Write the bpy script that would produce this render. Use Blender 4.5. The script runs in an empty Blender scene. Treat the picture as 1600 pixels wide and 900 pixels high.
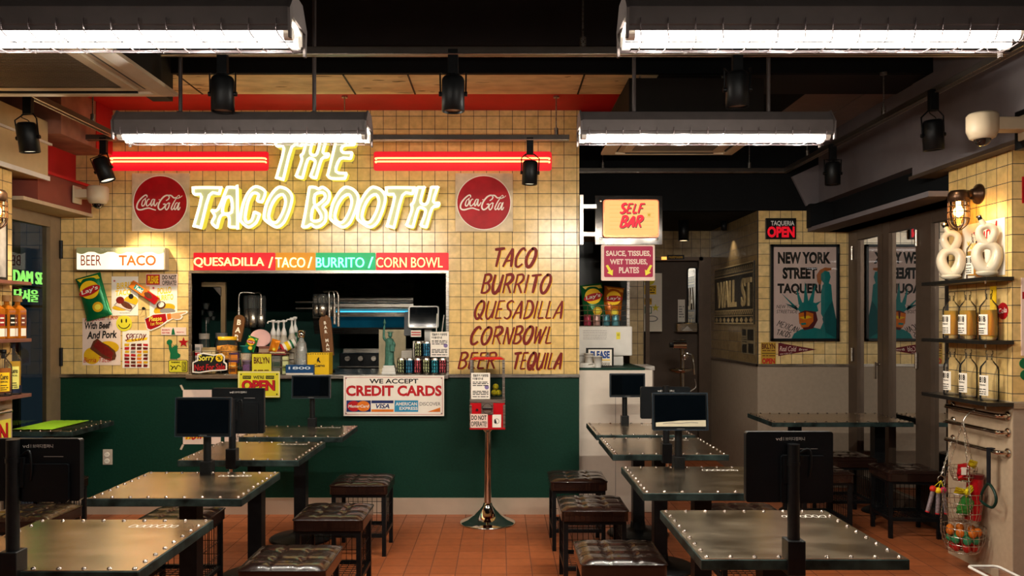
import bpy, bmesh, math, random
from mathutils import Vector, Matrix
random.seed(7)
C = bpy.context.scene.collection
scn = bpy.context.scene
PI = math.pi

# ------------------------------------------------------------------ camera, world, exposure
F, CX, CY, H = 1250.0, 782.0, 503.0, 1.49          # focal length and vanishing point in photo pixels, eye height in metres
cam = bpy.data.cameras.new('camera'); cam.sensor_width = 36; cam.lens = 36 * F / 1600
cam.shift_x = (800 - CX) / 1600; cam.shift_y = (CY - 450) / 1600
cam.clip_start = 0.05
co = bpy.data.objects.new('camera', cam); C.objects.link(co)
co.location = (0, 0, H); co.rotation_euler = (PI / 2, 0, 0); scn.camera = co
w = bpy.data.worlds.new('night'); scn.world = w; w.use_nodes = True
w.node_tree.nodes['Background'].inputs[0].default_value = (0.4, 0.7, 1.0, 1)
w.node_tree.nodes['Background'].inputs[1].default_value = 0.02
scn.view_settings.view_transform = 'Standard'; scn.view_settings.look = 'None'
scn.view_settings.exposure = 0.0; scn.view_settings.gamma = 1; scn.view_settings.use_curve_mapping = False
scn.cycles.use_denoising = True
scn.cycles.max_bounces = 8; scn.cycles.transparent_max_bounces = 16; scn.cycles.sample_clamp_indirect = 6
scn.cycles.caustics_reflective = False; scn.cycles.caustics_refractive = False
TUBE = 5.0          # fluorescent tube radiance
LAMP = 16.0          # watts of each of six light points in a lamp
SPOT = 1.8           # track spot multiplier

# ------------------------------------------------------------------ materials
def lin(c):
    if isinstance(c, str): c = [int(c[i:i + 2], 16) / 255 for i in (0, 2, 4)]
    return tuple(x / 12.92 if x <= 0.04045 else ((x + 0.055) / 1.055) ** 2.4 for x in c)
MATS = {}
def nd(t, k, **kw):
    n = t.nodes.new(k)
    for a, b in kw.items(): setattr(n, a, b)
    return n
def mat(name, col, rough=0.5, metal=0.0, var=0.12, scale=14.0, bump=0.0, emit=0.0, ecol=None, rvar=0.0, stretch=None, spec=0.25, coat=0.0):
    """Surface with noise-driven colour, roughness and bump."""
    if name in MATS: return MATS[name]
    m = bpy.data.materials.new(name); m.use_nodes = True; t = m.node_tree; b = t.nodes['Principled BSDF']
    c = lin(col)
    tc = nd(t, 'ShaderNodeTexCoord'); no = nd(t, 'ShaderNodeTexNoise'); no.inputs['Scale'].default_value = scale; no.inputs['Detail'].default_value = 4
    if stretch:
        mp = nd(t, 'ShaderNodeMapping'); mp.inputs['Scale'].default_value = stretch
        t.links.new(tc.outputs['Object'], mp.inputs[0]); t.links.new(mp.outputs[0], no.inputs['Vector'])
    else: t.links.new(tc.outputs['Object'], no.inputs['Vector'])
    rp = nd(t, 'ShaderNodeValToRGB')
    rp.color_ramp.elements[0].position = 0.3; rp.color_ramp.elements[1].position = 0.72
    rp.color_ramp.elements[0].color = (*[x * (1 - var) for x in c], 1); rp.color_ramp.elements[1].color = (*[min(1, x * (1 + var)) for x in c], 1)
    t.links.new(no.outputs['Fac'], rp.inputs[0]); t.links.new(rp.outputs[0], b.inputs['Base Color'])
    b.inputs['Roughness'].default_value = rough; b.inputs['Metallic'].default_value = metal
    b.inputs['Specular IOR Level'].default_value = spec; b.inputs['Coat Weight'].default_value = coat
    if rvar:
        mr = nd(t, 'ShaderNodeMapRange'); mr.inputs['To Min'].default_value = rough - rvar; mr.inputs['To Max'].default_value = rough + rvar
        mr.inputs['From Min'].default_value = 0.3; mr.inputs['From Max'].default_value = 0.7
        t.links.new(no.outputs['Fac'], mr.inputs[0]); t.links.new(mr.outputs[0], b.inputs['Roughness'])
    if bump:
        bp = nd(t, 'ShaderNodeBump'); bp.inputs['Strength'].default_value = bump; bp.inputs['Distance'].default_value = 0.01
        t.links.new(no.outputs['Fac'], bp.inputs['Height']); t.links.new(bp.outputs[0], b.inputs['Normal'])
    if emit:
        b.inputs['Emission Color'].default_value = (*(lin(ecol) if ecol else c), 1); b.inputs['Emission Strength'].default_value = emit
    MATS[name] = m; return m
def glow(name, rgb, base=.6):
    """Light-giving surface, rgb = linear radiance."""
    if name in MATS: return MATS[name]
    m = bpy.data.materials.new(name); m.use_nodes = True; t = m.node_tree; b = t.nodes['Principled BSDF']
    k = max(rgb); b.inputs['Base Color'].default_value = (*[base * x / k for x in rgb], 1)
    b.inputs['Emission Color'].default_value = (*[x / k for x in rgb], 1); b.inputs['Emission Strength'].default_value = k
    MATS[name] = m; return m
def glass(name, tint=(1, 1, 1), rough=0.0, ior=1.5, body=0.0):
    """Thin glass: transparent with a fresnel reflection."""
    if name in MATS: return MATS[name]
    m = bpy.data.materials.new(name); m.use_nodes = True; t = m.node_tree; t.nodes.clear()
    o = nd(t, 'ShaderNodeOutputMaterial'); mx = nd(t, 'ShaderNodeMixShader'); tr = nd(t, 'ShaderNodeBsdfTransparent'); gl = nd(t, 'ShaderNodeBsdfGlossy'); fr = nd(t, 'ShaderNodeFresnel')
    tr.inputs[0].default_value = (*tint, 1); gl.inputs['Roughness'].default_value = rough; fr.inputs[0].default_value = ior
    src = tr
    if body:
        df = nd(t, 'ShaderNodeBsdfDiffuse'); df.inputs[0].default_value = (*tint, 1); m2 = nd(t, 'ShaderNodeMixShader'); m2.inputs[0].default_value = body
        t.links.new(tr.outputs[0], m2.inputs[1]); t.links.new(df.outputs[0], m2.inputs[2]); src = m2
    t.links.new(fr.outputs[0], mx.inputs[0]); t.links.new(src.outputs[0], mx.inputs[1]); t.links.new(gl.outputs[0], mx.inputs[2]); t.links.new(mx.outputs[0], o.inputs[0])
    MATS[name] = m; return m
def tile(name, axes, c1, c2, grout, pitch=0.1, ph=(0, 0), mortar=0.0022, rough=0.22, bump=0.5, lines=None, pitch2=None):
    """Square glazed tile laid in the given two object axes."""
    m = bpy.data.materials.new(name); m.use_nodes = True; t = m.node_tree; b = t.nodes['Principled BSDF']
    tc = nd(t, 'ShaderNodeTexCoord'); sp = nd(t, 'ShaderNodeSeparateXYZ'); cb = nd(t, 'ShaderNodeCombineXYZ'); t.links.new(tc.outputs['Object'], sp.inputs[0])
    for i, a in enumerate(axes):
        ad = nd(t, 'ShaderNodeMath', operation='SUBTRACT'); ad.inputs[1].default_value = ph[i] - 40 * pitch; t.links.new(sp.outputs[a], ad.inputs[0]); t.links.new(ad.outputs[0], cb.inputs[i])
    br = nd(t, 'ShaderNodeTexBrick', offset=0.0, squash=1.0); t.links.new(cb.outputs[0], br.inputs['Vector'])
    br.inputs['Scale'].default_value = 1; br.inputs['Brick Width'].default_value = pitch; br.inputs['Row Height'].default_value = pitch2 or pitch
    br.inputs['Mortar Size'].default_value = mortar; br.inputs['Mortar Smooth'].default_value = 0.1; br.inputs['Bias'].default_value = 0
    br.inputs['Color1'].default_value = (*lin(c1), 1); br.inputs['Color2'].default_value = (*lin(c2), 1); br.inputs['Mortar'].default_value = (*lin(grout), 1)
    no = nd(t, 'ShaderNodeTexNoise'); no.inputs['Scale'].default_value = 22; no.inputs['Detail'].default_value = 5; t.links.new(tc.outputs['Object'], no.inputs['Vector'])
    mr = nd(t, 'ShaderNodeMapRange'); mr.inputs['To Min'].default_value = 0.8; mr.inputs['To Max'].default_value = 1.15; mr.inputs['From Min'].default_value = 0.25; mr.inputs['From Max'].default_value = 0.75
    t.links.new(no.outputs['Fac'], mr.inputs[0])
    mx = nd(t, 'ShaderNodeVectorMath', operation='SCALE'); t.links.new(br.outputs['Color'], mx.inputs[0]); t.links.new(mr.outputs[0], mx.inputs['Scale'])
    t.links.new(mx.outputs[0], b.inputs['Base Color'])
    rr = nd(t, 'ShaderNodeMapRange'); rr.inputs['To Min'].default_value = rough; rr.inputs['To Max'].default_value = 0.8; t.links.new(br.outputs['Fac'], rr.inputs[0]); t.links.new(rr.outputs[0], b.inputs['Roughness'])
    hm = nd(t, 'ShaderNodeMath', operation='MULTIPLY_ADD'); hm.inputs[1].default_value = -1.0; t.links.new(br.outputs['Fac'], hm.inputs[0])
    n2 = nd(t, 'ShaderNodeMath', operation='MULTIPLY'); n2.inputs[1].default_value = 0.35; t.links.new(no.outputs['Fac'], n2.inputs[0]); t.links.new(n2.outputs[0], hm.inputs[2])
    bp = nd(t, 'ShaderNodeBump'); bp.inputs['Strength'].default_value = bump; bp.inputs['Distance'].default_value = 0.004; t.links.new(hm.outputs[0], bp.inputs['Height']); t.links.new(bp.outputs[0], b.inputs['Normal'])
    MATS[name] = m; return m

# ------------------------------------------------------------------ mesh builder
def front(Y): return Matrix(((1, 0, 0, 0), (0, 0, -1, Y), (0, 1, 0, 0), (0, 0, 0, 1)))          # drawing plane on a wall facing the room entrance
def facing_left(X): return Matrix(((0, 0, -1, X), (-1, 0, 0, 0), (0, 1, 0, 0), (0, 0, 0, 1)))   # on a wall at X facing -X; local x = -Y
def facing_right(X): return Matrix(((0, 0, 1, X), (1, 0, 0, 0), (0, 1, 0, 0), (0, 0, 0, 1)))    # on a wall at X facing +X; local x = Y
def flatly(Z): return Matrix.Translation((0, 0, Z))
def at(px, py, Y): return Vector(((px - CX) * Y / F, Y, H - (py - CY) * Y / F))
def pz(py, Y): return H - (py - CY) * Y / F
def pxx(px, Y): return (px - CX) * Y / F
def crom(p, n=6, closed=False):
    p = [Vector(q) for q in p]; m = len(p)
    if m < 3: return p
    out = []
    for i in range(m if closed else m - 1):
        g = (lambda k: p[k % m]) if closed else (lambda k: p[min(max(k, 0), m - 1)])
        a, b, c, d = g(i - 1), g(i), g(i + 1), g(i + 2)
        for k in range(n):
            t = k / n
            out.append(0.5 * ((2 * b) + (c - a) * t + (2 * a - 5 * b + 4 * c - d) * t * t + (3 * b - a - 3 * c + d) * t ** 3))
    if not closed: out.append(p[-1])
    return out
def ell(cx, cy, rx, ry, n=24, a0=0, a1=2 * PI, rot=0):
    full = abs(a1 - a0 - 2 * PI) < 1e-6; k = n if full else n + 1; o = []
    for i in range(k):
        a = a0 + (a1 - a0) * i / n; x, y = rx * math.cos(a), ry * math.sin(a)
        o.append((cx + x * math.cos(rot) - y * math.sin(rot), cy + x * math.sin(rot) + y * math.cos(rot)))
    return o
def rrect(x0, y0, x1, y1, r, n=4):
    o = []
    for cx, cy, a in ((x1 - r, y1 - r, 0), (x0 + r, y1 - r, PI / 2), (x0 + r, y0 + r, PI), (x1 - r, y0 + r, 1.5 * PI)):
        for i in range(n + 1): o.append((cx + r * math.cos(a + PI / 2 * i / n), cy + r * math.sin(a + PI / 2 * i / n)))
    return o
def star(cx, cy, r, ri, n=5, rot=PI / 2): return [(cx + (r if i % 2 == 0 else ri) * math.cos(rot + PI * i / n), cy + (r if i % 2 == 0 else ri) * math.sin(rot + PI * i / n)) for i in range(2 * n)]
FONT_CACHE = {}
def glyphs(s, bold, shear, spacing, line):
    k = (s, bold, shear, spacing, line)
    if k not in FONT_CACHE:
        cu = bpy.data.curves.new('t', 'FONT'); cu.body = s; cu.offset = bold; cu.shear = shear; cu.resolution_u = 3; cu.space_character = spacing; cu.space_line = line; cu.align_x = 'CENTER'
        o = bpy.data.objects.new('t', cu); C.objects.link(o)
        dg = bpy.context.evaluated_depsgraph_get(); me = bpy.data.meshes.new_from_object(o.evaluated_get(dg))
        FONT_CACHE[k] = ([v.co.xy[:] for v in me.vertices], [tuple(p.vertices) for p in me.polygons])
        bpy.data.objects.remove(o); bpy.data.curves.remove(cu); bpy.data.meshes.remove(me)
    return FONT_CACHE[k]
class MB:
    def __init__(s, M=None): s.v, s.f, s.mi, s.sm, s.mats, s.M = [], [], [], [], [], M or Matrix.Identity(4)
    def add(s, vs, fs, m, smooth=False):
        if m not in s.mats: s.mats.append(m)
        k = s.mats.index(m); n = len(s.v)
        s.v += [s.M @ Vector((q[0], q[1], q[2] if len(q) > 2 else 0)) for q in vs]
        for f in fs: s.f.append([n + i for i in f]); s.mi.append(k); s.sm.append(smooth)
        return s
    def box(s, lo, hi, m):
        x0, y0, z0 = lo; x1, y1, z1 = hi
        return s.add([(x0, y0, z0), (x1, y0, z0), (x1, y1, z0), (x0, y1, z0), (x0, y0, z1), (x1, y0, z1), (x1, y1, z1), (x0, y1, z1)],
                     [(3, 2, 1, 0), (4, 5, 6, 7), (0, 1, 5, 4), (1, 2, 6, 5), (2, 3, 7, 6), (3, 0, 4, 7)], m)
    def cbox(s, c, d, m): return s.box([c[i] - d[i] / 2 for i in range(3)], [c[i] + d[i] / 2 for i in range(3)], m)
    def cyl(s, a, b, r, m, r2=None, seg=16, caps=True, smooth=True):
        a, b = Vector(a), Vector(b); d = (b - a).normalized(); u = d.orthogonal().normalized(); w_ = d.cross(u); r2 = r if r2 is None else r2
        vs = [a + (u * math.cos(2 * PI * i / seg) + w_ * math.sin(2 * PI * i / seg)) * r for i in range(seg)] + [b + (u * math.cos(2 * PI * i / seg) + w_ * math.sin(2 * PI * i / seg)) * r2 for i in range(seg)]
        s.add(vs, [(i, (i + 1) % seg, seg + (i + 1) % seg, seg + i) for i in range(seg)], m, smooth)
        if caps: s.add(vs[:seg], [tuple(range(seg - 1, -1, -1))], m); s.add(vs[seg:], [tuple(range(seg))], m)
        return s
    def tube(s, pts, r, m, seg=8, closed=False):
        p = [Vector((q[0], q[1], q[2] if len(q) > 2 else 0)) for q in pts]
        q = [p[0]]
        for x in p[1:]:
            if (x - q[-1]).length > 1e-6: q.append(x)
        p = q
        if closed and (p[0] - p[-1]).length < 1e-6: p.pop()
        n = len(p); vs = []; u = None
        for i in range(n):
            d = (p[(i + 1) % n] - p[i - 1]) if closed else (p[min(i + 1, n - 1)] - p[max(i - 1, 0)])
            if d.length < 1e-9: d = Vector((0, 0, 1))
            d.normalize()
            if u is None: u = d.orthogonal().normalized()
            u = (u - d * u.dot(d)); u = u.normalized() if u.length > 1e-6 else d.orthogonal().normalized()
            w_ = d.cross(u)
            rr = r[i] if isinstance(r, (list, tuple)) else r
            vs += [p[i] + (u * math.cos(2 * PI * k / seg) + w_ * math.sin(2 * PI * k / seg)) * rr for k in range(seg)]
        fs = []
        for i in range(n if closed else n - 1):
            j = (i + 1) % n
            fs += [(i * seg + k, i * seg + (k + 1) % seg, j * seg + (k + 1) % seg, j * seg + k) for k in range(seg)]
        s.add(vs, fs, m, True)
        if not closed: s.add(vs[:seg], [tuple(range(seg - 1, -1, -1))], m); s.add(vs[-seg:], [tuple(range(seg))], m)
        return s
    def lathe(s, prof, m, c=(0, 0, 0), seg=24, sx=1, sy=1, caps=True, smooth=True, axis=None):
        R = Matrix.Identity(3)
        if axis: R = Vector((0, 0, 1)).rotation_difference(Vector(axis)).to_matrix()
        c = Vector(c); vs = []
        for r, z in prof: vs += [c + R @ Vector((r * sx * math.cos(2 * PI * k / seg), r * sy * math.sin(2 * PI * k / seg), z)) for k in range(seg)]
        n = len(prof)
        s.add(vs, [(i * seg + k, i * seg + (k + 1) % seg, (i + 1) * seg + (k + 1) % seg, (i + 1) * seg + k) for i in range(n - 1) for k in range(seg)], m, smooth)
        if caps:
            if prof[0][0] > 1e-5: s.add(vs[:seg], [tuple(range(seg - 1, -1, -1))], m)
            if prof[-1][0] > 1e-5: s.add(vs[-seg:], [tuple(range(seg))], m)
        return s
    def ball(s, c, r, m, sc=(1, 1, 1), seg=14, rings=8):
        vs = []; c = Vector(c)
        for i in range(rings + 1):
            a = PI * i / rings
            for k in range(seg): b = 2 * PI * k / seg; vs.append(c + Vector((r * sc[0] * math.sin(a) * math.cos(b), r * sc[1] * math.sin(a) * math.sin(b), -r * sc[2] * math.cos(a))))
        return s.add(vs, [(i * seg + k, i * seg + (k + 1) % seg, (i + 1) * seg + (k + 1) % seg, (i + 1) * seg + k) for i in range(rings) for k in range(seg)], m, True)
    def prism(s, pts, z0, z1, m, side=None):
        n = len(pts); vs = [(p[0], p[1], z0) for p in pts] + [(p[0], p[1], z1) for p in pts]
        a = sum(pts[i][0] * pts[(i + 1) % n][1] - pts[(i + 1) % n][0] * pts[i][1] for i in range(n))
        ca, cb = tuple(range(n - 1, -1, -1)), tuple(range(n, 2 * n)); sd = [(i, (i + 1) % n, n + (i + 1) % n, n + i) for i in range(n)]
        if a < 0: ca, cb, sd = ca[::-1], cb[::-1], [f[::-1] for f in sd]
        s.add(vs, [ca, cb], m); s.add(vs, sd, side or m); return s
    def flat(s, pts, z, m):
        n = len(pts); a = sum(pts[i][0] * pts[(i + 1) % n][1] - pts[(i + 1) % n][0] * pts[i][1] for i in range(n))
        return s.add([(p[0], p[1], z) for p in pts], [tuple(range(n)) if a > 0 else tuple(range(n - 1, -1, -1))], m)
    def rect(s, x0, y0, x1, y1, z, m): return s.flat([(min(x0, x1), min(y0, y1)), (max(x0, x1), min(y0, y1)), (max(x0, x1), max(y0, y1)), (min(x0, x1), max(y0, y1))], z, m)
    def rim(s, x0, y0, x1, y1, t, z, m):
        x0, x1 = min(x0, x1), max(x0, x1); y0, y1 = min(y0, y1), max(y0, y1)
        s.rect(x0, y0, x1, y0 + t, z, m); s.rect(x0, y1 - t, x1, y1, z, m); s.rect(x0, y0 + t, x0 + t, y1 - t, z, m); s.rect(x1 - t, y0 + t, x1, y1 - t, z, m); return s
    def ribbon(s, pts, wd, z, m, smooth=True, n=5, closed=False):
        p = crom([(q[0], q[1], 0) for q in pts], n, closed) if smooth else [Vector((q[0], q[1], 0)) for q in pts]
        k = len(p); vs = []
        for i in range(k):
            d = p[(i + 1) % k] - p[i - 1] if closed else p[min(i + 1, k - 1)] - p[max(i - 1, 0)]
            d = d.normalized() if d.length > 1e-9 else Vector((1, 0, 0)); t = i / max(1, k - 1)
            wv = wd(t) if callable(wd) else wd
            nn = Vector((-d.y, d.x, 0)) * wv / 2
            vs += [(p[i].x - nn.x, p[i].y - nn.y, z), (p[i].x + nn.x, p[i].y + nn.y, z)]
        return s.add(vs, [(2 * i, 2 * ((i + 1) % k), 2 * ((i + 1) % k) + 1, 2 * i + 1) for i in range(k if closed else k - 1)], m)
    def text(s, txt, cx, cy, wd, ht, m, z=0.001, bold=0.0, shear=0.0, rot=0.0, depth=0.0, spacing=1.0, line=1.0):
        """Text fitted into a wd x ht box (None keeps the natural proportion) centred on cx, cy."""
        vs, fs = glyphs(txt, bold, shear, spacing, line)
        if not vs: return s
        xs = [v[0] for v in vs]; ys = [v[1] for v in vs]; x0, x1, y0, y1 = min(xs), max(xs), min(ys), max(ys)
        kx = wd / (x1 - x0) if wd else None; ky = ht / (y1 - y0) if ht else None
        kx = kx or ky; ky = ky or kx; c_, s_ = math.cos(rot), math.sin(rot); o = []
        for v in vs:
            a, b = (v[0] - (x0 + x1) / 2) * kx, (v[1] - (y0 + y1) / 2) * ky
            o.append((cx + a * c_ - b * s_, cy + a * s_ + b * c_, z))
        s.add(o, fs, m)
        if depth:
            ed = {}
            for f in fs:
                for i in range(len(f)):
                    e = (f[i], f[(i + 1) % len(f)]); k = tuple(sorted(e)); ed.setdefault(k, []).append(e)
            n = len(o); s.add(o + [(q[0], q[1], z - depth) for q in o], [(e[0][1], e[0][0], n + e[0][0], n + e[0][1]) for e in ed.values() if len(e) == 1], m)
        return s
    def build(s, name, parent=None, bevel=0, kind=None, recentre=True, subdiv=0, sharp=None):
        me = bpy.data.meshes.new(name); off = Vector(OFF.get(parent, (0, 0, 0))) if parent else Vector((0, 0, 0))
        o = bpy.data.objects.new(name, me)
        if parent is None and kind is None and recentre and s.v:
            lo = [min(v[i] for v in s.v) for i in range(3)]; hi = [max(v[i] for v in s.v) for i in range(3)]
            off = Vector(((lo[0] + hi[0]) / 2, (lo[1] + hi[1]) / 2, lo[2])); o.location = off; OFF[o] = off
        else: OFF[o] = off
        me.from_pydata([v - off for v in s.v], [], s.f)
        for m in s.mats: me.materials.append(m)
        me.polygons.foreach_set('material_index', s.mi); me.polygons.foreach_set('use_smooth', s.sm); me.update()
        C.objects.link(o)
        if parent: o.parent = parent
        if bevel:
            b = o.modifiers.new('bevel', 'BEVEL'); b.width = bevel; b.segments = 2; b.limit_method = 'ANGLE'; b.angle_limit = 0.6
        if subdiv: sd = o.modifiers.new('sub', 'SUBSURF'); sd.levels = subdiv; sd.render_levels = subdiv
        if kind: o['kind'] = kind
        return o
OFF = {}
def thing(name, label, cat, loc=(0, 0, 0), group=None):
    o = bpy.data.objects.new(name, None); o.empty_display_size = 0.05; C.objects.link(o); o.location = loc; OFF[o] = Vector(loc)
    return tag(o, label, cat, group)
def tag(o, label, cat, group=None):
    o['label'] = label; o['category'] = cat
    if group: o['group'] = group
    return o
def one(mb, name, label, cat, group=None, **kw): return tag(mb.build(name, **kw), label, cat, group)
def struct(mb, name, **kw): return mb.build(name, kind='structure', **kw)
def dup(root, loc, label, rotz=0, group=None):
    """A copy of a thing with copies of its parts and sub-parts."""
    r = root.copy(); C.objects.link(r); r.location = loc; r.rotation_euler = (0, 0, rotz); r['label'] = label
    if group: r['group'] = group
    for ch in list(root.children):
        c = ch.copy(); C.objects.link(c); c.parent = r
        for g in list(ch.children):
            d = g.copy(); C.objects.link(d); d.parent = c
    return r
# ------------------------------------------------------------------ lettering by hand
_O = [(.42, 1), (.14, .78), (.02, .35), (.22, .01), (.5, .1), (.7, .55), (.64, .9), (.42, 1), (.3, .95)]
BR = {'T': (.75, [[(0, .93), (.4, .96), (.8, 1.0)], [(.42, .95), (.4, .5), (.36, 0)]]), 'A': (.75, [[(0, 0), (.2, .45), (.5, 1)], [(.5, 1), (.6, .5), (.66, 0)], [(.14, .3), (.66, .37)]]),
      'C': (.68, [[(.66, .85), (.5, 1), (.25, .88), (.04, .5), (.1, .1), (.32, 0), (.62, .17)]]), 'O': (.75, [_O]), 'B': (.7, [[(.1, 1), (.06, 0)], [(.02, .97), (.45, 1), (.62, .8), (.42, .57), (.12, .52)], [(.12, .53), (.48, .5), (.64, .25), (.4, .03), (0, .02)]]),
      'U': (.72, [[(.05, 1), (.02, .35), (.2, 0), (.45, .1), (.62, .5), (.68, 1)], [(.68, 1), (.62, .03)]]), 'R': (.72, [[(.1, 1), (.06, 0)], [(.02, .96), (.48, 1), (.63, .78), (.4, .53), (.1, .47)], [(.28, .5), (.68, 0)]]),
      'I': (.2, [[(.1, 1), (.06, 0)]]), 'Q': (.8, [_O, [(.3, .3), (.5, .1), (.78, -.06)]]), 'E': (.6, [[(.1, 1), (.04, .02)], [(.08, .98), (.6, 1)], [(.08, .52), (.48, .55)], [(.03, .02), (.56, .04)]]),
      'S': (.62, [[(.62, .9), (.4, 1), (.12, .84), (.2, .58), (.48, .42), (.52, .15), (.28, 0), (0, .1)]]), 'D': (.72, [[(.12, 1), (.06, 0)], [(.02, .98), (.45, .95), (.7, .55), (.5, .12), (0, 0)]]), 'L': (.52, [[(.12, 1), (.05, .02)], [(.04, .02), (.52, .05)]]),
      'N': (.68, [[(.04, 0), (.1, 1)], [(.1, 1), (.5, 0)], [(.5, 0), (.66, 1)]]), 'W': (.9, [[(.04, 1), (.14, 0)], [(.14, 0), (.44, .85)], [(.44, .85), (.54, 0)], [(.54, 0), (.9, 1)]]), 'F': (.58, [[(.1, 1), (.04, 0)], [(.08, .98), (.6, 1)], [(.08, .52), (.46, .55)]]),
      'P': (.62, [[(.1, 1), (.04, 0)], [(.02, .96), (.48, 1), (.6, .75), (.36, .48), (.1, .45)]]), 'M': (.85, [[(0, 0), (.12, 1)], [(.12, 1), (.4, .35)], [(.4, .35), (.72, 1)], [(.72, 1), (.78, 0)]]), 'X': (.65, [[(.05, 1), (.6, 0)], [(.6, 1), (0, 0)]]),
      'Y': (.65, [[(.03, 1), (.3, .5)], [(.65, 1), (.3, .45), (.2, 0)]]), 'K': (.68, [[(.1, 1), (.06, 0)], [(.62, 1), (.12, .48)], [(.2, .55), (.66, 0)]]), 'G': (.7, [[(.66, .85), (.5, 1), (.25, .88), (.04, .5), (.1, .1), (.32, 0), (.6, .15), (.62, .42), (.4, .42)]]),
      'H': (.7, [[(.1, 1), (.05, 0)], [(.65, 1), (.6, 0)], [(.08, .5), (.63, .53)]]), '!': (.2, [[(.12, 1), (.08, .3)], [(.08, .08), (.07, 0)]]), ' ': (.55, [])}
def brush(mb, s, x0, y0, wd, ht, m, shear=0.2, th=0.11, z=0.0012, gap=.16, rot=0):
    """Brush-painted capitals in the box with lower left x0, y0."""
    tot = sum(BR[c][0] for c in s) + gap * (len(s) - 1); k = (wd - shear * ht) / tot; x = 0; k_ = 0
    for c in s:
        lw, st = BR[c]
        for q in st:
            pts = []
            for p in q:
                a, b = x * k + p[0] * k + shear * p[1] * ht, p[1] * ht
                pts.append((x0 + a * math.cos(rot) - b * math.sin(rot), y0 + a * math.sin(rot) + b * math.cos(rot)))
            k_ += 1; f = 0.8 + 0.4 * ((k_ * 37) % 10) / 10
            mb.ribbon(pts, lambda t: th * ht * f * (0.55 + 0.75 * math.sin(PI * min(1, 0.12 + t * 0.8)) ** 0.7), z + 0.00003 * (k_ % 9), m, n=5)
        x += lw + gap
# outlines of the channel letters, in eighths of photo pixels taken from close up; each is outer loop, inner loops
def _px(pts, ox, oy, k=5.805): return [(ox + x / k, oy + y / k) for x, y in pts]
LT = [(70, 462), (300, 462), (318, 478), (306, 525), (290, 543), (215, 548), (142, 822), (120, 842), (62, 825), (55, 805), (120, 555), (72, 548), (48, 522), (48, 485)]
LA = [(365, 460), (440, 462), (464, 478), (468, 820), (455, 840), (378, 838), (366, 825), (366, 740), (345, 725), (312, 738), (285, 830), (262, 842), (212, 790), (238, 730), (212, 682), (225, 665), (270, 660), (342, 490)]
LAi = [(362, 575), (385, 572), (390, 688), (335, 692), (337, 650)]
LC = [(590, 460), (655, 460), (714, 510), (690, 598), (665, 615), (618, 595), (630, 540), (600, 535), (562, 600), (535, 735), (545, 772), (568, 760), (590, 692), (608, 680), (655, 700), (662, 722), (630, 795), (570, 838), (525, 830), (472, 780), (468, 735), (490, 620), (530, 525)]
LO = [(810, 462), (855, 460), (905, 482), (945, 530), (952, 590), (925, 690), (880, 790), (825, 836), (775, 832), (690, 772), (678, 720), (700, 615), (755, 515)]
LOi = [(852, 548), (870, 598), (845, 690), (795, 772), (762, 768), (745, 728), (768, 640), (812, 570)]
LB = [(112, 458), (165, 460), (190, 474), (228, 458), (288, 498), (302, 555), (282, 612), (240, 650), (268, 690), (262, 780), (205, 832), (150, 838), (122, 815), (92, 836), (42, 838), (34, 815), (60, 690), (92, 490)]
LBi = [(168, 545), (225, 532), (236, 562), (165, 622)]
LBj = [(155, 652), (200, 725), (192, 755), (138, 757)]
LH = [(1070, 460), (1138, 462), (1142, 478), (1112, 590), (1122, 610), (1148, 604), (1182, 470), (1195, 458), (1260, 460), (1262, 480), (1225, 598), (1265, 600), (1276, 620), (1260, 650), (1212, 666), (1165, 822), (1145, 840), (1095, 825), (1090, 805), (1130, 692), (1120, 672), (1090, 668), (1045, 822), (1025, 840), (965, 822), (962, 802), (1010, 668), (1003, 622), (1025, 600), (1058, 475)]
LE = [(352, 30), (520, 30), (532, 45), (520, 92), (505, 106), (430, 110), (405, 128), (410, 148), (480, 150), (500, 168), (490, 212), (470, 228), (390, 228), (356, 325), (440, 335), (452, 350), (438, 392), (418, 407), (300, 405), (258, 370), (262, 345), (335, 45)]
NEON = [('T', [_px(LT, 300, 215)]), ('A', [_px(LA, 300, 215), _px(LAi, 300, 215)]), ('C', [_px(LC, 300, 215)]), ('O', [_px(LO, 300, 215), _px(LOi, 300, 215)]),
        ('B', [_px(LB, 470, 215), _px(LBi, 470, 215), _px(LBj, 470, 215)]), ('O', [_px(LO, 401.6, 215), _px(LOi, 401.6, 215)]), ('O', [_px(LO, 443.3, 215), _px(LOi, 443.3, 215)]), ('T', [_px(LT, 596.6, 215)]), ('H', [_px(LH, 470, 215)]),
        ('T', [_px(LT, 426.6, 141)]), ('H', [_px(LH, 300.5, 139.5)]), ('E', [_px(LE, 470, 215)])]
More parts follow.
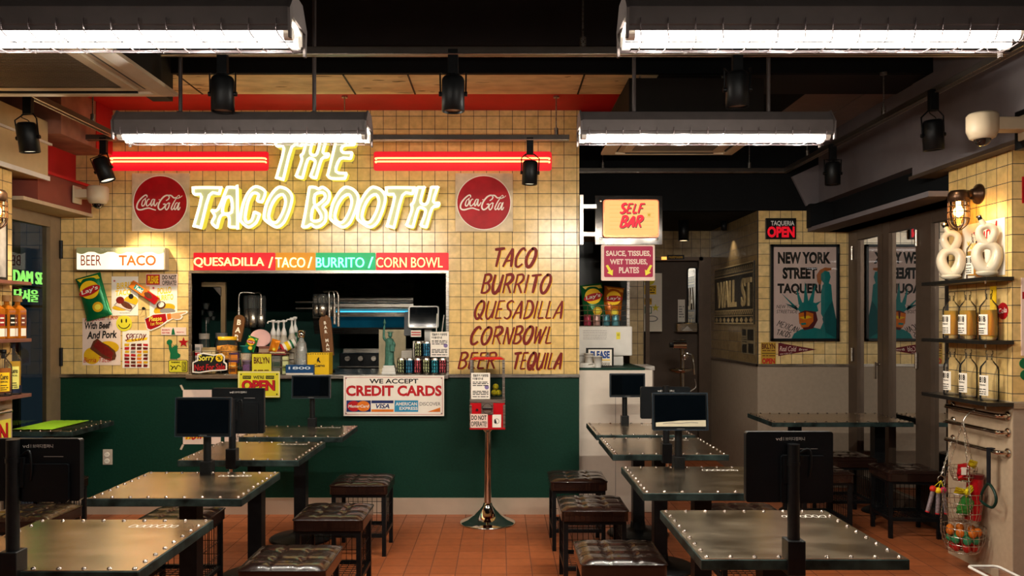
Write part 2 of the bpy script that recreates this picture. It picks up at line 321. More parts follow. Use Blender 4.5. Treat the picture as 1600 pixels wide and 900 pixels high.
COLA = [([(232, 395), (232, 368), (205, 365), (150, 410), (105, 470), (90, 530), (108, 562), (150, 568), (210, 552), (260, 545), (310, 560), (358, 574)], 17), ([(207, 412), (176, 440), (160, 490), (170, 516), (195, 500), (213, 450), (207, 412), (222, 405)], 13),
        ([(270, 425), (255, 420), (232, 450), (224, 490), (235, 515), (262, 500), (285, 470)], 13), ([(332, 420), (308, 428), (288, 480), (295, 514), (318, 482), (338, 420)], 13), ([(345, 418), (332, 490), (348, 512), (382, 462)], 14), ([(395, 428), (415, 424)], 12),
        ([(500, 440), (532, 420), (546, 390), (522, 365), (470, 385), (415, 450), (390, 520), (405, 562), (440, 560), (482, 520), (486, 488), (458, 492)], 17), ([(520, 366), (570, 368), (612, 402), (660, 388)], 15), ([(640, 400), (680, 365), (690, 390), (655, 412), (700, 395), (728, 370)], 9),
        ([(535, 470), (502, 500), (490, 545), (505, 568), (530, 545), (545, 495), (535, 470), (560, 480)], 13), ([(655, 395), (615, 455), (575, 540), (585, 568), (612, 540)], 13), ([(665, 470), (640, 478), (615, 540), (628, 566), (655, 530), (678, 470)], 13), ([(692, 462), (665, 555), (680, 565), (700, 530)], 13)]

# ------------------------------------------------------------------ shared materials
paper = mat('paper white', 'e9e0d2', .8, var=.04); ink = mat('black ink', '15130f', .6, var=.1); redink = mat('red ink', 'b3161d', .6, var=.1); yelink = mat('yellow ink', 'f0c31a', .6, var=.08)
oxide = mat('dark red sign paint', '6e150f', .55, var=.2, scale=40); mustard = mat('mustard ink', 'd3a315', .6, var=.1); grn = mat('green ink', '12633b', .5, var=.1); blu = mat('blue ink', '173f84', .5, var=.1); teal = mat('teal ink', '167a78', .55, var=.12); pinkp = mat('pale pink paper', 'e0c6b8', .8, var=.05)
limep = mat('lime paper', 'd3c62f', .7, var=.05); yelp = mat('yellow card', 'e8d94a', .7, var=.05); brownink = mat('brown ink', '5a2c16', .7, var=.3, scale=60); orangeink = mat('orange ink', 'd9701a', .6, var=.15); greyink = mat('grey ink', '8a8580', .6, var=.1)
black = mat('black metal', '101214', .42, .3, var=.3, scale=30); blackp = mat('black plastic', '080c0f', .38, var=.2); soot = mat('black ceiling paint', '06080b', .9, var=.3, scale=3); darkgrey = mat('dark grey paint', '211f20', .7, var=.12, scale=5)
chrome = mat('chrome', 'd8d4cc', .08, 1, var=.03); steel = mat('brushed steel', 'b4aca2', .3, 1, var=.08, scale=6, stretch=(1, 60, 60), rvar=.08); white = mat('white enamel', 'd9d4cc', .4, var=.05); ceramic = mat('glazed white ceramic', 'cfc1aa', .14, var=.03, coat=.5)
beige = mat('beige wall plaster', 'b09a80', .75, var=.06, scale=30, bump=.1); greige = mat('grey beige plaster', '9a8977', .8, var=.06, scale=30, bump=.1); bulk = mat('grey brown bulkhead paint', '6d6668', .8, var=.05, scale=10)
redp = mat('red ceiling paint', 'b01f22', .6, var=.15, scale=4, bump=.1); mauve = mat('dusty red brown paint', '7a3d31', .7, var=.1, scale=6); frame_b = mat('brown aluminium', '5c4d41', .42, .5, var=.08); leather = mat('dark brown leather', '1f110d', .26, var=.35, scale=6, bump=.03, coat=.4)
green_w = mat('dark green wall paint', '042c20', .6, var=.15, scale=60, bump=.12, spec=.18); tape = mat('clear tape', 'c9b7a0', .4, var=.05)
sheet = mat('worn sheet metal', 'd6c4aa', .225, 1, var=.2, scale=4.5, stretch=(1.0, 2.2, 1), rvar=.035, bump=.012); edge_m = mat('verdigris edge band', '2a3836', .5, .5, var=.85, scale=16); rivet_m = mat('rivet steel', 'a79a93', .22, 1, var=.1)
amber = glass('amber spirit', (1, .56, .05), body=.35); clearg = glass('clear bottle glass', (.985, .985, .96), ior=1.22, body=.02); pane = glass('window pane', (.75, .8, .78), ior=1.4); acrylic = glass('clear acrylic', (.93, .93, .93)); screen = mat('dark screen glass', '04070a', .06, var=.1, coat=1)
tube_l = glow('fluorescent tube', (TUBE, TUBE * .94, TUBE * .88)); neon_w = glow('white neon tube', (2.3, 2.15, 1.25)); neon_y = glow('yellow lit acrylic return', (.8, .66, .05), .1); neon_f = glow('lit acrylic letter face', (.36, .35, .17), .2)
neon_r = glow('red neon tube', (5.0, 1.5, .5)); neon_r2 = glow('red neon bar tube', (6.5, 1.6, .45)); neon_o = glow('orange neon tube', (4.0, 2.4, .8)); neon_g = glow('green neon tube', (.55, 3.2, 2.6)); neon_l = glow('lime neon tube', (.42, 1.1, .2))
plate_r = glow('edge lit red acrylic', (.85, .004, .016), .04); plate_o = glow('edge lit amber acrylic', (.75, .27, .0), .05); plate_g = glow('edge lit green acrylic', (.0, .42, .12), .05); bulb = glow('warm filament', (60, 30, 8))
boxl = glow('lit sign diffuser', (1.15, 1.05, .75)); selfl = glow('lit yellow sign face', (.82, .47, .13), .2); ledr = mat('lit red letters', 'd01020', .5, emit=.5, ecol='e01028')

W6 = 6.2
def sx(px, Y=W6): return (px - CX) * Y / F
def sy(py, Y=W6): return H - (py - CY) * Y / F
def q(pts, Y=W6): return [(sx(a, Y), sy(b, Y)) for a, b in pts]
def rows_of_print(mb, x0, x1, ys, th, m, z=.0012, jag=.25):
    """Lines too small to read: short bars in word lengths."""
    for y in ys:
        x = x0
        while x < x1 - th:
            l = random.uniform(1.2, 4) * th * 2; mb.rect(x, y, min(x + l, x1), y + th, z, m); x += l + th * (0.6 + jag)
# ================================================================== the setting
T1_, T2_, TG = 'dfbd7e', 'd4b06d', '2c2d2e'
tile_b = tile('cream wall tile back', (0, 2), T1_, T2_, TG, ph=(-1.808, 2.184))
tile_s = tile('cream wall tile side', (1, 2), T1_, T2_, TG, ph=(5.16, 2.184))
tile_p = tile('cream wall tile poster wall', (0, 2), 'e3c68e', 'd8b678', TG, ph=(3.02, 2.40))
tile_f = tile('terracotta floor tile', (0, 1), 'a85c33', '985029', '683a22', pitch=.152, ph=(-.42, 6.1), mortar=.003, rough=.45, bump=.35)
m = MB(); m.box((-3.6, -1.5, -.1), (4.0, 10.2, 0), tile_f); struct(m, 'floor')
WX0, WX1 = -3.41, .61
ox0, ox1, oz0, oz1 = sx(300), sx(697), 1.073, sy(427)                  # the serving hatch
m = MB()
for lo, hi in (((WX0, 0, oz0), (ox0, 0, 3.13)), ((ox1, 0, oz0), (WX1, 0, 3.13)), ((ox0, 0, oz1), (ox1, 0, 3.13))):
    m.box((lo[0], W6, lo[2]), (hi[0], W6 + .2, hi[2]), tile_b)
m.box((WX1 - .2, W6 + .2, 0), (WX1, 8.9, 2.5), tile_s)
struct(m, 'wall_back')
m = MB(); m.box((WX0, W6, 0), (WX1, W6 + .2, oz0), green_w); struct(m, 'wall_green')
m = MB(); m.box((WX0, W6 - .012, 0), (WX1, W6, .128), mat('dull pale steel', 'c4b09b', .4, .35, var=.08, scale=6)); m.box((-1.2, W6 - .0125, 0), (-1.197, W6 - .01, .128), black); struct(m, 'baseboard_back')
m = MB(); m.box((WX0, W6 - .018, oz0 - .012), (ox0 - .02, W6, oz0 + .012), steel); m.box((ox1 + .02, W6 - .018, oz0 - .012), (WX1 + .004, W6, oz0 + .012), steel); struct(m, 'trim_1')
m = MB(); t_ = .022                                                    # steel frame of the hatch
m.box((ox0 - t_, W6 - .012, oz1), (ox1 + t_, W6 + .2, oz1 + t_), steel); m.box((ox0 - t_, W6 - .012, oz0), (ox0, W6 + .2, oz1), steel); m.box((ox1, W6 - .012, oz0), (ox1 + t_, W6 + .2, oz1), steel)
struct(m, 'window_1')
# kitchen behind the hatch
kd = mat('dark kitchen wall', '4a7d70', .6, var=.2, scale=3)
m = MB(); m.box((-3.4, 8.9, 0), (2.9, 9.0, 2.6), kd); struct(m, 'wall_kitchen')
m = MB(); m.box((-3.6, 6.4, 2.5), (.41, 9.0, 2.6), soot); struct(m, 'ceiling_kitchen')
m = MB(); m.box((-3.4, 6.4, 0), (-3.3, 8.9, 2.5), kd); struct(m, 'wall_kitchen_side')
# ceiling
conc = mat('peeling concrete', 'd8c6a2', .9, var=.2, scale=7, bump=.7, stretch=(.8, 1.6, 1))
m = MB(); m.box((-3.9, -1.5, 3.75), (4.2, 5.31, 3.85), soot); struct(m, 'ceiling')
m = MB(); m.box((-3.6, 5.31, 3.13), (1.05, 5.76, 3.75), conc)
for x in (-2.15, -1.05, -.62, .55): m.box((x, 5.31, 3.127), (x + .012, 5.76, 3.1302), ink)
fl = mat('bare concrete flakes', '42372a', .95, var=.3); r = random.Random(5); m.M = flatly(3.1292)
for i in range(60):
    x = r.choice((r.uniform(-2.6, -1.9), r.uniform(-2.6, 1.0))); y = r.uniform(5.33, 5.74); l = r.uniform(.02, .16)
    m.ribbon([(x, y), (x + l * .3, y + r.uniform(-.006, .006)), (x + l * .7, y + r.uniform(-.008, .008)), (x + l, y)], lambda t, w_=r.uniform(.004, .014): w_ * math.sin(PI * (.05 + .9 * t)), -.0001 * (i % 5), fl, n=3)
struct(m, 'trim_2')
m = MB(); m.box((-3.6, 5.27, 3.13), (3.6, 5.31, 3.75), soot); m.box((-3.6, 5.24, 3.3), (3.6, 5.27, 3.75), darkgrey); struct(m, 'trim_3')
m = MB(); m.box((-3.6, 5.76, 3.132), (.86, 6.4, 3.3), redp); struct(m, 'ceiling_red')
m = MB(); m.box((.86, 5.80, 2.955), (.97, 6.4, 3.3), mauve); struct(m, 'trim_4')
m = MB(); m.box((1.05, 5.31, 3.13), (3.6, 5.76, 3.6), darkgrey); m.box((.97, 5.76, 3.135), (2.2, 7.2, 3.3), soot); struct(m, 'ceiling_dark')
m = MB(); pan = mat('grey ceiling board', '857b78', .8, var=.05)
for x0, x1 in ((2.2, 2.62), (2.632, 3.2)):
    for y0, y1 in ((5.76, 6.52), (6.535, 7.2)): m.box((x0, y0, 3.135), (x1, y1, 3.2), pan)
m.box((2.2, 5.76, 3.15), (3.2, 7.2, 3.3), soot); struct(m, 'ceiling_panel')
m = MB(); m.box((.61, 7.2, 2.49), (3.3, 9.0, 2.6), soot); m.box((.41, 7.19, 2.49), (3.3, 7.25, 3.3), soot); m.box((.41, 6.4, 2.5), (.61, 7.2, 3.3), soot); struct(m, 'ceiling_corridor')
# corridor and poster wall
PW = 7.2
m = MB(); m.box((2.32, PW, 1.10), (3.3, 8.9, 2.49), tile_p); struct(m, 'wall_poster')
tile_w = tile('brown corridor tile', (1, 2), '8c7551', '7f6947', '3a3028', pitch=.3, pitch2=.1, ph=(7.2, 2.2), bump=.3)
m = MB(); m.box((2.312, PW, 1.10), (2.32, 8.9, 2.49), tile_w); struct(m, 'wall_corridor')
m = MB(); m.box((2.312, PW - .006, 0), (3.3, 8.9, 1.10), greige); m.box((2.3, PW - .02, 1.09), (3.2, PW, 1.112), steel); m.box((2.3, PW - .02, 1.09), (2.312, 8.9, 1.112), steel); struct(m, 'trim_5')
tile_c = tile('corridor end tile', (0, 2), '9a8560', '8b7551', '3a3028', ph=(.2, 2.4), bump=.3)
brn = mat('brown partition', '4d3f35', .5, var=.1, scale=8)
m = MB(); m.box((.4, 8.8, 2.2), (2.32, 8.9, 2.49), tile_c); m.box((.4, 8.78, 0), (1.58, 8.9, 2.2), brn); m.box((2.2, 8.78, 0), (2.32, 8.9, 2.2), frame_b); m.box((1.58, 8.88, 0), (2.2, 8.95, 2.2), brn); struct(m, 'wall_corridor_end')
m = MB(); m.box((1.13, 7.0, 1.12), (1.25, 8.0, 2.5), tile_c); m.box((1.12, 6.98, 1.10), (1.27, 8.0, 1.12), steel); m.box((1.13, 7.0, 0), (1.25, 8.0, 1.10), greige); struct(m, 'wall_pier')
m = MB(); m.box((1.585, 8.74, 0), (1.63, 8.8, 2.2), frame_b); m.box((2.17, 8.74, 0), (2.215, 8.8, 2.2), frame_b); m.box((1.585, 8.74, 2.16), (2.215, 8.8, 2.2), frame_b); struct(m, 'door_3')
# right: bulkheads, glazed doors, pillar
m = MB(); m.box((2.85, 2.2, 2.56), (3.4, 7.17, 3.75), bulk);
m.add([(2.85, 7.16, 2.56), (2.74, 7.16, 2.53), (2.61, 7.16, 2.79), (2.85, 7.16, 2.9), (2.85, 7.19, 2.56), (2.74, 7.19, 2.53), (2.61, 7.19, 2.79), (2.85, 7.19, 2.9)], [(0, 1, 2, 3), (7, 6, 5, 4), (0, 4, 5, 1), (1, 5, 6, 2), (2, 6, 7, 3)], bulk)
struct(m, 'trim_6')
m = MB(); m.box((2.95, 5.1, 2.3), (3.4, 7.19, 2.56), soot); m.box((2.75, 7.1, 2.33), (2.95, 7.19, 2.54), soot); m.box((2.76, 5.16, 2.30), (3.2, 7.19, 2.335), bulk); struct(m, 'trim_7')
m = MB(); m.box((2.79, 4.2, 2.46), (3.4, 5.42, 3.1), bulk); m.box((2.775, 4.2, 2.45), (2.79, 5.44, 2.475), frame_b); struct(m, 'trim_8')
PX = 2.89
m = MB(); m.box((PX, 4.52, 1.04), (3.6, 5.16, 2.46), tile_s); m.box((PX + .001, 4.519, 1.04), (3.6, 4.52, 2.46), tile_b); struct(m, 'wall_right_pillar')
m = MB(); m.box((PX, 4.515, 0), (3.6, 5.165, 1.04), beige); struct(m, 'trim_9')
m = MB(); m.box((PX + .0012, 4.51, 0), (3.6, 4.514, 1.0), greige); m.box((PX - .003, 4.50, 1.0), (3.6, 4.515, 1.03), steel); struct(m, 'trim_10')
m = MB(); m.box((3.6, -1.5, 0), (3.7, 4.6, 3.75), beige); struct(m, 'wall_right')
m = MB(); m.box((-4.0, -1.5, 0), (-3.9, 5.2, 3.75), beige); struct(m, 'wall_left')
outside = mat('night street', '05080a', .8, var=.4, scale=2)
GX = 3.13
def glazed(X, sgn, posts, y0, y1, name, zt=2.3, frame_b=frame_b):
    f = MB(); a, b = sorted((X, X + sgn * .06))
    for p0, p1 in posts: f.box((a, p0, 0), (b, p1, zt), frame_b)
    f.box((a + .002, y0, zt - .09), (b - .002, y1, zt - .001), frame_b); f.box((a + .002, y0, .001), (b - .002, y1, .14), frame_b)
    fo = struct(f, name)
    g = MB(); x = X + sgn * .03; g.add([(x, y0, .1), (x, y1, .1), (x, y1, zt), (x, y0, zt)], [(0, 1, 2, 3)], pane); g.build('pane', fo)
    return fo
d1 = glazed(GX, 1, ((7.02, 7.2), (6.56, 6.64), (6.45, 6.545), (5.82, 6.03), (5.1, 5.2)), 5.1, 7.2, 'door_1')
h = MB(); 
for y, z in ((7.1, 2.1), (6.0, 2.12), (6.0, 1.2), (7.1, 1.2)): h.cyl((GX - .012, y, z - .06), (GX - .012, y, z + .06), .012, steel)
h.build('hinge', d1)
h = MB(); h.box((GX - .05, 6.585, 1.02), (GX - .035, 6.615, 1.16), chrome); h.cyl((GX - .04, 6.6, 1.14), (GX, 6.6, 1.14), .012, chrome); h.build('door_handle', d1)
m = MB(); m.box((GX, 7.2, 0), (3.3, 7.3, 2.5), frame_b); m.box((GX - .002, 5.1, 2.3), (GX + .1, 7.2, 2.33), frame_b); struct(m, 'trim_11')
m = MB(); m.box((4.4, 2, -.1), (4.5, 10, 3.5), outside); struct(m, 'wall_outside_right')
# left: bulkheads, glazed door, pillar
LX = -3.15
m = MB(); m.box((-3.9, 4.2, 1.04), (LX, 5.16, 2.46), tile_s); struct(m, 'wall_left_pillar')
m = MB(); m.box((-3.9, 4.2, 0), (LX, 5.16, 1.04), beige); struct(m, 'trim_12')
m = MB(); m.box((-3.9, 2.2, 2.47), (-3.1, 5.48, 2.86), mat('cream bulkhead paint', 'c4ab82', .7, var=.05)); m.box((-3.1, 2.2, 2.455), (-3.085, 5.48, 2.485), white); m.box((-3.1, 2.2, 2.70), (-3.08, 5.5, 2.715), white); struct(m, 'trim_13')
pk = mat('pinkish bare concrete', '9a6a58', .85, var=.35, scale=6, bump=.4)
m = MB(); m.box((-3.9, 5.48, 2.78), (-3.01, 6.2, 3.13), pk); m.box((-3.012, 5.95, 2.782), (-3.005, 6.2, 3.13), redp); struct(m, 'trim_14')
m = MB(); m.box((-3.9, 5.3, 2.53), (-3.29, 6.2, 2.78), redp); struct(m, 'trim_15')
m = MB(); m.box((-3.9, 5.48, 2.32), (-3.17, 6.2, 2.53), mauve); m.box((-3.17, 5.48, 2.525), (-3.155, 6.2, 2.545), redp); m.box((-3.9, 5.3, 2.30), (-3.16, 6.2, 2.325), beige); struct(m, 'trim_16')
d2 = glazed(-3.41, -1, ((6.06, 6.2), (5.0, 5.1)), 5.0, 6.2, 'door_2', frame_b=mat('tan aluminium', '8f7a60', .42, .4, var=.08))
h = MB()
for z in (2.05, 1.22): h.cyl((-3.4, 6.19, z - .07), (-3.4, 6.19, z + .07), .013, black)
h.build('hinge', d2)
m = MB(); m.box((-4.9, 3, -.1), (-4.8, 8, 3.5), outside); struct(m, 'wall_outside_left')
m = MB(); m.box((-2.3, 5.0, 2.95), (-2.17, 5.3, 3.75), darkgrey); struct(m, 'trim_17')
# ================================================================== pendant fluorescent lamps
housing = mat('grey brown lamp housing', '524b4a', .5, .3, var=.1); refl = mat('white reflector', 'f0ece4', .35, var=.02)
wire_d = mat('guard wire', '6a6062', .3, .9, var=.1)
def lamp(x, Y, z, label, rods, top, dim=1.0):
    L = .628; t = thing('fluorescent_lamp', label, 'ceiling lamp', (x, Y, z), 'caged twin tube lamps over the tables')
    b = MB(); pr = [(-.085, 0), (-.085, .012), (-.088, .016), (-.088, .07), (-.045, .12), (.045, .12), (.088, .07), (.088, .016), (.085, .012), (.085, 0), (.081, 0), (.081, .065), (.04, .10), (-.04, .10), (-.081, .065), (-.081, 0)]
    b.M = Matrix(((0, 0, 1, x), (1, 0, 0, Y), (0, 1, 0, z), (0, 0, 0, 1))); b.prism(pr, -L, L, housing); b.build('housing', t)
    r = MB(b.M); r.prism([(-.0805, .002), (-.0805, .06), (-.04, .095), (.04, .095), (.0805, .06), (.0805, .002), (.078, .002), (.07, .03), (.02, .045), (-.02, .045), (-.07, .03), (-.078, .002)], -L + .005, L - .005, refl); r.build('reflector', t)
    for s in (-1, 1):
        e = MB(b.M); e.prism([(-.1, -.028), (-.108, .06), (-.05, .125), (.05, .125), (.108, .06), (.1, -.028), (.085, -.028), (.085, .045), (-.085, .045), (-.085, -.028)], s * L - .004, s * L + .004, housing); ep = e.build('end_plate', t)
        for yy in (-.042, .042): k = MB(); k.cyl((x + s * (L - .03), Y + yy, z), (x + s * (L - .004), Y + yy, z), .02, white, seg=12); k.build('tube_holder', ep)
    for yy in (-.042, .042):
        k = MB(); k.cyl((x - L + .03, Y + yy, z), (x + L - .03, Y + yy, z), .0135, tube_l, seg=14); k.build('fluorescent_tube', t)
    for i in range(6):
        ld = bpy.data.lights.new('lamp_light', 'POINT'); ld.energy = LAMP * dim; ld.color = (1, .93, .80); ld.shadow_soft_size = .012
        lo = bpy.data.objects.new('lamp_light', ld); C.objects.link(lo); lo.location = (x - L + .12 + (2 * L - .24) * i / 5, Y, z - .0225)
    g = MB(); n = 15
    for i in range(n):
        xx = x - L + .04 + (2 * L - .08) * i / (n - 1)
        g.tube(crom([(xx, Y - .1, z + .03), (xx, Y - .095, z - .008), (xx + .012, Y - .05, z - .026), (xx + .012, Y + .045, z - .026), (xx, Y + .09, z - .008), (xx, Y + .1, z + .03)], 3), .0019, wire_d, seg=5)
    for yy, zz in ((-.05, -.027), (.045, -.027), (-.097, -.006), (.092, -.006)): g.cyl((x - L, Y + yy, z + zz), (x + L, Y + yy, z + zz), .0019, wire_d, seg=5)
    g.build('wire_guard', t)
    for rx in rods:
        k = MB(); k.cyl((rx, Y, z + .115), (rx, Y, top), .010, housing, seg=10); k.cyl((rx, Y, z + .113), (rx, Y, z + .13), .02, black, seg=10); k.cyl((rx, Y, top - .02), (rx, Y, top), .03, black, seg=10); k.build('hanging_rod', t)
    return t
lamp(-1.295, 4.06, 2.425, 'caged twin tube lamp hanging in front of the white neon sign', (-1.624, -.945), 3.75)
lamp(1.028, 4.06, 2.425, 'caged twin tube lamp hanging in front of the lit self bar sign', (.678, 1.36), 3.75, 1.4)
lamp(-1.272, 2.54, 2.388, 'caged twin tube lamp under the slotted ceiling air conditioner, cut by the frame', (-1.7, -.9), 3.75)
lamp(1.016, 2.54, 2.388, 'caged twin tube lamp nearest the camera on the dark side, in front of the track', (.60, 1.32, 1.4), 3.75)

for lx, ly, side in ((-1.28, 1.02, 'neon'), (1.02, 1.02, 'door')): lamp(lx, ly, 2.388, f'added unseen twin tube lamp over the entrance on the {side} side', (lx - .4, lx + .4), 3.75, .32)  # extra lamps out of view, added to light the housing fronts

# ================================================================== tracks and track spots
ZT = 2.81
def track(p0, p1, label, name='lighting_track', hangers=(), ht=3.75):
    t = thing(name, label, 'lighting track', p0); d = (Vector(p1) - Vector(p0)).normalized(); n = Vector((-d.y, d.x, 0)) * .017; m = MB(); a, b = Vector(p0), Vector(p1)
    vs = [a - n, a + n, b + n, b - n]; vs += [v + Vector((0, 0, .04)) for v in vs]
    m.add(vs, [(0, 1, 2, 3), (7, 6, 5, 4), (0, 4, 5, 1), (1, 5, 6, 2), (2, 6, 7, 3), (3, 7, 4, 0)], trk); m.build('rail', t, bevel=.003)
    e = MB(); e.tube([a + n * 1.1 + Vector((0, 0, .002)), b + n * 1.1 + Vector((0, 0, .002))], .004, steel, seg=5); e.tube([a - n * 1.1 + Vector((0, 0, .002)), b - n * 1.1 + Vector((0, 0, .002))], .004, steel, seg=5); e.build('edge_strip', t)
    for f, top in hangers:
        h = a.lerp(b, f); k = MB(); k.cyl(h + Vector((0, 0, .09)), (h.x, h.y, top), .005, steel, seg=8); k.cyl(h + Vector((0, 0, .03)), h + Vector((0, 0, .09)), .016, steel, seg=8); k.cyl((h.x, h.y, top - .015), (h.x, h.y, top), .022, steel, seg=10); k.build('hanger', t)
    return t
trk = mat('grey track aluminium', '5d5650', .35, .7, var=.1)
track((-1.72, 3.94, ZT - .008), (2.49, 3.94, ZT - .008), 'long lighting track crossing the room behind the two nearest lamps', hangers=((.505, 3.75), (.16, 3.75), (.95, 3.75)))
track((-3.3, 5.82, ZT), (.50, 5.82, ZT), 'lighting track running close in front of the red neon bars', hangers=((.57, 3.135), (.975, 3.135), (.13, 2.99)))
track((-2.77, 3.2, ZT + .001), (-2.77, 5.80, ZT + .001), 'lighting track running back from under the air conditioner to the neon wall', hangers=((.86, 3.13), (.5, 3.75)))
track((2.52, 2.2, ZT), (2.52, 7.06, ZT), 'dark lighting track running back beside the grey bulkhead', hangers=((.63, 3.13), (.9, 3.135)))
track((.66, 7.08, ZT), (2.54, 7.08, ZT), 'dark lighting track above the self bar sign', hangers=((.13, 3.135), (.82, 3.135)))
spotrim = mat('spot inner baffle', 'cfc8ba', .4, var=.05)
def spot(p, tilt, label, aim=None, power=0, top=.15):
    """Track spot whose can is centred at p; tilt = (x lean, y lean) of the can axis."""
    p = Vector(p); t = thing('track_spotlight', label, 'spotlight', (p.x, p.y, p.z), 'black track spotlights')
    ax = Vector((tilt[0], tilt[1], -1)).normalized(); h = .085; r = .056
    c = MB(); c.lathe([(0, h), (.045, h), (r - .004, h - .008), (r, h - .02), (r, -h), (r - .004, -h - .002), (r - .006, -h), (r - .008, -h + .035), (0, -h + .045)], black, p, seg=28, axis=-ax); can = c.build('lamp_can', t)
    l = MB(); l.lathe([(0, -h + .012), (r - .008, -h + .012), (r - .008, -h + .009), (0, -h + .009)], glow('spot lens lit', (1.6, 1.4, 1.0)) if power else spotrim, p, seg=24, axis=-ax); l.build('lens', can)
    side = Vector((1, 0, 0)); side = (side - ax * side.dot(ax)).normalized(); k = MB(); ctr = Vector((p.x, p.y, ZT - .1))
    for s in (-1, 1):
        k.tube([p + side * s * (r + .006), p + side * s * (r + .008) - ax * (h + .02), ctr + side * s * .03, ctr], .0045, black, seg=6)
        k.cyl(p + side * s * r, p + side * s * (r + .014), .012, black, seg=10)
    k.build('yoke', t)
    a = MB(); a.box((p.x - .025, p.y - .018, ZT - .10), (p.x + .025, p.y + .018, ZT + .02), black); a.build('track_adapter', t, bevel=.003)
    w_ = MB(); w_.tube(crom([(p.x - .02, p.y, ZT - .09), (p.x - .03, p.y - .02, ZT - .12), (p.x + .01, p.y - .01, p.z + h + .01), (p.x, p.y, p.z + h * .8)], 5), .003, ink, seg=5); w_.build('cable', t)
    if power:
        ld = bpy.data.lights.new('track_spot_light', 'SPOT'); ld.energy = power * SPOT; ld.spot_size = math.radians(58); ld.spot_blend = .7; ld.shadow_soft_size = .04; ld.color = (1, .83, .55)
        lo = bpy.data.objects.new('track_spot_light', ld); C.objects.link(lo); lo.location = p + ax * (h + .01); d = (Vector(aim) - lo.location) if aim else ax; lo.rotation_euler = d.to_track_quat('-Z', 'Y').to_euler()
    return t
spot(at(348, 147, 3.94), (0, .02), 'black track spotlight above the caged lamp by the white neon sign')
spot(at(708, 147, 3.94), (0, .02), 'black track spotlight hanging alone midway along the near track')
spot(at(1152, 140, 3.94), (.02, .05), 'black track spotlight above the lamp by the self bar sign', power=0)
spot(at(44, 215, 4.70), (.08, .1), 'black track spotlight above the shelves of whisky and tequila', aim=(-3.3, 5.0, 1.3), power=42)
spot(at(162, 265, 5.82), (.35, .05), 'tilted black spotlight beside the dome camera and red neon bar', aim=(-2.6, 6.2, 1.5), power=62)
spot(at(828, 270, 5.82), (-.03, .03), 'black spotlight hanging over the end of the red neon bar above the menu', aim=(.1, 6.2, 1.5), power=4)
spot(at(1458, 211, 4.62), (.08, .06), 'lit black spotlight beside the dome camera on the grey bulkhead', aim=(2.9, 4.75, 1.75), power=14)
spot(at(1301, 271, 6.03), (0, .02), 'unlit black spotlight against the grey bulkhead above the glazed doors')

# ================================================================== tables, stools, tablets
def table_mesh(t, wx, dy, posts, br=1.0, lift=.74):
    m = MB(); m.box((-wx / 2 + .004, -dy / 2 + .004, lift - .012), (wx / 2 - .004, dy / 2 - .004, lift), sheet)
    n = max(2, round(wx / .08)); k = max(2, round(dy / .08)); i0 = .022
    pts = [(-wx / 2 + i0 + (wx - 2 * i0) * i / n, s * (dy / 2 - i0)) for i in range(n + 1) for s in (-1, 1)] + [(s * (wx / 2 - i0), -dy / 2 + i0 + (dy - 2 * i0) * i / k) for i in range(1, k) for s in (-1, 1)]
    for x, y in pts: m.lathe([(.0085, 0), (.0075, .003), (.004, .0052), (0, .006)], rivet_m, (x, y, lift), seg=8)
    top = m.build('tabletop', t)
    e = MB(); e.box((-wx / 2, -dy / 2, lift - .036), (wx / 2, dy / 2, lift - .002), edge_m); e.build('edge_band', t, bevel=.003)
    for px_ in posts:
        c = MB(); c.box((px_ - .04, -.04, .05), (px_ + .04, .04, lift - .036), black); c.box((px_ - .16, -.16, lift - .042), (px_ + .16, .16, lift - .036), black); c.build('column', t)
        b = MB(); b.lathe([(0, .0), (.21 * br, 0), (.215 * br, .008), (.2 * br, .018), (.09, .03), (.055, .05), (.05, .09), (0, .09)], black, (px_, 0, 0), seg=32); b.build('base_plate', t)
def chalk(t, x, y, z, seed):
    """Scribbled white outlines on the tabletop."""
    r = random.Random(seed); m = MB(flatly(z)); cx = x
    for i in range(7):
        w_ = r.uniform(.016, .026); m.ribbon([(cx, y), (cx + w_ * .3, y + r.uniform(.015, .03)), (cx + w_, y + r.uniform(.01, .025)), (cx + w_ * .8, y - r.uniform(.004, .015)), (cx + .2 * w_, y - .008)], .003, 0, paper, closed=True); cx += w_ + .004
    m.build('chalk_scribble', t)
TB = [(-1.42, 2.725, .66, .63, 'riveted sheet metal table nearest the camera on the neon side, tabletop glowing cream'), (-1.43, 3.70, .66, .60, 'riveted metal table second from the camera under the neon sign'), (-1.425, 4.675, .66, .66, 'riveted metal table third from the camera under the neon sign, before the taped papers'),
      (-1.37, 5.50, .68, .56, 'riveted metal table against the green wall below the yellow open sign'), (.965, 2.86, .66, .66, 'dull grey riveted metal table nearest the camera on the aisle toward the doors'), (.96, 3.83, .67, .64, 'dull riveted metal table with a mirror-like bright patch, second on the door side'),
      (.965, 4.855, .66, .65, 'dull riveted metal table with two tablet poles beside it, third on the door side'), (.965, 5.62, .66, .62, 'dull riveted metal table in front of the white self bar counter')]
for i, (x, y, wx, dy, lab) in enumerate(TB):
    t = thing('metal_table', lab, 'table', (0, 0, 0), 'riveted metal tables'); table_mesh(t, wx, dy, (0,)); chalk(t, .06 if i != 4 else .12, dy / 2 - .11, .7405, i)
    t.location = (x, y, 0)
t = thing('metal_table', 'long dark riveted table by the glazed doors under the framed poster', 'table', (0, 0, 0), 'riveted metal tables'); table_mesh(t, 1.06, .6, (-.25, .40), .56); t.location = (2.56, 6.28, 0)
t = thing('metal_table', 'riveted metal table beside the glass door with a lime reflection on it', 'table', (0, 0, 0), 'riveted metal tables'); table_mesh(t, .46, .60, (0,)); t.location = (-3.165, 5.78, 0)
m = MB(flatly(.7467)); pts = []  # green reflection in the tabletop, modelled as a thin pleated sheet
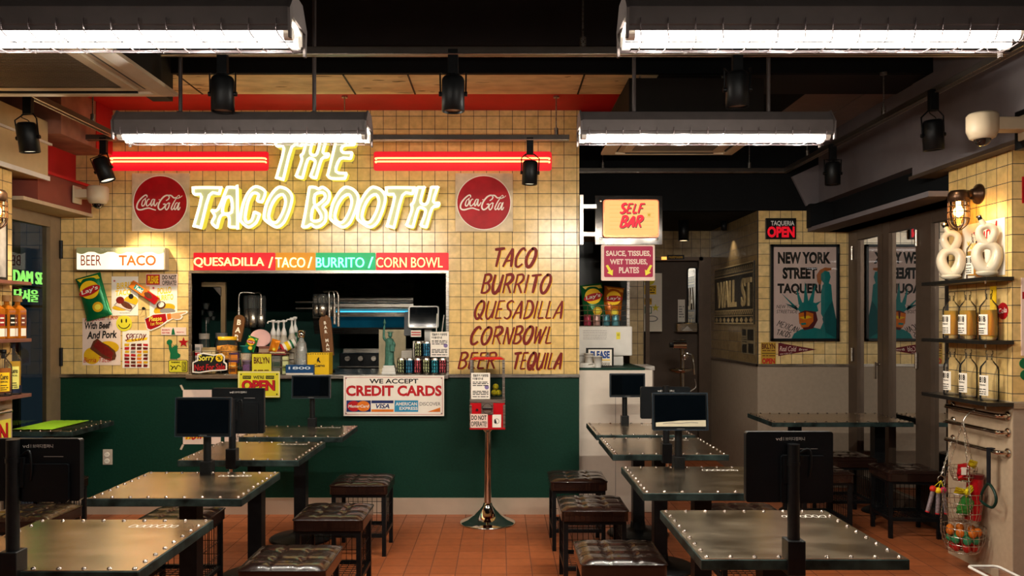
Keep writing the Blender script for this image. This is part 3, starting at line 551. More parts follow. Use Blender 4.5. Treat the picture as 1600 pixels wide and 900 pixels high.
for i in range(13): pts.append((-3.385 + i * .0235, .0015 * (i % 2)))
vs = [(x, 5.53, z) for x, z in pts] + [(x, 6.04, z) for x, z in pts]; n = len(pts); m.add(vs, [(i, i + 1, n + i + 1, n + i) for i in range(n - 1)], mat('lime reflection sheet', '9fd630', .6, var=.05)); m.add([(x, y, z - .0004) for x, y, z in vs], [(i, n + i, n + i + 1, i + 1) for i in range(n - 1)], mat('lime reflection sheet', '9fd630'))
one(m, 'reflection_sheet', 'pleated lime reflection sheet standing in for reflected light on the glass door table', 'painted reflection')

def stool_mesh(t):
    W_, S = .185, .47
    n = 24; vs = []
    def prof(u):  # three pads between two stitched grooves
        g = min(abs(u - 1 / 3), abs(u + 1 / 3)); return g
    for j in range(n + 1):
        for i in range(n + 1):
            u, v = -1 + 2 * i / n, -1 + 2 * j / n
            e = (1 - abs(u) ** 8) * (1 - abs(v) ** 8); gx, gy = prof(u), prof(v)
            z = S - .018 + .018 * min(1, e * 1.15) - .0055 * math.exp(-(gx / .05) ** 2) - .0055 * math.exp(-(gy / .05) ** 2) - .011 * math.exp(-((gx * gx + gy * gy) / .008))
            vs.append((u * W_, v * W_, z))
    m = MB(); m.add(vs, [(j * (n + 1) + i, j * (n + 1) + i + 1, (j + 1) * (n + 1) + i + 1, (j + 1) * (n + 1) + i) for j in range(n) for i in range(n)], leather, True)
    k = .184; m.prism(rrect(-k, -k, k, k, .02), S - .075, S - .017, leather); m.tube([(x, y, S - .02) for x, y in rrect(-k, -k, k, k, .02)], .005, leather, seg=6, closed=True)
    m.build('seat_cushion', t)
    f = MB(); q_ = .16
    for a, b in (((-1, -1), (1, -1)), ((1, -1), (1, 1)), ((1, 1), (-1, 1)), ((-1, 1), (-1, -1))):
        for z in (S - .085,): f.box((min(a[0], b[0]) * q_ - .011, min(a[1], b[1]) * q_ - .011, z - .011), (max(a[0], b[0]) * q_ + .011, max(a[1], b[1]) * q_ + .011, z + .011), black)
    f.build('seat_rail', t)
    f = MB()
    for s in (-1, 1): f.box((-q_, s * q_ - .011, .119), (q_, s * q_ + .011, .141), black); f.box((s * q_ - .011, -q_, .1195), (s * q_ + .011, q_, .1405), black)
    f.build('stretcher', t)
    for sx_ in (-1, 1):
        for sy_ in (-1, 1): l = MB(); l.box((sx_ * q_ - .0125, sy_ * q_ - .0125, 0), (sx_ * q_ + .0125, sy_ * q_ + .0125, S - .075), black); l.build('leg', t)
    for s, ax in ((-1, 0), (1, 0), (1, 1)):
        g = MB(); pt = (lambda a, z: (s * q_, a, z)) if ax == 0 else (lambda a, z: (a, s * q_, z))
        for i in range(9): a = -q_ + .032 * (i + 1); g.cyl(pt(a, .13), pt(a, S - .09), .0021, black, seg=5, caps=False) if a < q_ else None
        for z in (.20, .275): g.cyl(pt(-q_, z), pt(q_, z), .0021, black, seg=5, caps=False)
        g.build('wire_panel', t)
    g = MB()
    for i in range(8): a = -q_ + .036 * (i + 1); g.cyl((-q_, a, .13), (q_, a, .13), .0022, black, seg=5, caps=False); g.cyl((a, -q_, .132), (a, q_, .132), .0022, black, seg=5, caps=False)
    g.build('wire_shelf', t)
ST = [(-.915, 3.52, 0, 'tufted stool nearest the camera on the neon side aisle, seat shining'), (-.905, 4.37, 0, 'tufted stool midway along the neon side of the aisle'), (-.90, 5.25, 0, 'dark tufted stool nearest the green wall below the card banner'),
      (.53, 3.60, 0, 'brown tufted stool nearest the camera on the door side of the aisle'), (.52, 4.57, 0, 'brown tufted stool midway along the door side of the aisle'), (.51, 5.37, 0, 'dark tufted stool at the corner of the green wall and white counter'),
      (-1.72, 4.29, 0, 'brown tufted stool tucked between the second and third tables under the neon'), (1.34, 4.37, 0, 'dark tufted stool beyond the second table on the door side'), (-2.95, 5.2, 0, 'dark stool by the wall outlet under the table with the lime reflection'), (-2.55, 4.35, 0, 'dark stool half hidden behind the cropped tablet pole'),
      (2.655, 6.2, .0, 'dark stool pushed under the long table by the glazed doors'), (2.86, 5.66, -.08, 'dark stool standing closest to the tiled pillar and bottle shelves'), (2.22, 5.62, .05, 'dark stool standing behind the large tablet on the nearest grey table'), (1.36, 3.5, 0, 'dark stool hidden beyond the nearest grey table')]
s0 = thing('tufted_stool', ST[0][3], 'stool', (0, 0, 0), 'square tufted stools'); stool_mesh(s0); s0.location = (ST[0][0], ST[0][1], 0)
for x, y, rz, lab in ST[1:13]: dup(s0, (x, y, 0), lab, rz, 'square tufted stools')

logo_m = mat('pale logo print', 'cfc9c0', .5, var=.03); key_m = mat('grey pad', '23303a', .5, var=.1)
def tablet(px, py0, py1, pb, Y, facing, ztop, label, tilt=0.0, lit=False):
    """Ordering tablet on a pole clamped to a table edge; px centre, py0..py1 body, pole down to pb."""
    x = pxx(px[0], Y); z0, z1 = pz(py1, Y), pz(py0, Y); w2 = (px[1]) * Y / F / 2; pcx = pxx(px[2], Y)
    t = thing('ordering_tablet', label, 'tablet', (pcx, Y, .70), 'table ordering tablets on poles')
    p = MB(); p.cyl((pcx, Y, .76), (pcx, Y, z0 + (.19 if facing < 0 else .05)), .019, black, seg=18); p.cyl((pcx, Y, z0 + .12), (pcx, Y, z0 + .135), .021, black, seg=18); p.build('pole', t)
    c = MB(); c.box((pcx - .028, Y - .03, .69), (pcx + .028, Y + .03, .80), black); c.cyl((pcx, Y - .02, .66), (pcx, Y - .02, .69), .01, chrome); c.build('clamp', t, bevel=.003)
    off = .03 if facing < 0 else -.03; cz = (z0 + z1) / 2; hh = (z1 - z0) / 2
    R = Matrix.Translation((x, Y + off, cz)) @ Matrix.Rotation(tilt, 4, 'X') @ Matrix(((1, 0, 0, 0), (0, 0, -1, 0), (0, 1, 0, 0), (0, 0, 0, 1)))
    b = MB(R); b.prism(rrect(-w2, -hh, w2, hh, .008), -.012, .012, blackp); b.build('tablet_body', t, bevel=.0015)
    if facing > 0:
        s = MB(R); s.rect(-w2 + .012, -hh + .018, w2 - .012, hh - .012, .0125, screen); s.text('vdmenu', 0, -hh + .009, .04, .006, greyink, .0127)
        if lit: s.flat([(-w2 + .016, -hh + .02), (w2 - .013, -hh + .02), (w2 - .013, -hh + .052), (0, -hh + .05), (-w2 * .3, -hh + .046), (-w2 + .016, -hh + .04)], .0128, mat('painted cream reflection', 'd8cdb0', .6, var=.1)); s.ribbon([(-.09, -hh + .034), (-.05, -hh + .038), (0, -hh + .036), (.05, -hh + .041), (.09, -hh + .038)], .003, .0132, greyink)  # the cream strip is a reflection painted flat on the screen
        s.build('screen', t)
        k = MB(R); k.rim(-w2, -hh, w2, hh, .004, .0122, key_m); k.build('bezel_edge', t)
        bk = MB(R); bk.box((-.04, -.05, -.03), (.04, .05, -.012), blackp); bk.build('mount_plate', t)
    else:
        s = MB(R); s.text('vd', -w2 * .25, hh - .022, .02, .011, logo_m, .0128); s.rect(-w2 * .25 + .015, hh - .027, -w2 * .25 + .0162, hh - .017, .0128, logo_m); s.text('브이디컴퍼니', -w2 * .25 + .052, hh - .022, .062, .011, logo_m, .0128); s.build('maker_logo', t)
        k = MB(R); k.prism(rrect(w2 - .17, -hh + .0, w2 - .03, hh - .075, .006), .012, .024, blackp); k.rect(w2 - .11, hh - .055, w2 - .05, hh - .053, .0126, greyink); k.build('back_housing', t, bevel=.002)
        a = MB(R); a.box((pcx - x - .03, -.05, .012), (pcx - x + .03, .04, .03), black); a.build('mount_plate', t)
        e = MB(R); e.tube(crom([(pcx - x + .02, .045, .02), (pcx - x + .05, .06, .03), (pcx - x + .055, .01, .03), (pcx - x + .05, -.03, .025)], 4), .004, black, seg=6); e.cyl((pcx - x + .045, -.0, .018), (pcx - x + .075, -.0, .018), .005, chrome, seg=8); e.build('cable', t)
    return t
tablet((52, 136, 20), 687, 785, 890, 2.42, -1, 0, 'back of a black ordering tablet cropped at the picture edge by the near cream table')
tablet((1237, 137, 1240), 676, 787, 880, 2.545, -1, 0, 'back of a large black ordering tablet with a pale logo on the nearest grey table')
tablet((322, 87, 324), 620, 681, 740, 3.98, 1, 0, 'black ordering tablet facing the camera before the taped white papers', tilt=-.05)
tablet((370, 82, 363), 607, 678, 720, 4.37, -1, 0, 'back of a black ordering tablet just below the yellow open sign')
tablet((488, 60, 488), 586, 622, 664, 5.76, 1, 0, 'small black ordering tablet facing out between the open sign and card banner', tilt=-.04)
tablet((979, 55, 976), 583, 620, 660, 5.90, 1, 0, 'small black ordering tablet in front of the white self bar counter', tilt=-.04)
tablet((1041, 78, 1041), 605, 655, 715, 4.55, -1, 0, 'back of a black ordering tablet peeking out behind a screen with a bright strip')
tablet((1060, 86, 1060), 613, 671, 735, 4.12, 1, 0, 'black ordering tablet whose screen shows a painted cream reflection along its bottom', tilt=-.1, lit=True)
# ================================================================== neon and signs on the tile wall
FW = front(W6)
def area2(l): return sum(l[i][0] * l[(i + 1) % len(l)][1] - l[(i + 1) % len(l)][0] * l[i][1] for i in range(len(l)))
def keyhole(loops):
    """One outline from an outer loop and its openings."""
    o = list(loops[0]) if area2(loops[0]) > 0 else list(loops[0])[::-1]
    for h in loops[1:]:
        h = list(h) if area2(h) < 0 else list(h)[::-1]
        d, i, j = min(((a[0] - b[0]) ** 2 + (a[1] - b[1]) ** 2, i, j) for i, a in enumerate(o) for j, b in enumerate(h))
        o = o[:i + 1] + h[j:] + h[:j + 1] + o[i:]
    return o
t = thing('neon_sign', 'large white outlined neon sign reading the taco booth on the tiles', 'neon sign', (sx(500), W6, sy(360)))
for ch, loops in NEON:
    L3 = [q(l) for l in loops]
    b = MB(FW); b.prism(keyhole(L3), .03, .10, neon_f, side=neon_y)
    for x, y in (L3[0][0], L3[0][len(L3[0]) // 2]): b.cyl((x, y, 0), (x, y, .03), .006, steel, seg=8)
    lo = b.build('letter_body', t)
    u = MB(FW)
    for k, l in enumerate(L3):
        n = len(l); ins = []
        ar = sum(l[i][0] * l[(i + 1) % n][1] - l[(i + 1) % n][0] * l[i][1] for i in range(n)); sg = (1 if ar > 0 else -1) * (1 if k == 0 else -1)
        for i in range(n):
            d = Vector((l[(i + 1) % n][0] - l[i - 1][0], l[(i + 1) % n][1] - l[i - 1][1])).normalized(); ins.append((l[i][0] - d.y * .011 * sg, l[i][1] + d.x * .011 * sg, .108))
        u.tube(crom(ins, 3, True), .0108, neon_w, seg=8, closed=True)
    u.build('neon_tube', lo)
for x0, x1, lab in ((176, 416, 'double red neon bar beside the hanging spotlight and dome camera'), (588, 858, 'double red neon bar between the white neon sign and the menu end of the wall')):
    t = thing('neon_bar', lab, 'neon light', (sx((x0 + x1) / 2), W6, sy(255)), 'red neon bars')
    for dy in (-2.6, 2.6):
        u = MB(FW); y = sy(251.5 + dy); u.tube(crom([(sx(x0), y, .002), (sx(x0), y, .035), (sx(x0) + .03, y, .045)], 4) + [Vector((sx(x1) - .03, y, .045))] + crom([(sx(x1) - .03, y, .045), (sx(x1), y, .035), (sx(x1), y, .002)], 4), .0065, neon_r2, seg=8); u.build('neon_tube', t)
    k = MB(FW); k.prism(rrect(sx(x0 - 4), sy(267), sx(x1 + 4), sy(237), .02), .0, .006, plate_r); k.build('backing_plate', t)
t = thing('neon_sign', 'row of coloured neon words naming four dishes above the serving hatch', 'neon sign', (sx(500), W6, sy(425)))
for x0, x1, mm in ((303, 430.5, plate_r), (431.5, 493, plate_o), (494, 587, plate_g), (588, 701, plate_r)):
    k = MB(FW); k.prism(rrect(sx(x0), sy(424.5), sx(x1), sy(395), .008), .003, .009, mm); k.build('backing_plate', t)
for txt, x0, x1, mm in (('QUESADILLA', 305, 414, neon_r), ('/', 421, 428, neon_r), ('TACO', 432, 478, neon_o), ('/', 482, 489, neon_o), ('BURRITO', 495, 570, neon_g), ('/', 576, 584, neon_g), ('CORN', 589, 636, neon_r), ('BOWL', 643, 692, neon_r)):
    u = MB(FW); u.text(txt, sx((x0 + x1) / 2), sy(410.5), sx(x1) - sx(x0), .077 if txt != '/' else .085, mm, .034, bold=.0, depth=.014); u.build('neon_word', t)
# round enamel signs
enam = mat('red enamel', 'a3121a', .35, var=.25, scale=9, bump=.05); crm = mat('aged cream enamel', 'cdb796', .55, var=.22, scale=11, bump=.08)
for ox, lab in ((0, 'square enamel sign with a red disc next to the red neon bar and dome camera'), (504.5, 'square enamel sign with a red disc above the painted menu')):
    t = thing('enamel_sign', lab, 'sign', (sx(252 + ox), W6, sy(363)), 'soda enamel signs')
    k = MB(FW); k.box((sx(207 + ox), sy(362), 0), (sx(297 + ox), sy(271), .012), crm); k.build('panel', t, bevel=.002)
    k = MB(FW); k.flat(ell(sx(251.5 + ox), sy(317), 42.6 * .00496, 42.6 * .00496, 56), .0126, paper); k.flat(ell(sx(251.5 + ox), sy(317), 41.4 * .00496, 41.4 * .00496, 56), .0132, enam)
    for pts, wd in COLA: k.ribbon([(sx(205 + ox + x / 9), sy(265 + y / 9)) for x, y in pts], (lambda wd: lambda t_: wd / 9 * .00496 * (.8 + .5 * math.sin(PI * t_)))(wd), .0138, paper)
    k.build('disc_print', t)
# beer / taco lightbox
t = thing('lightbox_sign', 'glowing white lightbox sign reading beer and taco', 'lit sign', (sx(195), W6, sy(424)))
k = MB(FW); k.prism(rrect(sx(127), sy(423), sx(264), sy(388), .008), 0, .075, mat('pale sign casing', 'b9ac93', .5, var=.06)); k.build('casing', t)
k = MB(FW); k.prism(rrect(sx(128.5), sy(422), sx(262.5), sy(395), .006), .075, .0795, boxl); k.build('diffuser', t)
k = MB(FW); sc = [(sx(128.5), sy(388.5))] + [(sx(128.5) + (sx(262.5) - sx(128.5)) * i / 40, sy(396.2 + 2.2 * math.sin(i / 40 * PI * 9))) for i in range(41)] + [(sx(262.5), sy(388.5))]; k.flat(sc, .081, mat('sage awning print', 'b9b884', .6, var=.05)); k.text('THE TACO BOOTH', sx(178), sy(391.5), .13, .014, paper, .0816); k.build('awning_print', t)
lo_ = mat('orange letter film', 'c8480f', .7, var=.05)
k = MB(FW); k.text('BEER', sx(150.5), sy(408), .155, .078, mat('red letter film', 'b02a1c', .7, var=.05), .081); k.text('TACO', sx(222), sy(408), .285, .08, lo_, .081, .025); k.build('lettering', t)
# ---------------------------------------------------------------- posters
def poster(name, label, cat, x0, y0, x1, y1, pm, draw, group=None, th=.002, rot=0, Y=W6, M=None):
    k = MB(M or front(Y)); k.box((sx(x0, Y), sy(y1, Y), 0), (sx(x1, Y), sy(y0, Y), th), pm); o = one(k, name, label, cat, group)
    k = MB(M or front(Y)); draw(k, th + .0005); k.build('print', o); return o
def d1_(k, z):
    k.text('BIRRIA', sx(195), sy(446), .13, .05, yelink, z, .03, .2, rot=.12); k.text('TACO', sx(193), sy(457), .12, .045, yelink, z, .03, .2, rot=.12); k.flat(ell(*q([(190, 481)])[0], .072, .022), z, mustard); k.flat(ell(*q([(205, 470)])[0], .055, .04), z, mustard)
    k.flat(q([(178, 477), (187, 467), (213, 477), (204, 487)]), z + .0004, greyink); k.flat(q([(180, 477), (188, 469), (211, 477.5), (203, 485.5)]), z + .0007, pinkp); k.flat(ell(*q([(198, 477)])[0], .05, .022, rot=-.5), z + .001, brownink); k.flat(ell(*q([(188, 469)])[0], .032, .028), z + .0012, oxide); k.flat(ell(*q([(205, 463)])[0], .02, .02), z + .001, ink); k.flat(star(*q([(179, 439)])[0], .013, .004, 6), z, redink); k.text('THE TACO BOOTH', sx(195), sy(489), .08, .009, ink, z)
poster('birria_poster', 'white taco poster between the green chip bag and the candy bar', 'poster', 174.5, 432, 216, 493, paper, d1_)
def d2_(k, z):
    k.text('POLLO', sx(257), sy(454), .11, .05, yelink, z, .03, .2, rot=.12); k.text('BURRITO', sx(258), sy(465), .13, .045, yelink, z, .03, .2, rot=.1); k.flat(ell(*q([(257, 483)])[0], .085, .04, rot=.25), z, mustard); k.flat(ell(*q([(262, 486)])[0], .06, .022), z + .0004, greyink); k.flat(ell(*q([(252, 477)])[0], .036, .03, rot=.4), z + .0008, brownink); k.flat(ell(*q([(252, 476)])[0], .024, .02, rot=.4), z + .001, paper); k.flat(star(*q([(240, 450)])[0], .016, .005, 6), z, redink)
poster('burrito_poster', 'white burrito poster behind the candy bar and pointing hand sign', 'poster', 234, 443, 277, 494, paper, d2_)
def d3_(k, z): k.rect(sx(229), sy(445), sx(250), sy(429), z, redink); k.text('PLEASE', sx(239.7), sy(437), .083, .06, yelink, z + .0005, .05); k.text('DO NOT', sx(265), sy(433.5), .11, .034, ink, z, .03); k.text('OPERATE!', sx(265), sy(442), .11, .036, ink, z, .02)
poster('notice_sign', 'small notice asking not to operate above the burrito poster', 'sign', 228.5, 428, 277.5, 447.5, pinkp, d3_, th=.004)
def d4_(k, z):
    k.text('A Special Taco', sx(158), sy(498), .26, .05, redink, z, .0, .25, rot=.08); k.text('With Beef', sx(153), sy(508.5), .2, .055, ink, z, .035, .2, rot=.03); k.text('And Pork', sx(159.5), sy(523), .235, .06, ink, z, .035, .2, rot=.04)
    k.flat(ell(*q([(169, 543)])[0], .085, .05), z, mustard); k.flat(ell(*q([(144, 556)])[0], .065, .065), z, mustard); k.flat(q([(141, 545), (146, 533), (152, 529), (154, 530), (160, 535), (170, 540), (180, 548), (182, 556), (180, 562), (172, 564), (162, 560), (152, 553)]), z + .0006, brownink)
    k.flat(q([(146, 541), (153, 532), (170, 543), (178, 552), (174, 560), (160, 553)]), z + .001, oxide); k.text('Birria Taco!', sx(153), sy(562), .22, .04, redink, z + .0016, 0, .25, rot=.02)
poster('taco_poster', 'large pinkish poster of a beef and pork taco under the green chip bag', 'poster', 129, 497, 188.5, 570.5, pinkp, d4_)
def d5_(k, z):
    k.flat(q([(196, 531), (231, 527), (230, 531), (199, 535)]), z, yelink); brush(k, 'SPEEDY', sx(195.5), sy(532), .165, .05, oxide, .25, .13, z + .0004)
    r = random.Random(4); cols = [brownink, oxide, mustard, orangeink, redink, greyink]
    for j in range(7):
        for i in range(4): x, y = 194.5 + i * 9.6, 536.5 + j * 5.4; k.flat(q([(x + r.uniform(0, 1.5), y + r.uniform(0, 1)), (x + 8, y + r.uniform(0, 1)), (x + r.uniform(7, 8.3), y + 4.6), (x + r.uniform(0, 1), y + r.uniform(3.8, 4.8))]), z + .0003, r.choice(cols))
poster('menu_card', 'white card with a script title and a grid of tiny food pictures', 'poster', 191.5, 516, 233.5, 575, paper, d5_)
def oneflat(name, label, cat, fn, group=None): k = MB(FW); fn(k); return one(k, name, label, cat, group)
def smile(k): c = q([(194, 505.5)])[0]; k.prism(ell(*c, .061, .061, 32), 0, .003, limep); k.flat(ell(c[0] - .018, c[1] + .02, .006, .016), .0036, ink); k.flat(ell(c[0] + .018, c[1] + .022, .006, .016), .0036, ink); k.ribbon(ell(c[0], c[1] + .004, .045, .042, 14, PI * 1.1, PI * 1.95), .006, .0036, ink, False)
oneflat('smiley_sticker', 'round yellow smiley sticker at the corner of the taco poster', 'sticker', smile)
def hand(k):
    o = [(226, 498), (240, 490.5), (258, 489), (263, 489), (278, 487), (291, 485.5), (294, 487), (293, 489), (284, 493), (286, 495), (283, 499), (276, 500), (270, 498), (262, 503), (250, 511), (236, 517), (230, 515)]
    k.prism(q(o), 0, .004, paper); k.flat(q([(227, 499), (240, 492), (259, 490), (261, 501), (249, 509.5), (236, 515), (231, 513)]), .0046, enam); k.flat(q([(261, 490.5), (267, 489.5), (268, 498), (262, 500)]), .0046, orangeink); k.flat(q([(267, 490.5), (278, 488.5), (291, 487), (291, 488.5), (281, 492), (284, 494), (281, 498), (275, 498.5), (268, 497)]), .0046, mat('printed skin tone', 'd3a06a', .7, var=.05))
    k.text('Please', sx(243), sy(498), .1, .035, yelp, .0052, .01, .25, rot=.08); k.text('1st floor', sx(245.5), sy(505), .1, .025, yelp, .0052, .0, .2, rot=.14)
oneflat('pointing_sign', 'red sleeved pointing hand cut-out sign reading please', 'sign', hand)
def strip(k): k.box((sx(252), sy(523.5), 0), (sx(291), sy(511.5), .003), pinkp); k.text('BROOKLYN', sx(259.5), sy(515.5), .06, .012, redink, .0036, .03); k.text('NEW YORK', sx(259.5), sy(520), .06, .012, redink, .0036, .03); k.text('MANHATTAN', sx(282), sy(519), .055, .008, redink, .0036, .02); k.flat(q([(268, 523), (269, 516), (271, 511.8), (272.5, 516), (274, 523)]), .0036, grn)
oneflat('magnet', 'small pale strip magnet below the pointing hand sign', 'magnet', strip)
def lib(k): k.prism(q([(266, 560.5), (266.5, 552), (264.5, 546), (264, 539), (261, 537), (261, 533), (264, 530.5), (268, 531), (269.5, 534), (267.5, 538), (268, 542), (270, 544), (269.5, 541), (272, 542), (271.5, 538.5), (274, 541), (275, 537.5), (276, 541), (278, 540), (277, 546), (277.5, 551), (282, 554), (281.5, 558), (276, 561)]), 0, .005, grn)
oneflat('silhouette_magnet', 'dark green torch-bearer silhouette next to the red star', 'magnet', lib)
oneflat('star_sticker', 'red five pointed star sticker by the hatch frame', 'sticker', lambda k: k.prism(star(*q([(287, 535)])[0], .04, .017), 0, .004, enam))
def warn(k):
    k.prism(rrect(sx(263.5), sy(582), sx(293.5), sy(562.5), .012), 0, .003, ink); k.prism(rrect(sx(264.3), sy(581.2), sx(292.7), sy(563.3), .01), .003, .0036, limep); k.rect(sx(284.5), sy(580), sx(291.5), sy(565), .0042, ink); k.text('WARNING', sx(274.5), sy(566), .07, .014, ink, .0042, .04); k.ribbon(q([(266.5, 571), (270, 574), (268, 578), (273, 572), (275, 577), (278, 571), (283, 573)]), .006, .0042, ink); k.rim(sx(285.3), sy(579), sx(290.7), sy(566), .003, .0046, limep); k.text('STAFF', sx(288), sy(572.5), .05, .016, limep, .0046, .03, rot=PI / 2)
oneflat('warning_sticker', 'yellow and black warning sticker below the torch silhouette', 'sticker', warn)
def bag(name, label, M, cx, cy, w_, h_, rot, col, col2, logo, cat='chip bag', th=.05, group=None):
    """Puffed foil crisp bag with crimped ends."""
    mc = mat('foil ' + col, col, .25, .25, var=.18, scale=9, bump=.25); n, r_ = 10, 16; vs = []; R = M @ Matrix.Translation((cx, cy, 0)) @ Matrix.Rotation(rot, 4, 'Z'); rr = random.Random(len(label))
    for sgn in (1, -1):
        for j in range(r_ + 1):
            v = j / r_; e = min(1, v / .14, (1 - v) / .14); pf = max(0, e) ** .6
            for i in range(n + 1):
                u = -1 + 2 * i / n; vs.append((u * w_ / 2 * (1 - .06 * pf), (v - .5) * h_, th / 2 + .003 + sgn * (th / 2) * pf * (1 - abs(u) ** 3) * (1 + .12 * math.sin(9 * v + 4 * u))))
    N = (n + 1) * (r_ + 1); fs = []
    for j in range(r_):
        for i in range(n): a = j * (n + 1) + i; fs.append((a, a + 1, a + n + 2, a + n + 1)); fs.append((N + a + 1, N + a, N + a + n + 1, N + a + n + 2))
    for j in range(r_): a, b = j * (n + 1), j * (n + 1) + n; fs.append((N + a, a, a + n + 1, N + a + n + 1)); fs.append((b, N + b, N + b + n + 1, b + n + 1))
    k = MB(R); k.add(vs, fs, mc, True); o = one(k, name, label, cat, group)
    p = MB(R); z = th + .010
    if logo: p.flat(ell(0, h_ * .16, w_ * .36, w_ * .34, 28), z, yelink); p.flat(ell(0, h_ * .14, w_ * .42, w_ * .16, 24, rot=.15), z + .0008, redink); p.text(logo, 0, h_ * .145, w_ * .66, w_ * .2, paper, z + .0014, .02, .12, rot=.1)
    p.flat(ell(w_ * .12, -h_ * .26, w_ * .2, w_ * .19, 20), z - .003, mustard); p.flat(ell(w_ * .12, -h_ * .26, w_ * .12, w_ * .11, 20), z - .0024, yelp)
    if col2: p.flat([(-w_ * .3, h_ * .38), (w_ * .45, h_ * .36), (w_ * .4, h_ * .45), (-w_ * .4, h_ * .46)], z - .018, mat('foil ' + col2, col2, .4, var=.1))
    p.build('print', o); return o
bag('chip_bag', 'green crisp bag hung on the tiles beside the taco posters', FW, *q([(150, 464)])[0], .205, .34, .27, '126a3c', 'd9c32a', "Lay's", th=.06)
k = MB(FW @ Matrix.Translation((*q([(226.5, 457)])[0], 0)) @ Matrix.Rotation(-.6, 4, 'Z')); k.prism([(-.12, -.03), (.12, -.03), (.122, -.02), (.12, 0), (.122, .02), (.12, .03), (-.12, .03), (-.122, .02), (-.12, 0), (-.122, -.02)], .002, .02, orangeink); o = one(k, 'candy_bar', 'orange and red wrapped candy bar stuck across the burrito poster', 'candy bar')
p = MB(k.M); p.rect(.02, -.03, .12, .03, .0205, enam); p.flat(ell(.04, 0, .035, .02), .021, brownink); p.rect(-.085, -.018, -.01, .02, .0208, teal); p.text('Twix!', -.045, 0, .065, .03, paper, .0213, .03); p.build('print', o)
k = MB(FW); k.cyl((*q([(227, 482)])[0], 0), (*q([(227, 482)])[0], .03), .004, ink, seg=8); k.cyl((*q([(227, 482)])[0], .03), (*q([(227, 482)])[0], .034), .012, ink, seg=12); k.tube([(*q([(227, 482)])[0], .02), (*q([(219, 493)])[0], .005)], .0012, steel, seg=5); one(k, 'wall_hook', 'tiny dark hook on the tiles between two posters', 'hook')
# painted menu
t = thing('painted_menu', 'dark red brush-painted menu of dishes and drinks on the tiles', 'menu', (sx(810), W6, sy(580)))
for wd, x0, x1, y0, y1 in (('TACO', 768, 840, 388, 417), ('BURRITO', 751, 863, 429, 458), ('QUESADILLA', 740, 883, 470, 498), ('CORN', 734, 804, 511, 538), ('BOWL', 801, 866, 510, 537), ('BEER', 715, 778, 551, 576), ('TEQUILA', 799, 881, 551, 577)):
    k = MB(FW); brush(k, wd, sx(x0) + .008, sy(y1) - .006, sx(x1) - sx(x0), sy(y0) - sy(y1), mustard, .2, .08, .0008); brush(k, wd, sx(x0), sy(y1), sx(x1) - sx(x0), sy(y0) - sy(y1), oxide, .2, .125 if len(wd) < 8 else .105, .0016); k.build('painted_word', t)
# signs on the green wall
def grom(k, x0, y0, x1, y1, z, m_=None):
    for x in (x0 + .02, x1 - .02):
        for y in (y0 + .02, y1 - .02): k.flat(ell(x, y, .006, .006, 12), z, m_ or ink)
def cards(k, z):
    sx, sy = (lambda v: globals()['sx'](v, 6.146)), (lambda v: globals()['sy'](v, 6.146)); q = lambda p: globals()['q'](p, 6.146)
    X0, Y0, X1, Y1 = sx(537), sy(650), sx(694), sy(587); k.rim(X0 + .012, Y0 + .012, X1 - .012, Y1 - .012, .003, z, redink); grom(k, X0, Y0, X1, Y1, z + .0004, greyink)
    k.text('WE ACCEPT', sx(615.5), sy(595.5), .375, .036, ink, z, .025); k.text('CREDIT CARDS', sx(615.5), sy(610.5), .735, .083, redink, z, .04)
    y0, y1 = sy(643.5), sy(625.5); c = (y0 + y1) / 2
    k.rect(sx(541.5), y0, sx(579.5), y1, z, mat('navy ink', '1c2a5e', .5, var=.1)); k.flat(ell(sx(553), c, .05, .04, 28), z + .0004, redink); k.flat(ell(sx(568), c, .05, .04, 28), z + .0006, orangeink); k.text('MasterCard', sx(560.5), c, .16, .022, paper, z + .001, .02, .15)
    k.rect(sx(580.5), y0, sx(615), y1, z, paper); k.rect(sx(580.5), sy(630), sx(615), y1, z + .0003, mat('navy ink', '1c2a5e')); k.rect(sx(580.5), y0, sx(615), sy(639.5), z + .0003, orangeink); k.text('VISA', sx(598), c, .105, .036, mat('navy ink', '1c2a5e'), z + .0006, .03, .25)
    k.rect(sx(616.5), y0, sx(653.5), y1, z, mat('card blue ink', '2b86ad', .5, var=.1)); k.text('AMERICAN', sx(635), sy(631), .165, .026, paper, z + .0006, .02); k.text('EXPRESS', sx(638.5), sy(638), .14, .024, paper, z + .0006, .02)
    k.text('DISCOVER', sx(672), sy(631), .16, .026, ink, z, .0); k.flat(q([(668, 643.5), (688, 636.5), (688, 643.5)]), z, orangeink)
poster('card_banner', 'white banner saying credit cards are accepted, below the hatch', 'banner', 537, 587, 694, 650, paper, cards, Y=6.146, th=.004, M=front(6.146))
def openp(k, z):
    sx, sy = (lambda v: globals()['sx'](v, 6.146)), (lambda v: globals()['sy'](v, 6.146))
    k.rim(sx(373), sy(620), sx(437), sy(581), .004, z, paper); grom(k, sx(373), sy(620), sx(437), sy(581), z + .0003)
    k.text("WE'RE", sx(404.5), sy(589.5), .085, .026, ink, z, .03); k.text('OPEN', sx(404.5), sy(602.5), .255, .082, ink, z, .05); k.text('OPEN', sx(403.5), sy(602), .255, .082, redink, z + .0005, .05)
    for x in (386, 422): k.rect(sx(x - 6.5), sy(592), sx(x + 6.5), sy(587), z, ink); k.text('TACO BOOTH', sx(x), sy(589.5), .055, .01, limep, z + .0005)
poster('open_sign', 'yellow open sign with red letters hung on the hatch sill', 'sign', 372, 580, 437.5, 621, limep, openp, th=.004, Y=6.146, M=front(6.146))
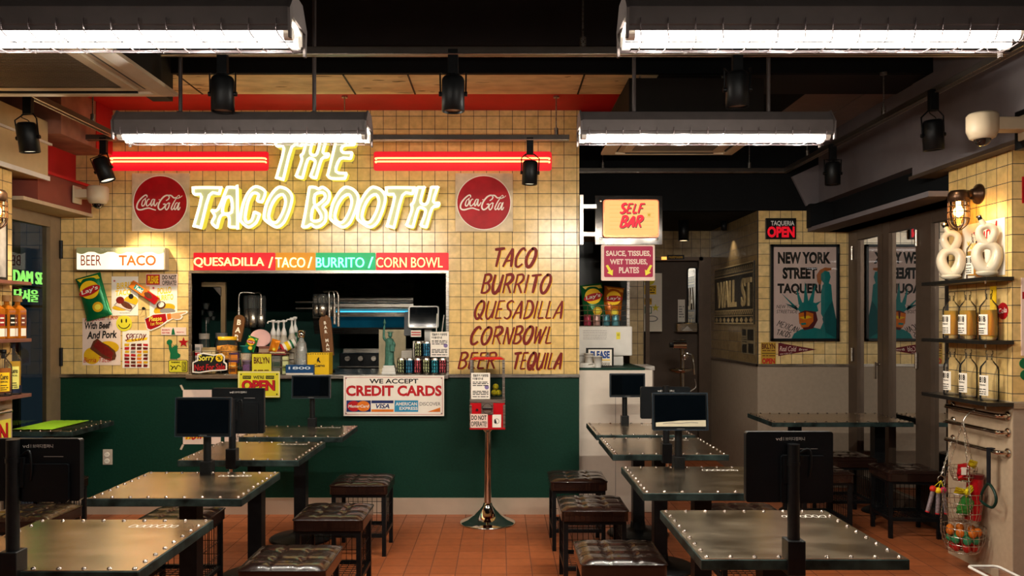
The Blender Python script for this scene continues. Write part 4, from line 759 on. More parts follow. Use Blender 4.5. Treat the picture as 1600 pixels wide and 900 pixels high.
def hp(k, z):
    k.flat(q([(289, 683), (318, 681), (318, 684), (290, 687)]), z, yelink); brush(k, 'HOW', sx(291), sy(686), .14, .06, redink, .25, .14, z + .0004)
    for a, b, s in ((284, 606, 1), (284, 698, -1)): k.add([(sx(a - 3), sy(b - 4 * s), z), (sx(a), sy(b - 5 * s), z), (sx(a + 4), sy(b + 3 * s), z), (sx(a + 1), sy(b + 4 * s), z)], [(0, 1, 2, 3) if s < 0 else (3, 2, 1, 0)], tape)
poster('taped_notice', 'white handwritten notice taped to the green wall behind two tablets', 'notice', 286, 609, 345, 694, pinkp, hp)
def gp(k, z):
    k.flat(q([(381, 673), (409, 669), (409, 672), (382, 677)]), z, yelink); k.text('Good', sx(396), sy(666), .135, .06, redink, z + .0004, .03, .15, rot=.12); k.text('After You', sx(381), sy(683), .16, .05, ink, z, -.005, .1); k.flat(ell(*q([(370, 665)])[0], .035, .05), z, yelink); k.ribbon(ell(*q([(370, 665)])[0], .035, .05, 20), .005, z + .0004, ink, False, closed=True)
poster('good_notice', 'white notice with a red handwritten word beside the nearer metal table', 'notice', 351, 621, 411, 690, pinkp, gp)
k = MB(FW); k.box((sx(161), sy(726), 0), (sx(176), sy(702), .006), mat('ivory outlet plate', 'b7a99a', .5, var=.05)); o = one(k, 'power_outlet', 'ivory double power outlet low on the green wall', 'outlet', bevel=.002)
for y in (710, 720): p = MB(FW); p.prism(ell(sx(168), sy(y), .019, .019, 20), .006, .011, paper); p.rect(sx(168) - .008, sy(y) - .003, sx(168) - .005, sy(y) + .006, .0115, ink); p.rect(sx(168) + .005, sy(y) - .003, sx(168) + .008, sy(y) + .006, .0115, ink); p.build('socket', o)
# ================================================================== serving counter and what stands on it
CT = 1.083
m = MB(); m.box((ox0 - .03, 6.15, CT - .03), (ox1 + .02, 6.199, CT), steel); m.box((ox0 + .002, 6.199, CT - .009), (ox1 - .002, 6.95, CT), steel); o = one(m, 'worktop', 'long steel worktop through the serving hatch', 'worktop', bevel=.002)
# dark kitchen equipment behind
def K(px, py, Y): return pxx(px, Y), pz(py, Y)
YH = 7.6; blue_reflection = mat('painted blue reflection on steel', '1b7aa0', .3, .4, var=.35, scale=3)
t = thing('extractor_hood', 'steel extractor hood with a painted blue reflection in the dark kitchen', 'hood', (pxx(570, YH), YH, 2.5))
x0, x1 = pxx(488, YH), pxx(646, YH); m = MB(facing_right(x0)); m.M = Matrix(((0, 0, 1, x0), (1, 0, 0, 0), (0, 1, 0, 0), (0, 0, 0, 1)))
m.prism([(YH, pz(480, YH)), (YH + .02, pz(497, YH)), (YH + .09, pz(522, YH)), (YH + .8, pz(522, YH)), (YH + .8, 2.5), (YH + .3, 2.5), (YH + .02, pz(466, YH)), (YH, pz(466, YH))], 0, x1 - x0, steel); m.build('hood_body', t)
for py in (472, 482): k = MB(); k.tube([(x0 - .15, YH - .03, pz(py, YH)), (x1, YH - .03, pz(py, YH))], .014, steel); k.build('rail', t)
k = MB(); z0, z1 = pz(512, YH), pz(495, YH); k.add([(x0 + .1, YH + .012, z1), (x1, YH + .012, z1), (x1, YH + .06, z0), (x0 + .1, YH + .06, z0)], [(3, 2, 1, 0)], blue_reflection); k.build('painted_reflection', t)  # reflection of the blue lamp, painted as a sheet on the hood
k = MB(); k.box((x0 + .1, YH - .05, pz(488, YH)), (x1 - .05, YH - .035, pz(486, YH)), glow('blue insect lamp', (.08, .8, 1.3))); k.build('lamp_strip', t)
t = thing('griddle', 'dark griddle range with small knobs under the extractor hood', 'griddle', (pxx(560, 7.5), 7.5, 0)); x0, x1 = pxx(530, 7.3), pxx(640, 7.3)
k = MB(); k.box((x0, 7.3, 0), (x1, 7.95, pz(552, 7.3)), black); k.box((x0 - .02, 7.28, pz(575, 7.3)), (x1 + .02, 7.3, pz(572, 7.3)), steel); k.build('body', t, bevel=.01)
for i in range(5): k = MB(); xx = x0 + .08 + i * .12; k.cyl((xx, 7.26, pz(560, 7.3)), (xx, 7.3, pz(560, 7.3)), .022, steel, seg=14); k.build('knob', t)
k = MB(); k.box((x0, 7.5, pz(552, 7.3)), (x1, 7.6, pz(546, 7.3)), steel); k.build('grate', t)
k = MB(); k.box((pxx(592, 6.9), 6.9, CT), (pxx(634, 6.9), 6.91, pz(515, 6.9)), mat('cream splash panel', 'b8a887', .3, .5, var=.15)); one(k, 'splash_panel', 'upright pale steel splash panel behind the green statuette', 'panel')
t = thing('glass_rack', 'steel frame and bracket holding glasses inside the hatch corner', 'rack', (pxx(325, 6.6), 6.6, CT)); k = MB()
Y = 6.5
for (a, b), (c, d) in (((300, 448), (352, 441)), ((345, 448), (352, 525))): k.box((pxx(a, Y), Y, pz(max(b, d), Y) if b != d else 0), (pxx(c, Y), Y + .03, pz(min(b, d), Y)), mat('tan steel frame', '9c8562', .4, .6, var=.1))
k.build('frame', t); k = MB(); k.add([(pxx(333, Y), Y, pz(449, Y)), (pxx(346, Y), Y, pz(449, Y)), (pxx(346, Y), Y, pz(464, Y))], [(0, 2, 1)], steel); k.build('gusset', t)
k = MB(); k.cyl((pxx(322, 6.7), 6.7, CT), (pxx(322, 6.7), 6.7, pz(500, 6.7)), .006, steel, seg=8)
for px, py, r in ((313, 488, .025), (320, 478, .03), (327, 490, .028), (332, 497, .02), (322, 500, .03)): k.lathe([(0, 0), (r * .6, 0), (r, r * 1.8), (r * .95, r * 1.8), (r * .55, .004)], clearg, (pxx(px, 6.7), 6.7 + r, pz(py, 6.7) - r), seg=14)
k.build('hanging_glassware', t)
def coffee(px, Y, py0, py1, lab, arms):
    t = thing('drink_dispenser', lab, 'dispenser', (pxx(px, Y), Y, CT)); x = pxx(px, Y); z0, z1 = pz(py1, Y), pz(py0, Y)
    k = MB(); k.lathe([(0, CT - z0), (.09, CT - z0), (.09, CT - z0 + .02), (.03, CT - z0 + .03), (.03, -.01), (.07, 0)], black, (x, Y, z0), seg=20); k.build('base', t)
    for dx, dy in ((-.05, 0), (.0, -.05), (.05, 0), (0, .05)): k = MB(); k.lathe([(0, 0), (.028, 0), (.038, .04), (.042, z1 - z0 - .03), (.036, z1 - z0)], clearg, (x + dx, Y + dy, z0), seg=14); k.lathe([(0, .004), (.024, .004), (.034, .045), (.036, (z1 - z0) * .6), (0, (z1 - z0) * .6)], steel, (x + dx, Y + dy, z0), seg=12); k.build('glass_tube', t)
    k = MB()
    for a, b in arms: k.tube(crom([(x, Y, z1 + .02), (x + a * .6, Y - .02, z1 + .025), (x + a, Y - .04, z1 + .01), (x + a * 1.05, Y - .04, z1 - b)], 5), .006, steel, seg=6); k.cyl((x + a * 1.05, Y - .04, z1 - b), (x + a * 1.05, Y - .04, z1 - b - .14), .012, steel, seg=10)
    k.build('spout', t)
coffee(398, 6.45, 462, 512, 'glass tube drink dispenser standing behind the brown tap paddle', ((-.11, .1), (.06, .02)))
coffee(506, 6.45, 460, 494, 'steel spouted drink dispenser behind the taller brown tap paddle', ((.05, .1), (.09, .1), (.12, .12)))
wood = mat('walnut wood', '6b4422', .5, var=.3, scale=9, stretch=(9, 9, 1)); kb = mat('tap paddle letters', 'efe6d2', .5, var=.03)
def paddle(px0, py0, px1, py1, w_, Y, txt, lab):
    a, b = Vector(at(px0, py0, Y)), Vector(at(px1, py1, Y)); L = (b - a).length; M = front(Y) @ Matrix.Translation((b.x, b.z, 0)) @ Matrix.Rotation(math.atan2(a.z - b.z, a.x - b.x) - PI / 2, 4, 'Z')
    t = thing('tap_paddle', lab, 'tap handle', (b.x, Y, b.z)); k = MB(M); k.prism([(-w_ * .42, 0), (w_ * .42, 0), (w_ * .5, L * .5), (w_ * .5, L * .82)] + [(w_ * .5 * math.cos(x), L * .82 + L * .18 * math.sin(x)) for x in [PI * i / 10 for i in range(1, 10)]] + [(-w_ * .5, L * .82), (-w_ * .5, L * .5)], -.012, .012, wood); k.build('paddle', t, bevel=.003)
    k = MB(M); n = len(txt); st = L * .86 / n
    for i, c in enumerate(txt):
        if c != ' ': k.text(c, 0, L * .86 - st * (i + .5) + .0, None, st * .72, kb, .0125, .04)
    k.build('lettering', t); k = MB(M); k.cyl((0, 0, 0), (0, CT - b.z if CT < b.z else -.01, 0), .014, steel, seg=12); k.build('stem', t); return t
paddle(376, 492, 370, 533, .085, 6.38, 'BAR', 'short leaning brown tap paddle by the orange jar')
paddle(507, 492, 514, 556, .095, 6.40, 'BAR MANO', 'tall brown tap paddle behind the yellow box')
def jar(px, py0, py1, r, Y, fill, lid, lab, cat='jar', zb=None, group=None):
    x, z0, z1 = pxx(px, Y), zb if zb is not None else pz(py1, Y), pz(py0, Y); h = z1 - z0; t = thing('jar', lab, cat, (x, Y, z0), group)
    k = MB(); k.lathe([(0, 0), (r * .9, 0), (r, .01), (r, h * .7), (r * .8, h * .86), (r * .78, h * .9)], clearg, (x, Y, z0), seg=20); k.build('glass_body', t)
    if fill:
        k = MB(); k.lathe([(0, .003), (r * .85, .003), (r * .93, .012), (r * .93, h * .6), (0, h * .66)], mat('jar filling ' + fill, fill, .6, var=.5, scale=70), (x, Y, z0), seg=16); k.build('filling', t)
    k = MB(); k.lathe([(r * .84, h * .86), (r * .86, h), (0, h)], mat('jar lid ' + lid, lid, .35, var=.05), (x, Y, z0), seg=20); k.build('lid', t); return t
def basket(px0, px1, py0, py1, Y0, Y1, name, lab, mm, zb=None, wires=4, cat='wire basket'):
    x0, x1, z0, z1 = pxx(px0, Y0), pxx(px1, Y0), (CT + .001 if zb is None else zb), pz(py0, Y0); k = MB()
    for i in range(wires): z = z0 + .003 + (z1 - z0 - .003) * i / (wires - 1); k.tube([(x0, Y0, z), (x1, Y0, z), (x1, Y1, z), (x0, Y1, z)], .0028, mm, seg=5, closed=True)
    n = max(3, int((x1 - x0) / .06))
    for i in range(n + 1): x = x0 + (x1 - x0) * i / n; k.cyl((x, Y0, z0), (x, Y0, z1), .002, mm, seg=5); k.cyl((x, Y1, z0), (x, Y1, z1), .002, mm, seg=5); k.cyl((x, Y0, z0 + .003), (x, Y1, z0 + .003), .002, mm, seg=5)
    return one(k, name, lab, cat)
basket(301.5, 374.5, 549, 585, 6.16, 6.31, 'wire_basket', 'wire basket of snacks behind the sorry sign on the worktop', chrome)
basket(378, 452, 552, 585, 6.17, 6.31, 'wire_basket', 'wire basket with the yellow letter sign on the worktop', chrome)
def cut(name, label, cat, pts, Y, mm, prints, th=.006, tilt=0):
    k = MB(front(Y)); k.prism(q(pts, Y), 0, th, mm); o = one(k, name, label, cat); p = MB(front(Y)); prints(p, th + .0006); p.build('print', o); return o
Yb = 6.152
cut('cutout_sign', 'black cut-out sign saying sorry not for sale on the snack basket', 'sign', [(301, 582), (301, 566), (308, 563), (309, 553), (318, 551), (334, 554), (347, 552), (352, 557), (351, 565), (355, 568), (355, 578), (348, 579), (330, 580), (312, 583)], Yb, paper,
    lambda p, z: (p.flat(q([(303, 580), (303, 567), (310, 564), (311, 555), (318, 553), (334, 556), (346, 554), (350, 558), (349, 566), (353, 569), (353, 577), (330, 578), (312, 581)], Yb), z, ink), p.text('Sorry', sx(323, Yb), sy(560, Yb), .125, .06, yelp, z + .0006, .02, .2, rot=.05), p.flat(ell(sx(343, Yb), sy(559.5, Yb), .028, .028), z + .0006, yelink), p.text('%', sx(343, Yb), sy(559.5, Yb), .03, .03, ink, z + .001, .03), p.text('Not For Sale', sx(328, Yb), sy(573.5, Yb), .235, .048, redink, z + .0006, .02, .1, rot=.04)))
jar(355.5, 526, 547, .085, 6.28, 'e08a1c', 'f2b31b', 'squat jar of orange candies with a yellow lid over the snack basket', zb=CT + .11)
jar(319, 521, 558, .048, 6.36, '8b8a55', '8f8578', 'small glass jar by the hatch frame behind the sorry sign', zb=CT)
jar(346, 520, 556, .055, 6.46, '54584a', '6d6862', 'dark glass jar behind the squat orange jar', zb=CT)
def pack(name, label, cat, px0, py0, px1, py1, Y, dp, col, stripes=(), zb=None, group=None, txt=None, bev=.004):
    x0, x1, z0, z1 = pxx(px0, Y), pxx(px1, Y), CT if zb is None else zb, pz(py0, Y); k = MB(); k.box((x0, Y, z0), (x1, Y + dp, z1), mat('pack ' + col, col, .45, var=.1)); o = one(k, name, label, cat, group, bevel=bev)
    p = MB(front(Y))
    for f0, f1, c in stripes: p.rect(x0 + .004, z0 + (z1 - z0) * f0, x1 - .004, z0 + (z1 - z0) * f1, .001, mat('pack print ' + c, c, .5, var=.1))
    if txt:
        for s, f, hf, mm in txt: p.text(s, (x0 + x1) / 2, z0 + (z1 - z0) * f, (x1 - x0) * .78, (z1 - z0) * hf, mm, .0016, .02)
    if stripes or txt: p.build('print', o)
    return o
pack('snack_carton', 'pink and white snack carton at the hatch frame above the sorry sign', 'snack box', 302, 538, 313, 584, 6.26, .06, 'd8c8bb', ((.62, .72, 'b3161d'), (.8, .9, '8a8580')))
pack('snack_pack', 'crumpled tan snack pack between the small jar and orange jar', 'snack pack', 315, 543, 337, 584, 6.27, .05, 'a58b5e', ((.72, .9, 'c9b48a'),))
pack('snack_pack', 'orange owl-eyed snack pack to the side of the sorry sign', 'snack pack', 357, 566, 369, 584, 6.2, .04, 'c87417', ((.2, .5, '6a3a12'), (.6, .8, 'e8a23c')))
pack('snack_pack', 'purple and orange snack pack stacked above the owl-eyed pack', 'snack pack', 356, 551, 372, 566, 6.21, .04, '4c3350', ((.3, .8, 'c9772a'),), zb=CT + .085)
def cup(px, py0, py1, r0, r1, Y, col, lab, zb=None, band=None):
    x, z0, z1 = pxx(px, Y), CT if zb is None else zb, pz(py0, Y); h = z1 - z0; k = MB(); k.lathe([(0, 0), (r0, 0), (r1, h), (r1 + .003, h), (r1 + .003, h + .004), (0, h + .003)], mat('cup ' + col, col, .45, var=.08), (x, Y, z0), seg=20); o = one(k, 'noodle_cup', lab, 'cup')
    if band: p = MB(); p.lathe([(r0 + (r1 - r0) * .3 + .0008, h * .3), (r0 + (r1 - r0) * .75 + .0008, h * .75)], mat('cup band ' + band, band, .5, var=.3, scale=60), (x, Y, z0), seg=20, caps=False); p.build('print_band', o)
cup(384.5, 541, 584, .03, .042, 6.24, '1b8a86', 'teal cup between the two wire baskets', band='c9b7a0'); cup(386, 564, 584, .03, .035, 6.192, '9a86a0', 'mauve cup standing in front of the teal cup', band='6a4a70')
FK = front(6.25)
bag('chip_bag', 'small crisp bag with a green top leaning behind the teal cup', FK, sx(394, 6.25), sy(537, 6.25), .085, .115, -.35, '2d7a36', 'd9c32a', "Lay's", th=.04)
bag('chip_bag', 'little orange crisp bag under the white syrup pumps', front(6.24), sx(430, 6.24), sy(540, 6.24), .07, .1, -.3, 'e0821c', 'f0b030', '', th=.03)
k = MB(); k.lathe([(0, 0), (.05, 0), (.08, .008), (.078, .012), (.05, .005), (0, .005)], mat('pink enamel dish', 'd8a8a0', .4, var=.05), at(407, 529, 6.3), seg=24, axis=(.25, -.8, .5)); one(k, 'dish', 'pale pink dish tilted on top of the second basket', 'dish')
k = MB(); a, b = at(440, 545, 6.26), at(461, 535, 6.30); k.cyl(a, b, .037, paper, seg=20); o = one(k, 'crisp_tube', 'white and yellow crisp tube lying tilted beside the glass decanter', 'crisp tube'); p = MB(); p.cyl(a.lerp(b, .3), a.lerp(b, .55), .0378, yelink, seg=20, caps=False); p.cyl(a.lerp(b, -.02), a.lerp(b, .12), .0385, redink, seg=20); p.cyl(a.lerp(b, .66), a.lerp(b, .8), .0378, grn, seg=20, caps=False); p.build('print_band', o)
pack('spice_tin', 'grey spice tin in the second basket below the crisp tube', 'tin', 424, 553, 438, 584, 6.24, .06, '7d7a70', ((.3, .6, '4a5a48'),)); pack('snack_pack', 'brown wrapped snack pack on top of the second basket', 'snack pack', 404, 541, 421, 552, 6.24, .06, '7a4a3a', ((.3, .7, 'a88a70'),), zb=CT + .15)
pack('snack_carton', 'maroon flat snack carton laid across the second basket', 'snack box', 421, 546, 446, 553, 6.22, .1, '7a2f2c', ((.3, .6, 'c9b48a'),), zb=CT + .148)
k = MB(front(6.16)); k.box((sx(394, 6.16), CT, 0), (sx(424, 6.16), sy(553, 6.16), .004), limep); o = one(k, 'letter_sign', 'yellow sign with brown capitals on the second basket', 'sign'); p = MB(front(6.16)); p.text('BKLYN', sx(409, 6.16), sy(563, 6.16), .12, .05, brownink, .005, .03); rows_of_print(p, sx(397, 6.16), sx(421, 6.16), [CT + .014, CT + .03], .008, brownink, .005); p.build('print', o)
pack('canned_drink', 'pale green striped can at the end of the second basket', 'can', 441, 557, 450, 584, 6.18, .04, 'c9c98f', ((.2, .5, '7b8a3c'),))
for i, (px, y0, Y) in enumerate(((427, 500, 6.36), (435, 501, 6.40), (443.5, 500, 6.36), (456, 497, 6.40), (461, 495, 6.46))):
    x, z1 = pxx(px, Y), pz(y0, Y); t = thing('syrup_bottle', 'white pump syrup bottle, ' + ['nearest the wire basket rim', 'middle one of the three in a row', 'third in the row above the crisp tube', 'standing just behind the glass decanter', 'green bottled one behind the decanter'][i], 'syrup pump', (x, Y, CT), 'white syrup pumps')
    k = MB(); k.lathe([(0, 0), (.03, 0), (.032, .01), (.032, z1 - CT - .16), (.018, z1 - CT - .12), (.014, z1 - CT - .115)], mat('syrup glass', '2c4a34', .15, var=.1) if i == 4 else mat('pale syrup bottle', 'b5aa98', .3, var=.1), (x, Y, CT), seg=16); k.build('bottle', t)
    k = MB(); k.lathe([(0, -.125), (.022, -.125), (.022, -.1), (.012, -.07), (.008, -.06), (.008, -.02), (.016, -.018), (.017, 0), (0, .002)], white, (x, Y, z1), seg=14); k.tube([(x, Y, z1 - .01), (x - .03, Y - .03, z1 - .012), (x - .036, Y - .036, z1 - .028)], .006, white, seg=8); k.build('pump', t)
t = thing('decanter', 'diamond-cut glass decanter with a steel cap on the worktop', 'decanter', (*at(471, 570, 6.22).xy, CT)); x, Y = pxx(471, 6.22), 6.22; dg = glass('cut decanter glass', (.86, .84, .78), rough=.1, body=.25)
k = MB()
N, hts = 16, 14; vs = []
for j in range(hts + 1):
    z = .215 * j / hts; r = .046 * (1 - .25 * (j / hts) ** 3)
    for i in range(N): a = 2 * PI * (i + .5 * (j % 2)) / N; vs.append((x + r * math.cos(a), Y + r * math.sin(a), CT + .045 + z * .93))
k.add(vs, [(j * N + i, j * N + (i + 1) % N, (j + 1) * N + (i + 1) % N, (j + 1) * N + i) for j in range(hts) for i in range(N)], dg); k.lathe([(0, 0), (.05, 0), (.05, .04), (.046, .045)], dg, (x, Y, CT), seg=16); k.lathe([(.036, .245), (.02, .262), (.018, .285)], dg, (x, Y, CT), seg=16); k.build('glass_body', t); k = MB(); k.lathe([(0, .285), (.026, .285), (.03, .30), (.03, .34), (0, .345)], chrome, (x, Y, CT), seg=18); k.build('cap', t)
o = pack('spirit_box', 'long blue spirit box with a small white number on the sill edge', 'box', 446, 570, 490, 587, 6.152, .045, '123f6a', ((0, .18, 'cfc6b8'),), txt=(('1800', .68, .28, mat('pale blue print', 'c9d6e0', .5, var=.03)),)) 
t = thing('carton', 'yellow spirit carton with a black crow print', 'box', (*at(501, 585, 6.2).xy, CT)); yc = mat('yellow carton', 'e2b414', .5, var=.06); k = MB(); k.box((sx(480, 6.19), 6.19, CT), (sx(514, 6.19), 6.33, sy(551.5, 6.19)), yc); k.build('carton_body', t, bevel=.002)
k = MB(front(6.19)); z = .001; k.flat(q([(495, 562), (497.5, 558), (499, 559), (498.5, 562), (501, 566), (500, 567), (497, 564.5), (496, 567), (495.5, 566)], 6.19), z, ink); k.text('Cuervo', sx(499, 6.19), sy(571, 6.19), .085, .024, ink, z, .03, .1)
for i in range(9): k.rect(sx(481 + i * 3.7, 6.19), sy(553.6, 6.19), sx(483 + i * 3.7, 6.19), sy(552.4, 6.19), z, ink)
k.build('print', t)
t = thing('statuette', 'green crowned torch-bearer statuette on a white plinth', 'statuette', (*at(608, 583, 6.25).xy, CT)); Y = 6.25; x = pxx(608.5, Y); z = CT; pat = mat('green patina', '3f6b5c', .55, .2, var=.3, scale=40)
k = MB(); k.box((x - .055, Y - .05, z), (x + .055, Y + .05, z + .022), white); k.box((x - .05, Y - .045, z + .022), (x + .05, Y + .045, z + .05), white); k.box((x - .043, Y - .04, z + .05), (x + .043, Y + .04, z + .068), white); k.build('plinth', t, bevel=.003)
k = MB(); zz = z + .068; N = 20; prof = [(.04, 0), (.036, .02), (.033, .08), (.034, .13), (.03, .16), (.033, .19), (.026, .205), (.012, .215)]; vs = []
for r, h in prof: vs += [(x + r * (1 + .14 * math.sin(7 * 2 * PI * i / N)) * math.cos(2 * PI * i / N), Y + r * .8 * (1 + .14 * math.sin(7 * 2 * PI * i / N)) * math.sin(2 * PI * i / N), zz + h) for i in range(N)]
k.add(vs, [(j * N + i, j * N + (i + 1) % N, (j + 1) * N + (i + 1) % N, (j + 1) * N + i) for j in range(len(prof) - 1) for i in range(N)], pat, True); k.box((x - .042, Y - .036, zz - .006), (x + .042, Y + .036, zz + .004), pat)
k.ball((x + .006, Y - .004, zz + .235), .017, pat, (1, 1, 1.25)); k.tube(crom([(x - .022, Y, zz + .19), (x - .042, Y - .006, zz + .215), (x - .042, Y - .004, zz + .27), (x - .038, Y, zz + .31)], 4), [.011] * 5 + [.009] * 4 + [.008] * 4, pat, seg=8)
k.tube(crom([(x + .024, Y, zz + .19), (x + .04, Y - .012, zz + .16), (x + .03, Y - .03, zz + .13)], 4), .010, pat, seg=8); k.box((x + .014, Y - .045, zz + .11), (x + .045, Y - .03, zz + .165), pat); k.build('figure', t)
k = MB(); k.lathe([(.012, .245), (.018, .25), (.018, .258), (.012, .26)], pat, (x + .006, Y, zz), seg=12)
for i in range(7): a = PI * (i + .5) / 7; k.cyl((x + .006 + .014 * math.cos(a), Y - .005, zz + .252 + .006 * math.sin(a)), (x + .006 + .036 * math.cos(a), Y - .005, zz + .252 + .03 * math.sin(a)), .003, pat, r2=.0005, seg=6)
k.build('crown', t); k = MB(); k.lathe([(.004, 0), (.006, .02), (.012, .024), (.012, .03), (.006, .034), (.008, .045), (0, .062)], pat, (x - .038, Y, zz + .305), seg=10); k.build('torch', t)
# drink cans
def can(px, py0, Y, col, ptn, lab, zb):
    x = pxx(px, Y); h = .128; k = MB(); k.lathe([(0, 0), (.024, 0), (.0325, .01), (.0325, h - .016), (.027, h - .003), (.027, h), (.0245, h), (.024, h - .004), (0, h - .004)], steel, (x, Y, zb), seg=22); o = one(k, 'drink_can', lab, 'drink can', 'printed drink cans by the register')
    p = MB(); p.lathe([(.0329, .012), (.0329, h - .017)], mat('can sleeve ' + col, col, .3, .3, var=.15), (x, Y, zb), seg=22, caps=False); p.build('sleeve', o); p = MB(front(Y - .0335)); r = random.Random(px)
    for j in range(4):
        for i in range(3): cxx, cyy = x + (i - 1) * .0155, zb + .028 + j * .025; dz = -(.0336 - math.sqrt(max(0, .0336 ** 2 - ((i - 1) * .0155) ** 2))); p.text(r.choice('HAYSTDOBEX'), cxx, cyy, .012, .019, mat('can print ' + ptn, ptn, .4, var=.05), dz, .03)
    p.build('sleeve_print', o)
for px, c, p_, n in ((627, '12140f', 'c8cf9a', 'black can next to the statuette plinth'), (640, '0d2a3c', '3f93b8', 'dark blue can second from the statuette'), (653, '2a1012', 'd8606a', 'dark red can in the bottom row under the stacked black can'), (666.5, '12140f', 'c8cf9a', 'black can in the bottom row between red and blue cans'), (679.5, '0b2733', '3fb0c0', 'teal blue can in the bottom row under the menu card'), (692, '2a1012', 'd8606a', 'dark red can at the hatch edge end of the row')): can(px, 558, 6.2, c, p_, n, CT)
can(654, 538, 6.2 + .0, '12140f', 'c8cf9a', 'black can stacked on the bottom row', CT + .129); can(667, 538, 6.2, '0d2a3c', '3f93b8', 'blue can stacked beside the stacked black can', CT + .129)
t = thing('register', 'white tilted cash register screen on the worktop beside the hatch edge', 'cash register', (*at(660, 560, 6.45).xy, CT)); Y = 6.42; R = Matrix.Translation((pxx(662, Y), Y, pz(496, Y))) @ Matrix.Rotation(-.2, 4, 'X') @ front(0)
k = MB(R); k.prism(rrect(-.122, -.088, .122, .092, .02), -.02, .012, white); k.build('screen_housing', t, bevel=.003); k = MB(R); k.prism(rrect(-.112, -.078, .112, .082, .012), .012, .0135, screen); k.build('screen', t)
k = MB(); x = pxx(668, Y); k.box((x - .1, Y + .02, CT), (x + .1, Y + .2, CT + .03), white); k.box((x - .03, Y + .05, CT), (x + .03, Y + .1, pz(500, Y)), white); k.build('stand', t, bevel=.006); k = MB(R); k.prism(rrect(-.16, -.14, -.1, .055, .01), -.06, -.04, blackp); k.build('customer_display', t)
pack('receipt_printer', 'white receipt printer under the register screen', 'printer', 645, 533, 672, 584, 6.34, .06, 'c9bfb2', ((.75, .8, '8a8580'), (.45, .5, '8a8580')))
pack('napkin_stack', 'stack of folded white napkins between statuette and cans', 'napkins', 627, 548, 644, 584, 6.33, .1, 'cabfb0', tuple((.5 + i * .08, .51 + i * .08, '8a8580') for i in range(6)))
pack('sticker_card', 'small pale card with red lines below the register screen', 'card', 642, 516, 658, 526.5, 6.32, .004, 'd8cdbd', ((.25, .4, 'b3161d'), (.6, .75, 'b3161d')), zb=pz(526.5, 6.32), bev=0)
k = MB(); 
for a, b in (((681, 520), (683, 490)), ((688, 520), (694, 492))): k.cyl(at(a[0], a[1] + 20, 6.3), at(*b, 6.3), .004, paper, seg=8)
one(k, 'straw_pair', 'two pale straws standing behind the menu card', 'straws')
def menuc(k, z, x0, x1, y0, y1, Y):
    k.text('캡슐토이 이용방법', (sx(x0, Y) + sx(x1, Y)) / 2, sy(y0 + 4, Y), (sx(x1, Y) - sx(x0, Y)) * .8, .02, ink, z, .03); k.text('이용안내', sx(x0, Y) + (sx(x1, Y) - sx(x0, Y)) * .35, sy(y0 + 9, Y), (sx(x1, Y) - sx(x0, Y)) * .55, .018, ink, z, .03)
    rows_of_print(k, sx(x0 + 2.5, Y), sx(x1 - 2.5, Y), [sy(y0 + (y1 - y0) * f, Y) for f in (.37, .43, .5, .72, .78, .84, .93)], .006, ink, z); k.flat(ell(sx(x1 - 5, Y), sy(y0 + (y1 - y0) * .55, Y), .016, .016), z, mat('lilac ink', '7a6a98', .6, var=.1))
poster('menu_card', 'white printed card hung at the hatch corner over the drink cans', 'card', 672.5, 518.5, 701.5, 557.5, paper, lambda k, z: menuc(k, z, 672.5, 701.5, 518.5, 557.5, W6), M=front(W6 - .012))
# ================================================================== capsule machine on a chrome stand
GY = 5.93; gx = pxx(762, GY); red_l = mat('red machine enamel', 'b3121a', .25, var=.06, coat=.4)
t = thing('capsule_stand', 'chrome trumpet-footed stand holding the red capsule machine', 'stand', (gx, GY, 0)); k = MB(); k.lathe([(0, 0), (.205, 0), (.208, .006), (.2, .014), (.15, .03), (.10, .062), (.06, .1), (.036, .13), (.03, .15), (0, .15)], chrome, (gx, GY, 0), seg=48); k.build('trumpet_foot', t)
z0 = pz(668, GY); k = MB(); k.cyl((gx, GY, .14), (gx, GY, z0), .0275, chrome, seg=24, caps=True); k.lathe([(0, z0 - .03), (.04, z0 - .03), (.05, z0)], chrome, (gx, GY, 0), seg=24); k.build('pole', t)
t = thing('capsule_machine', 'red capsule vending machine with yellow balls behind clear panels', 'capsule machine', (gx, GY, z0)); s = GY / F; hw = 26.5 * s; zt, zm, zl = pz(561, GY), pz(622, GY), pz(627, GY); d_ = .115
k = MB(); k.box((gx - hw, GY - d_, z0), (gx + hw, GY + d_, zl), red_l); k.box((gx - hw - .004, GY - d_ - .006, z0), (gx + hw + .004, GY + d_ + .006, z0 + .015), red_l); k.build('cabinet', t, bevel=.004)
k = MB(); k.box((gx - hw - .003, GY - d_ - .003, zl), (gx + hw + .003, GY + d_ + .003, zm), steel)
for xs in (-1, 1):
    for ys in (-1, 1): k.cbox((gx + xs * (hw - .008), GY + ys * (d_ - .008), (zm + zt) / 2), (.018, .018, zt - zm), steel)
    k.cbox((gx + xs * (hw - .004), GY - d_ - .002, (z0 + zl) / 2), (.016, .008, zl - z0 - .03), steel)
k.build('steel_frame', t, bevel=.001)
k = MB()
for ys in (-1, 1): k.add([(gx - hw + .012, GY + ys * (d_ - .012), zm), (gx + hw - .012, GY + ys * (d_ - .012), zm), (gx + hw - .012, GY + ys * (d_ - .012), zt), (gx - hw + .012, GY + ys * (d_ - .012), zt)], [(0, 1, 2, 3)], acrylic)
for xs in (-1, 1): k.add([(gx + xs * (hw - .012), GY - d_ + .012, zm), (gx + xs * (hw - .012), GY + d_ - .012, zm), (gx + xs * (hw - .012), GY + d_ - .012, zt), (gx + xs * (hw - .012), GY - d_ + .012, zt)], [(0, 1, 2, 3)], acrylic)
k.build('clear_panels', t)
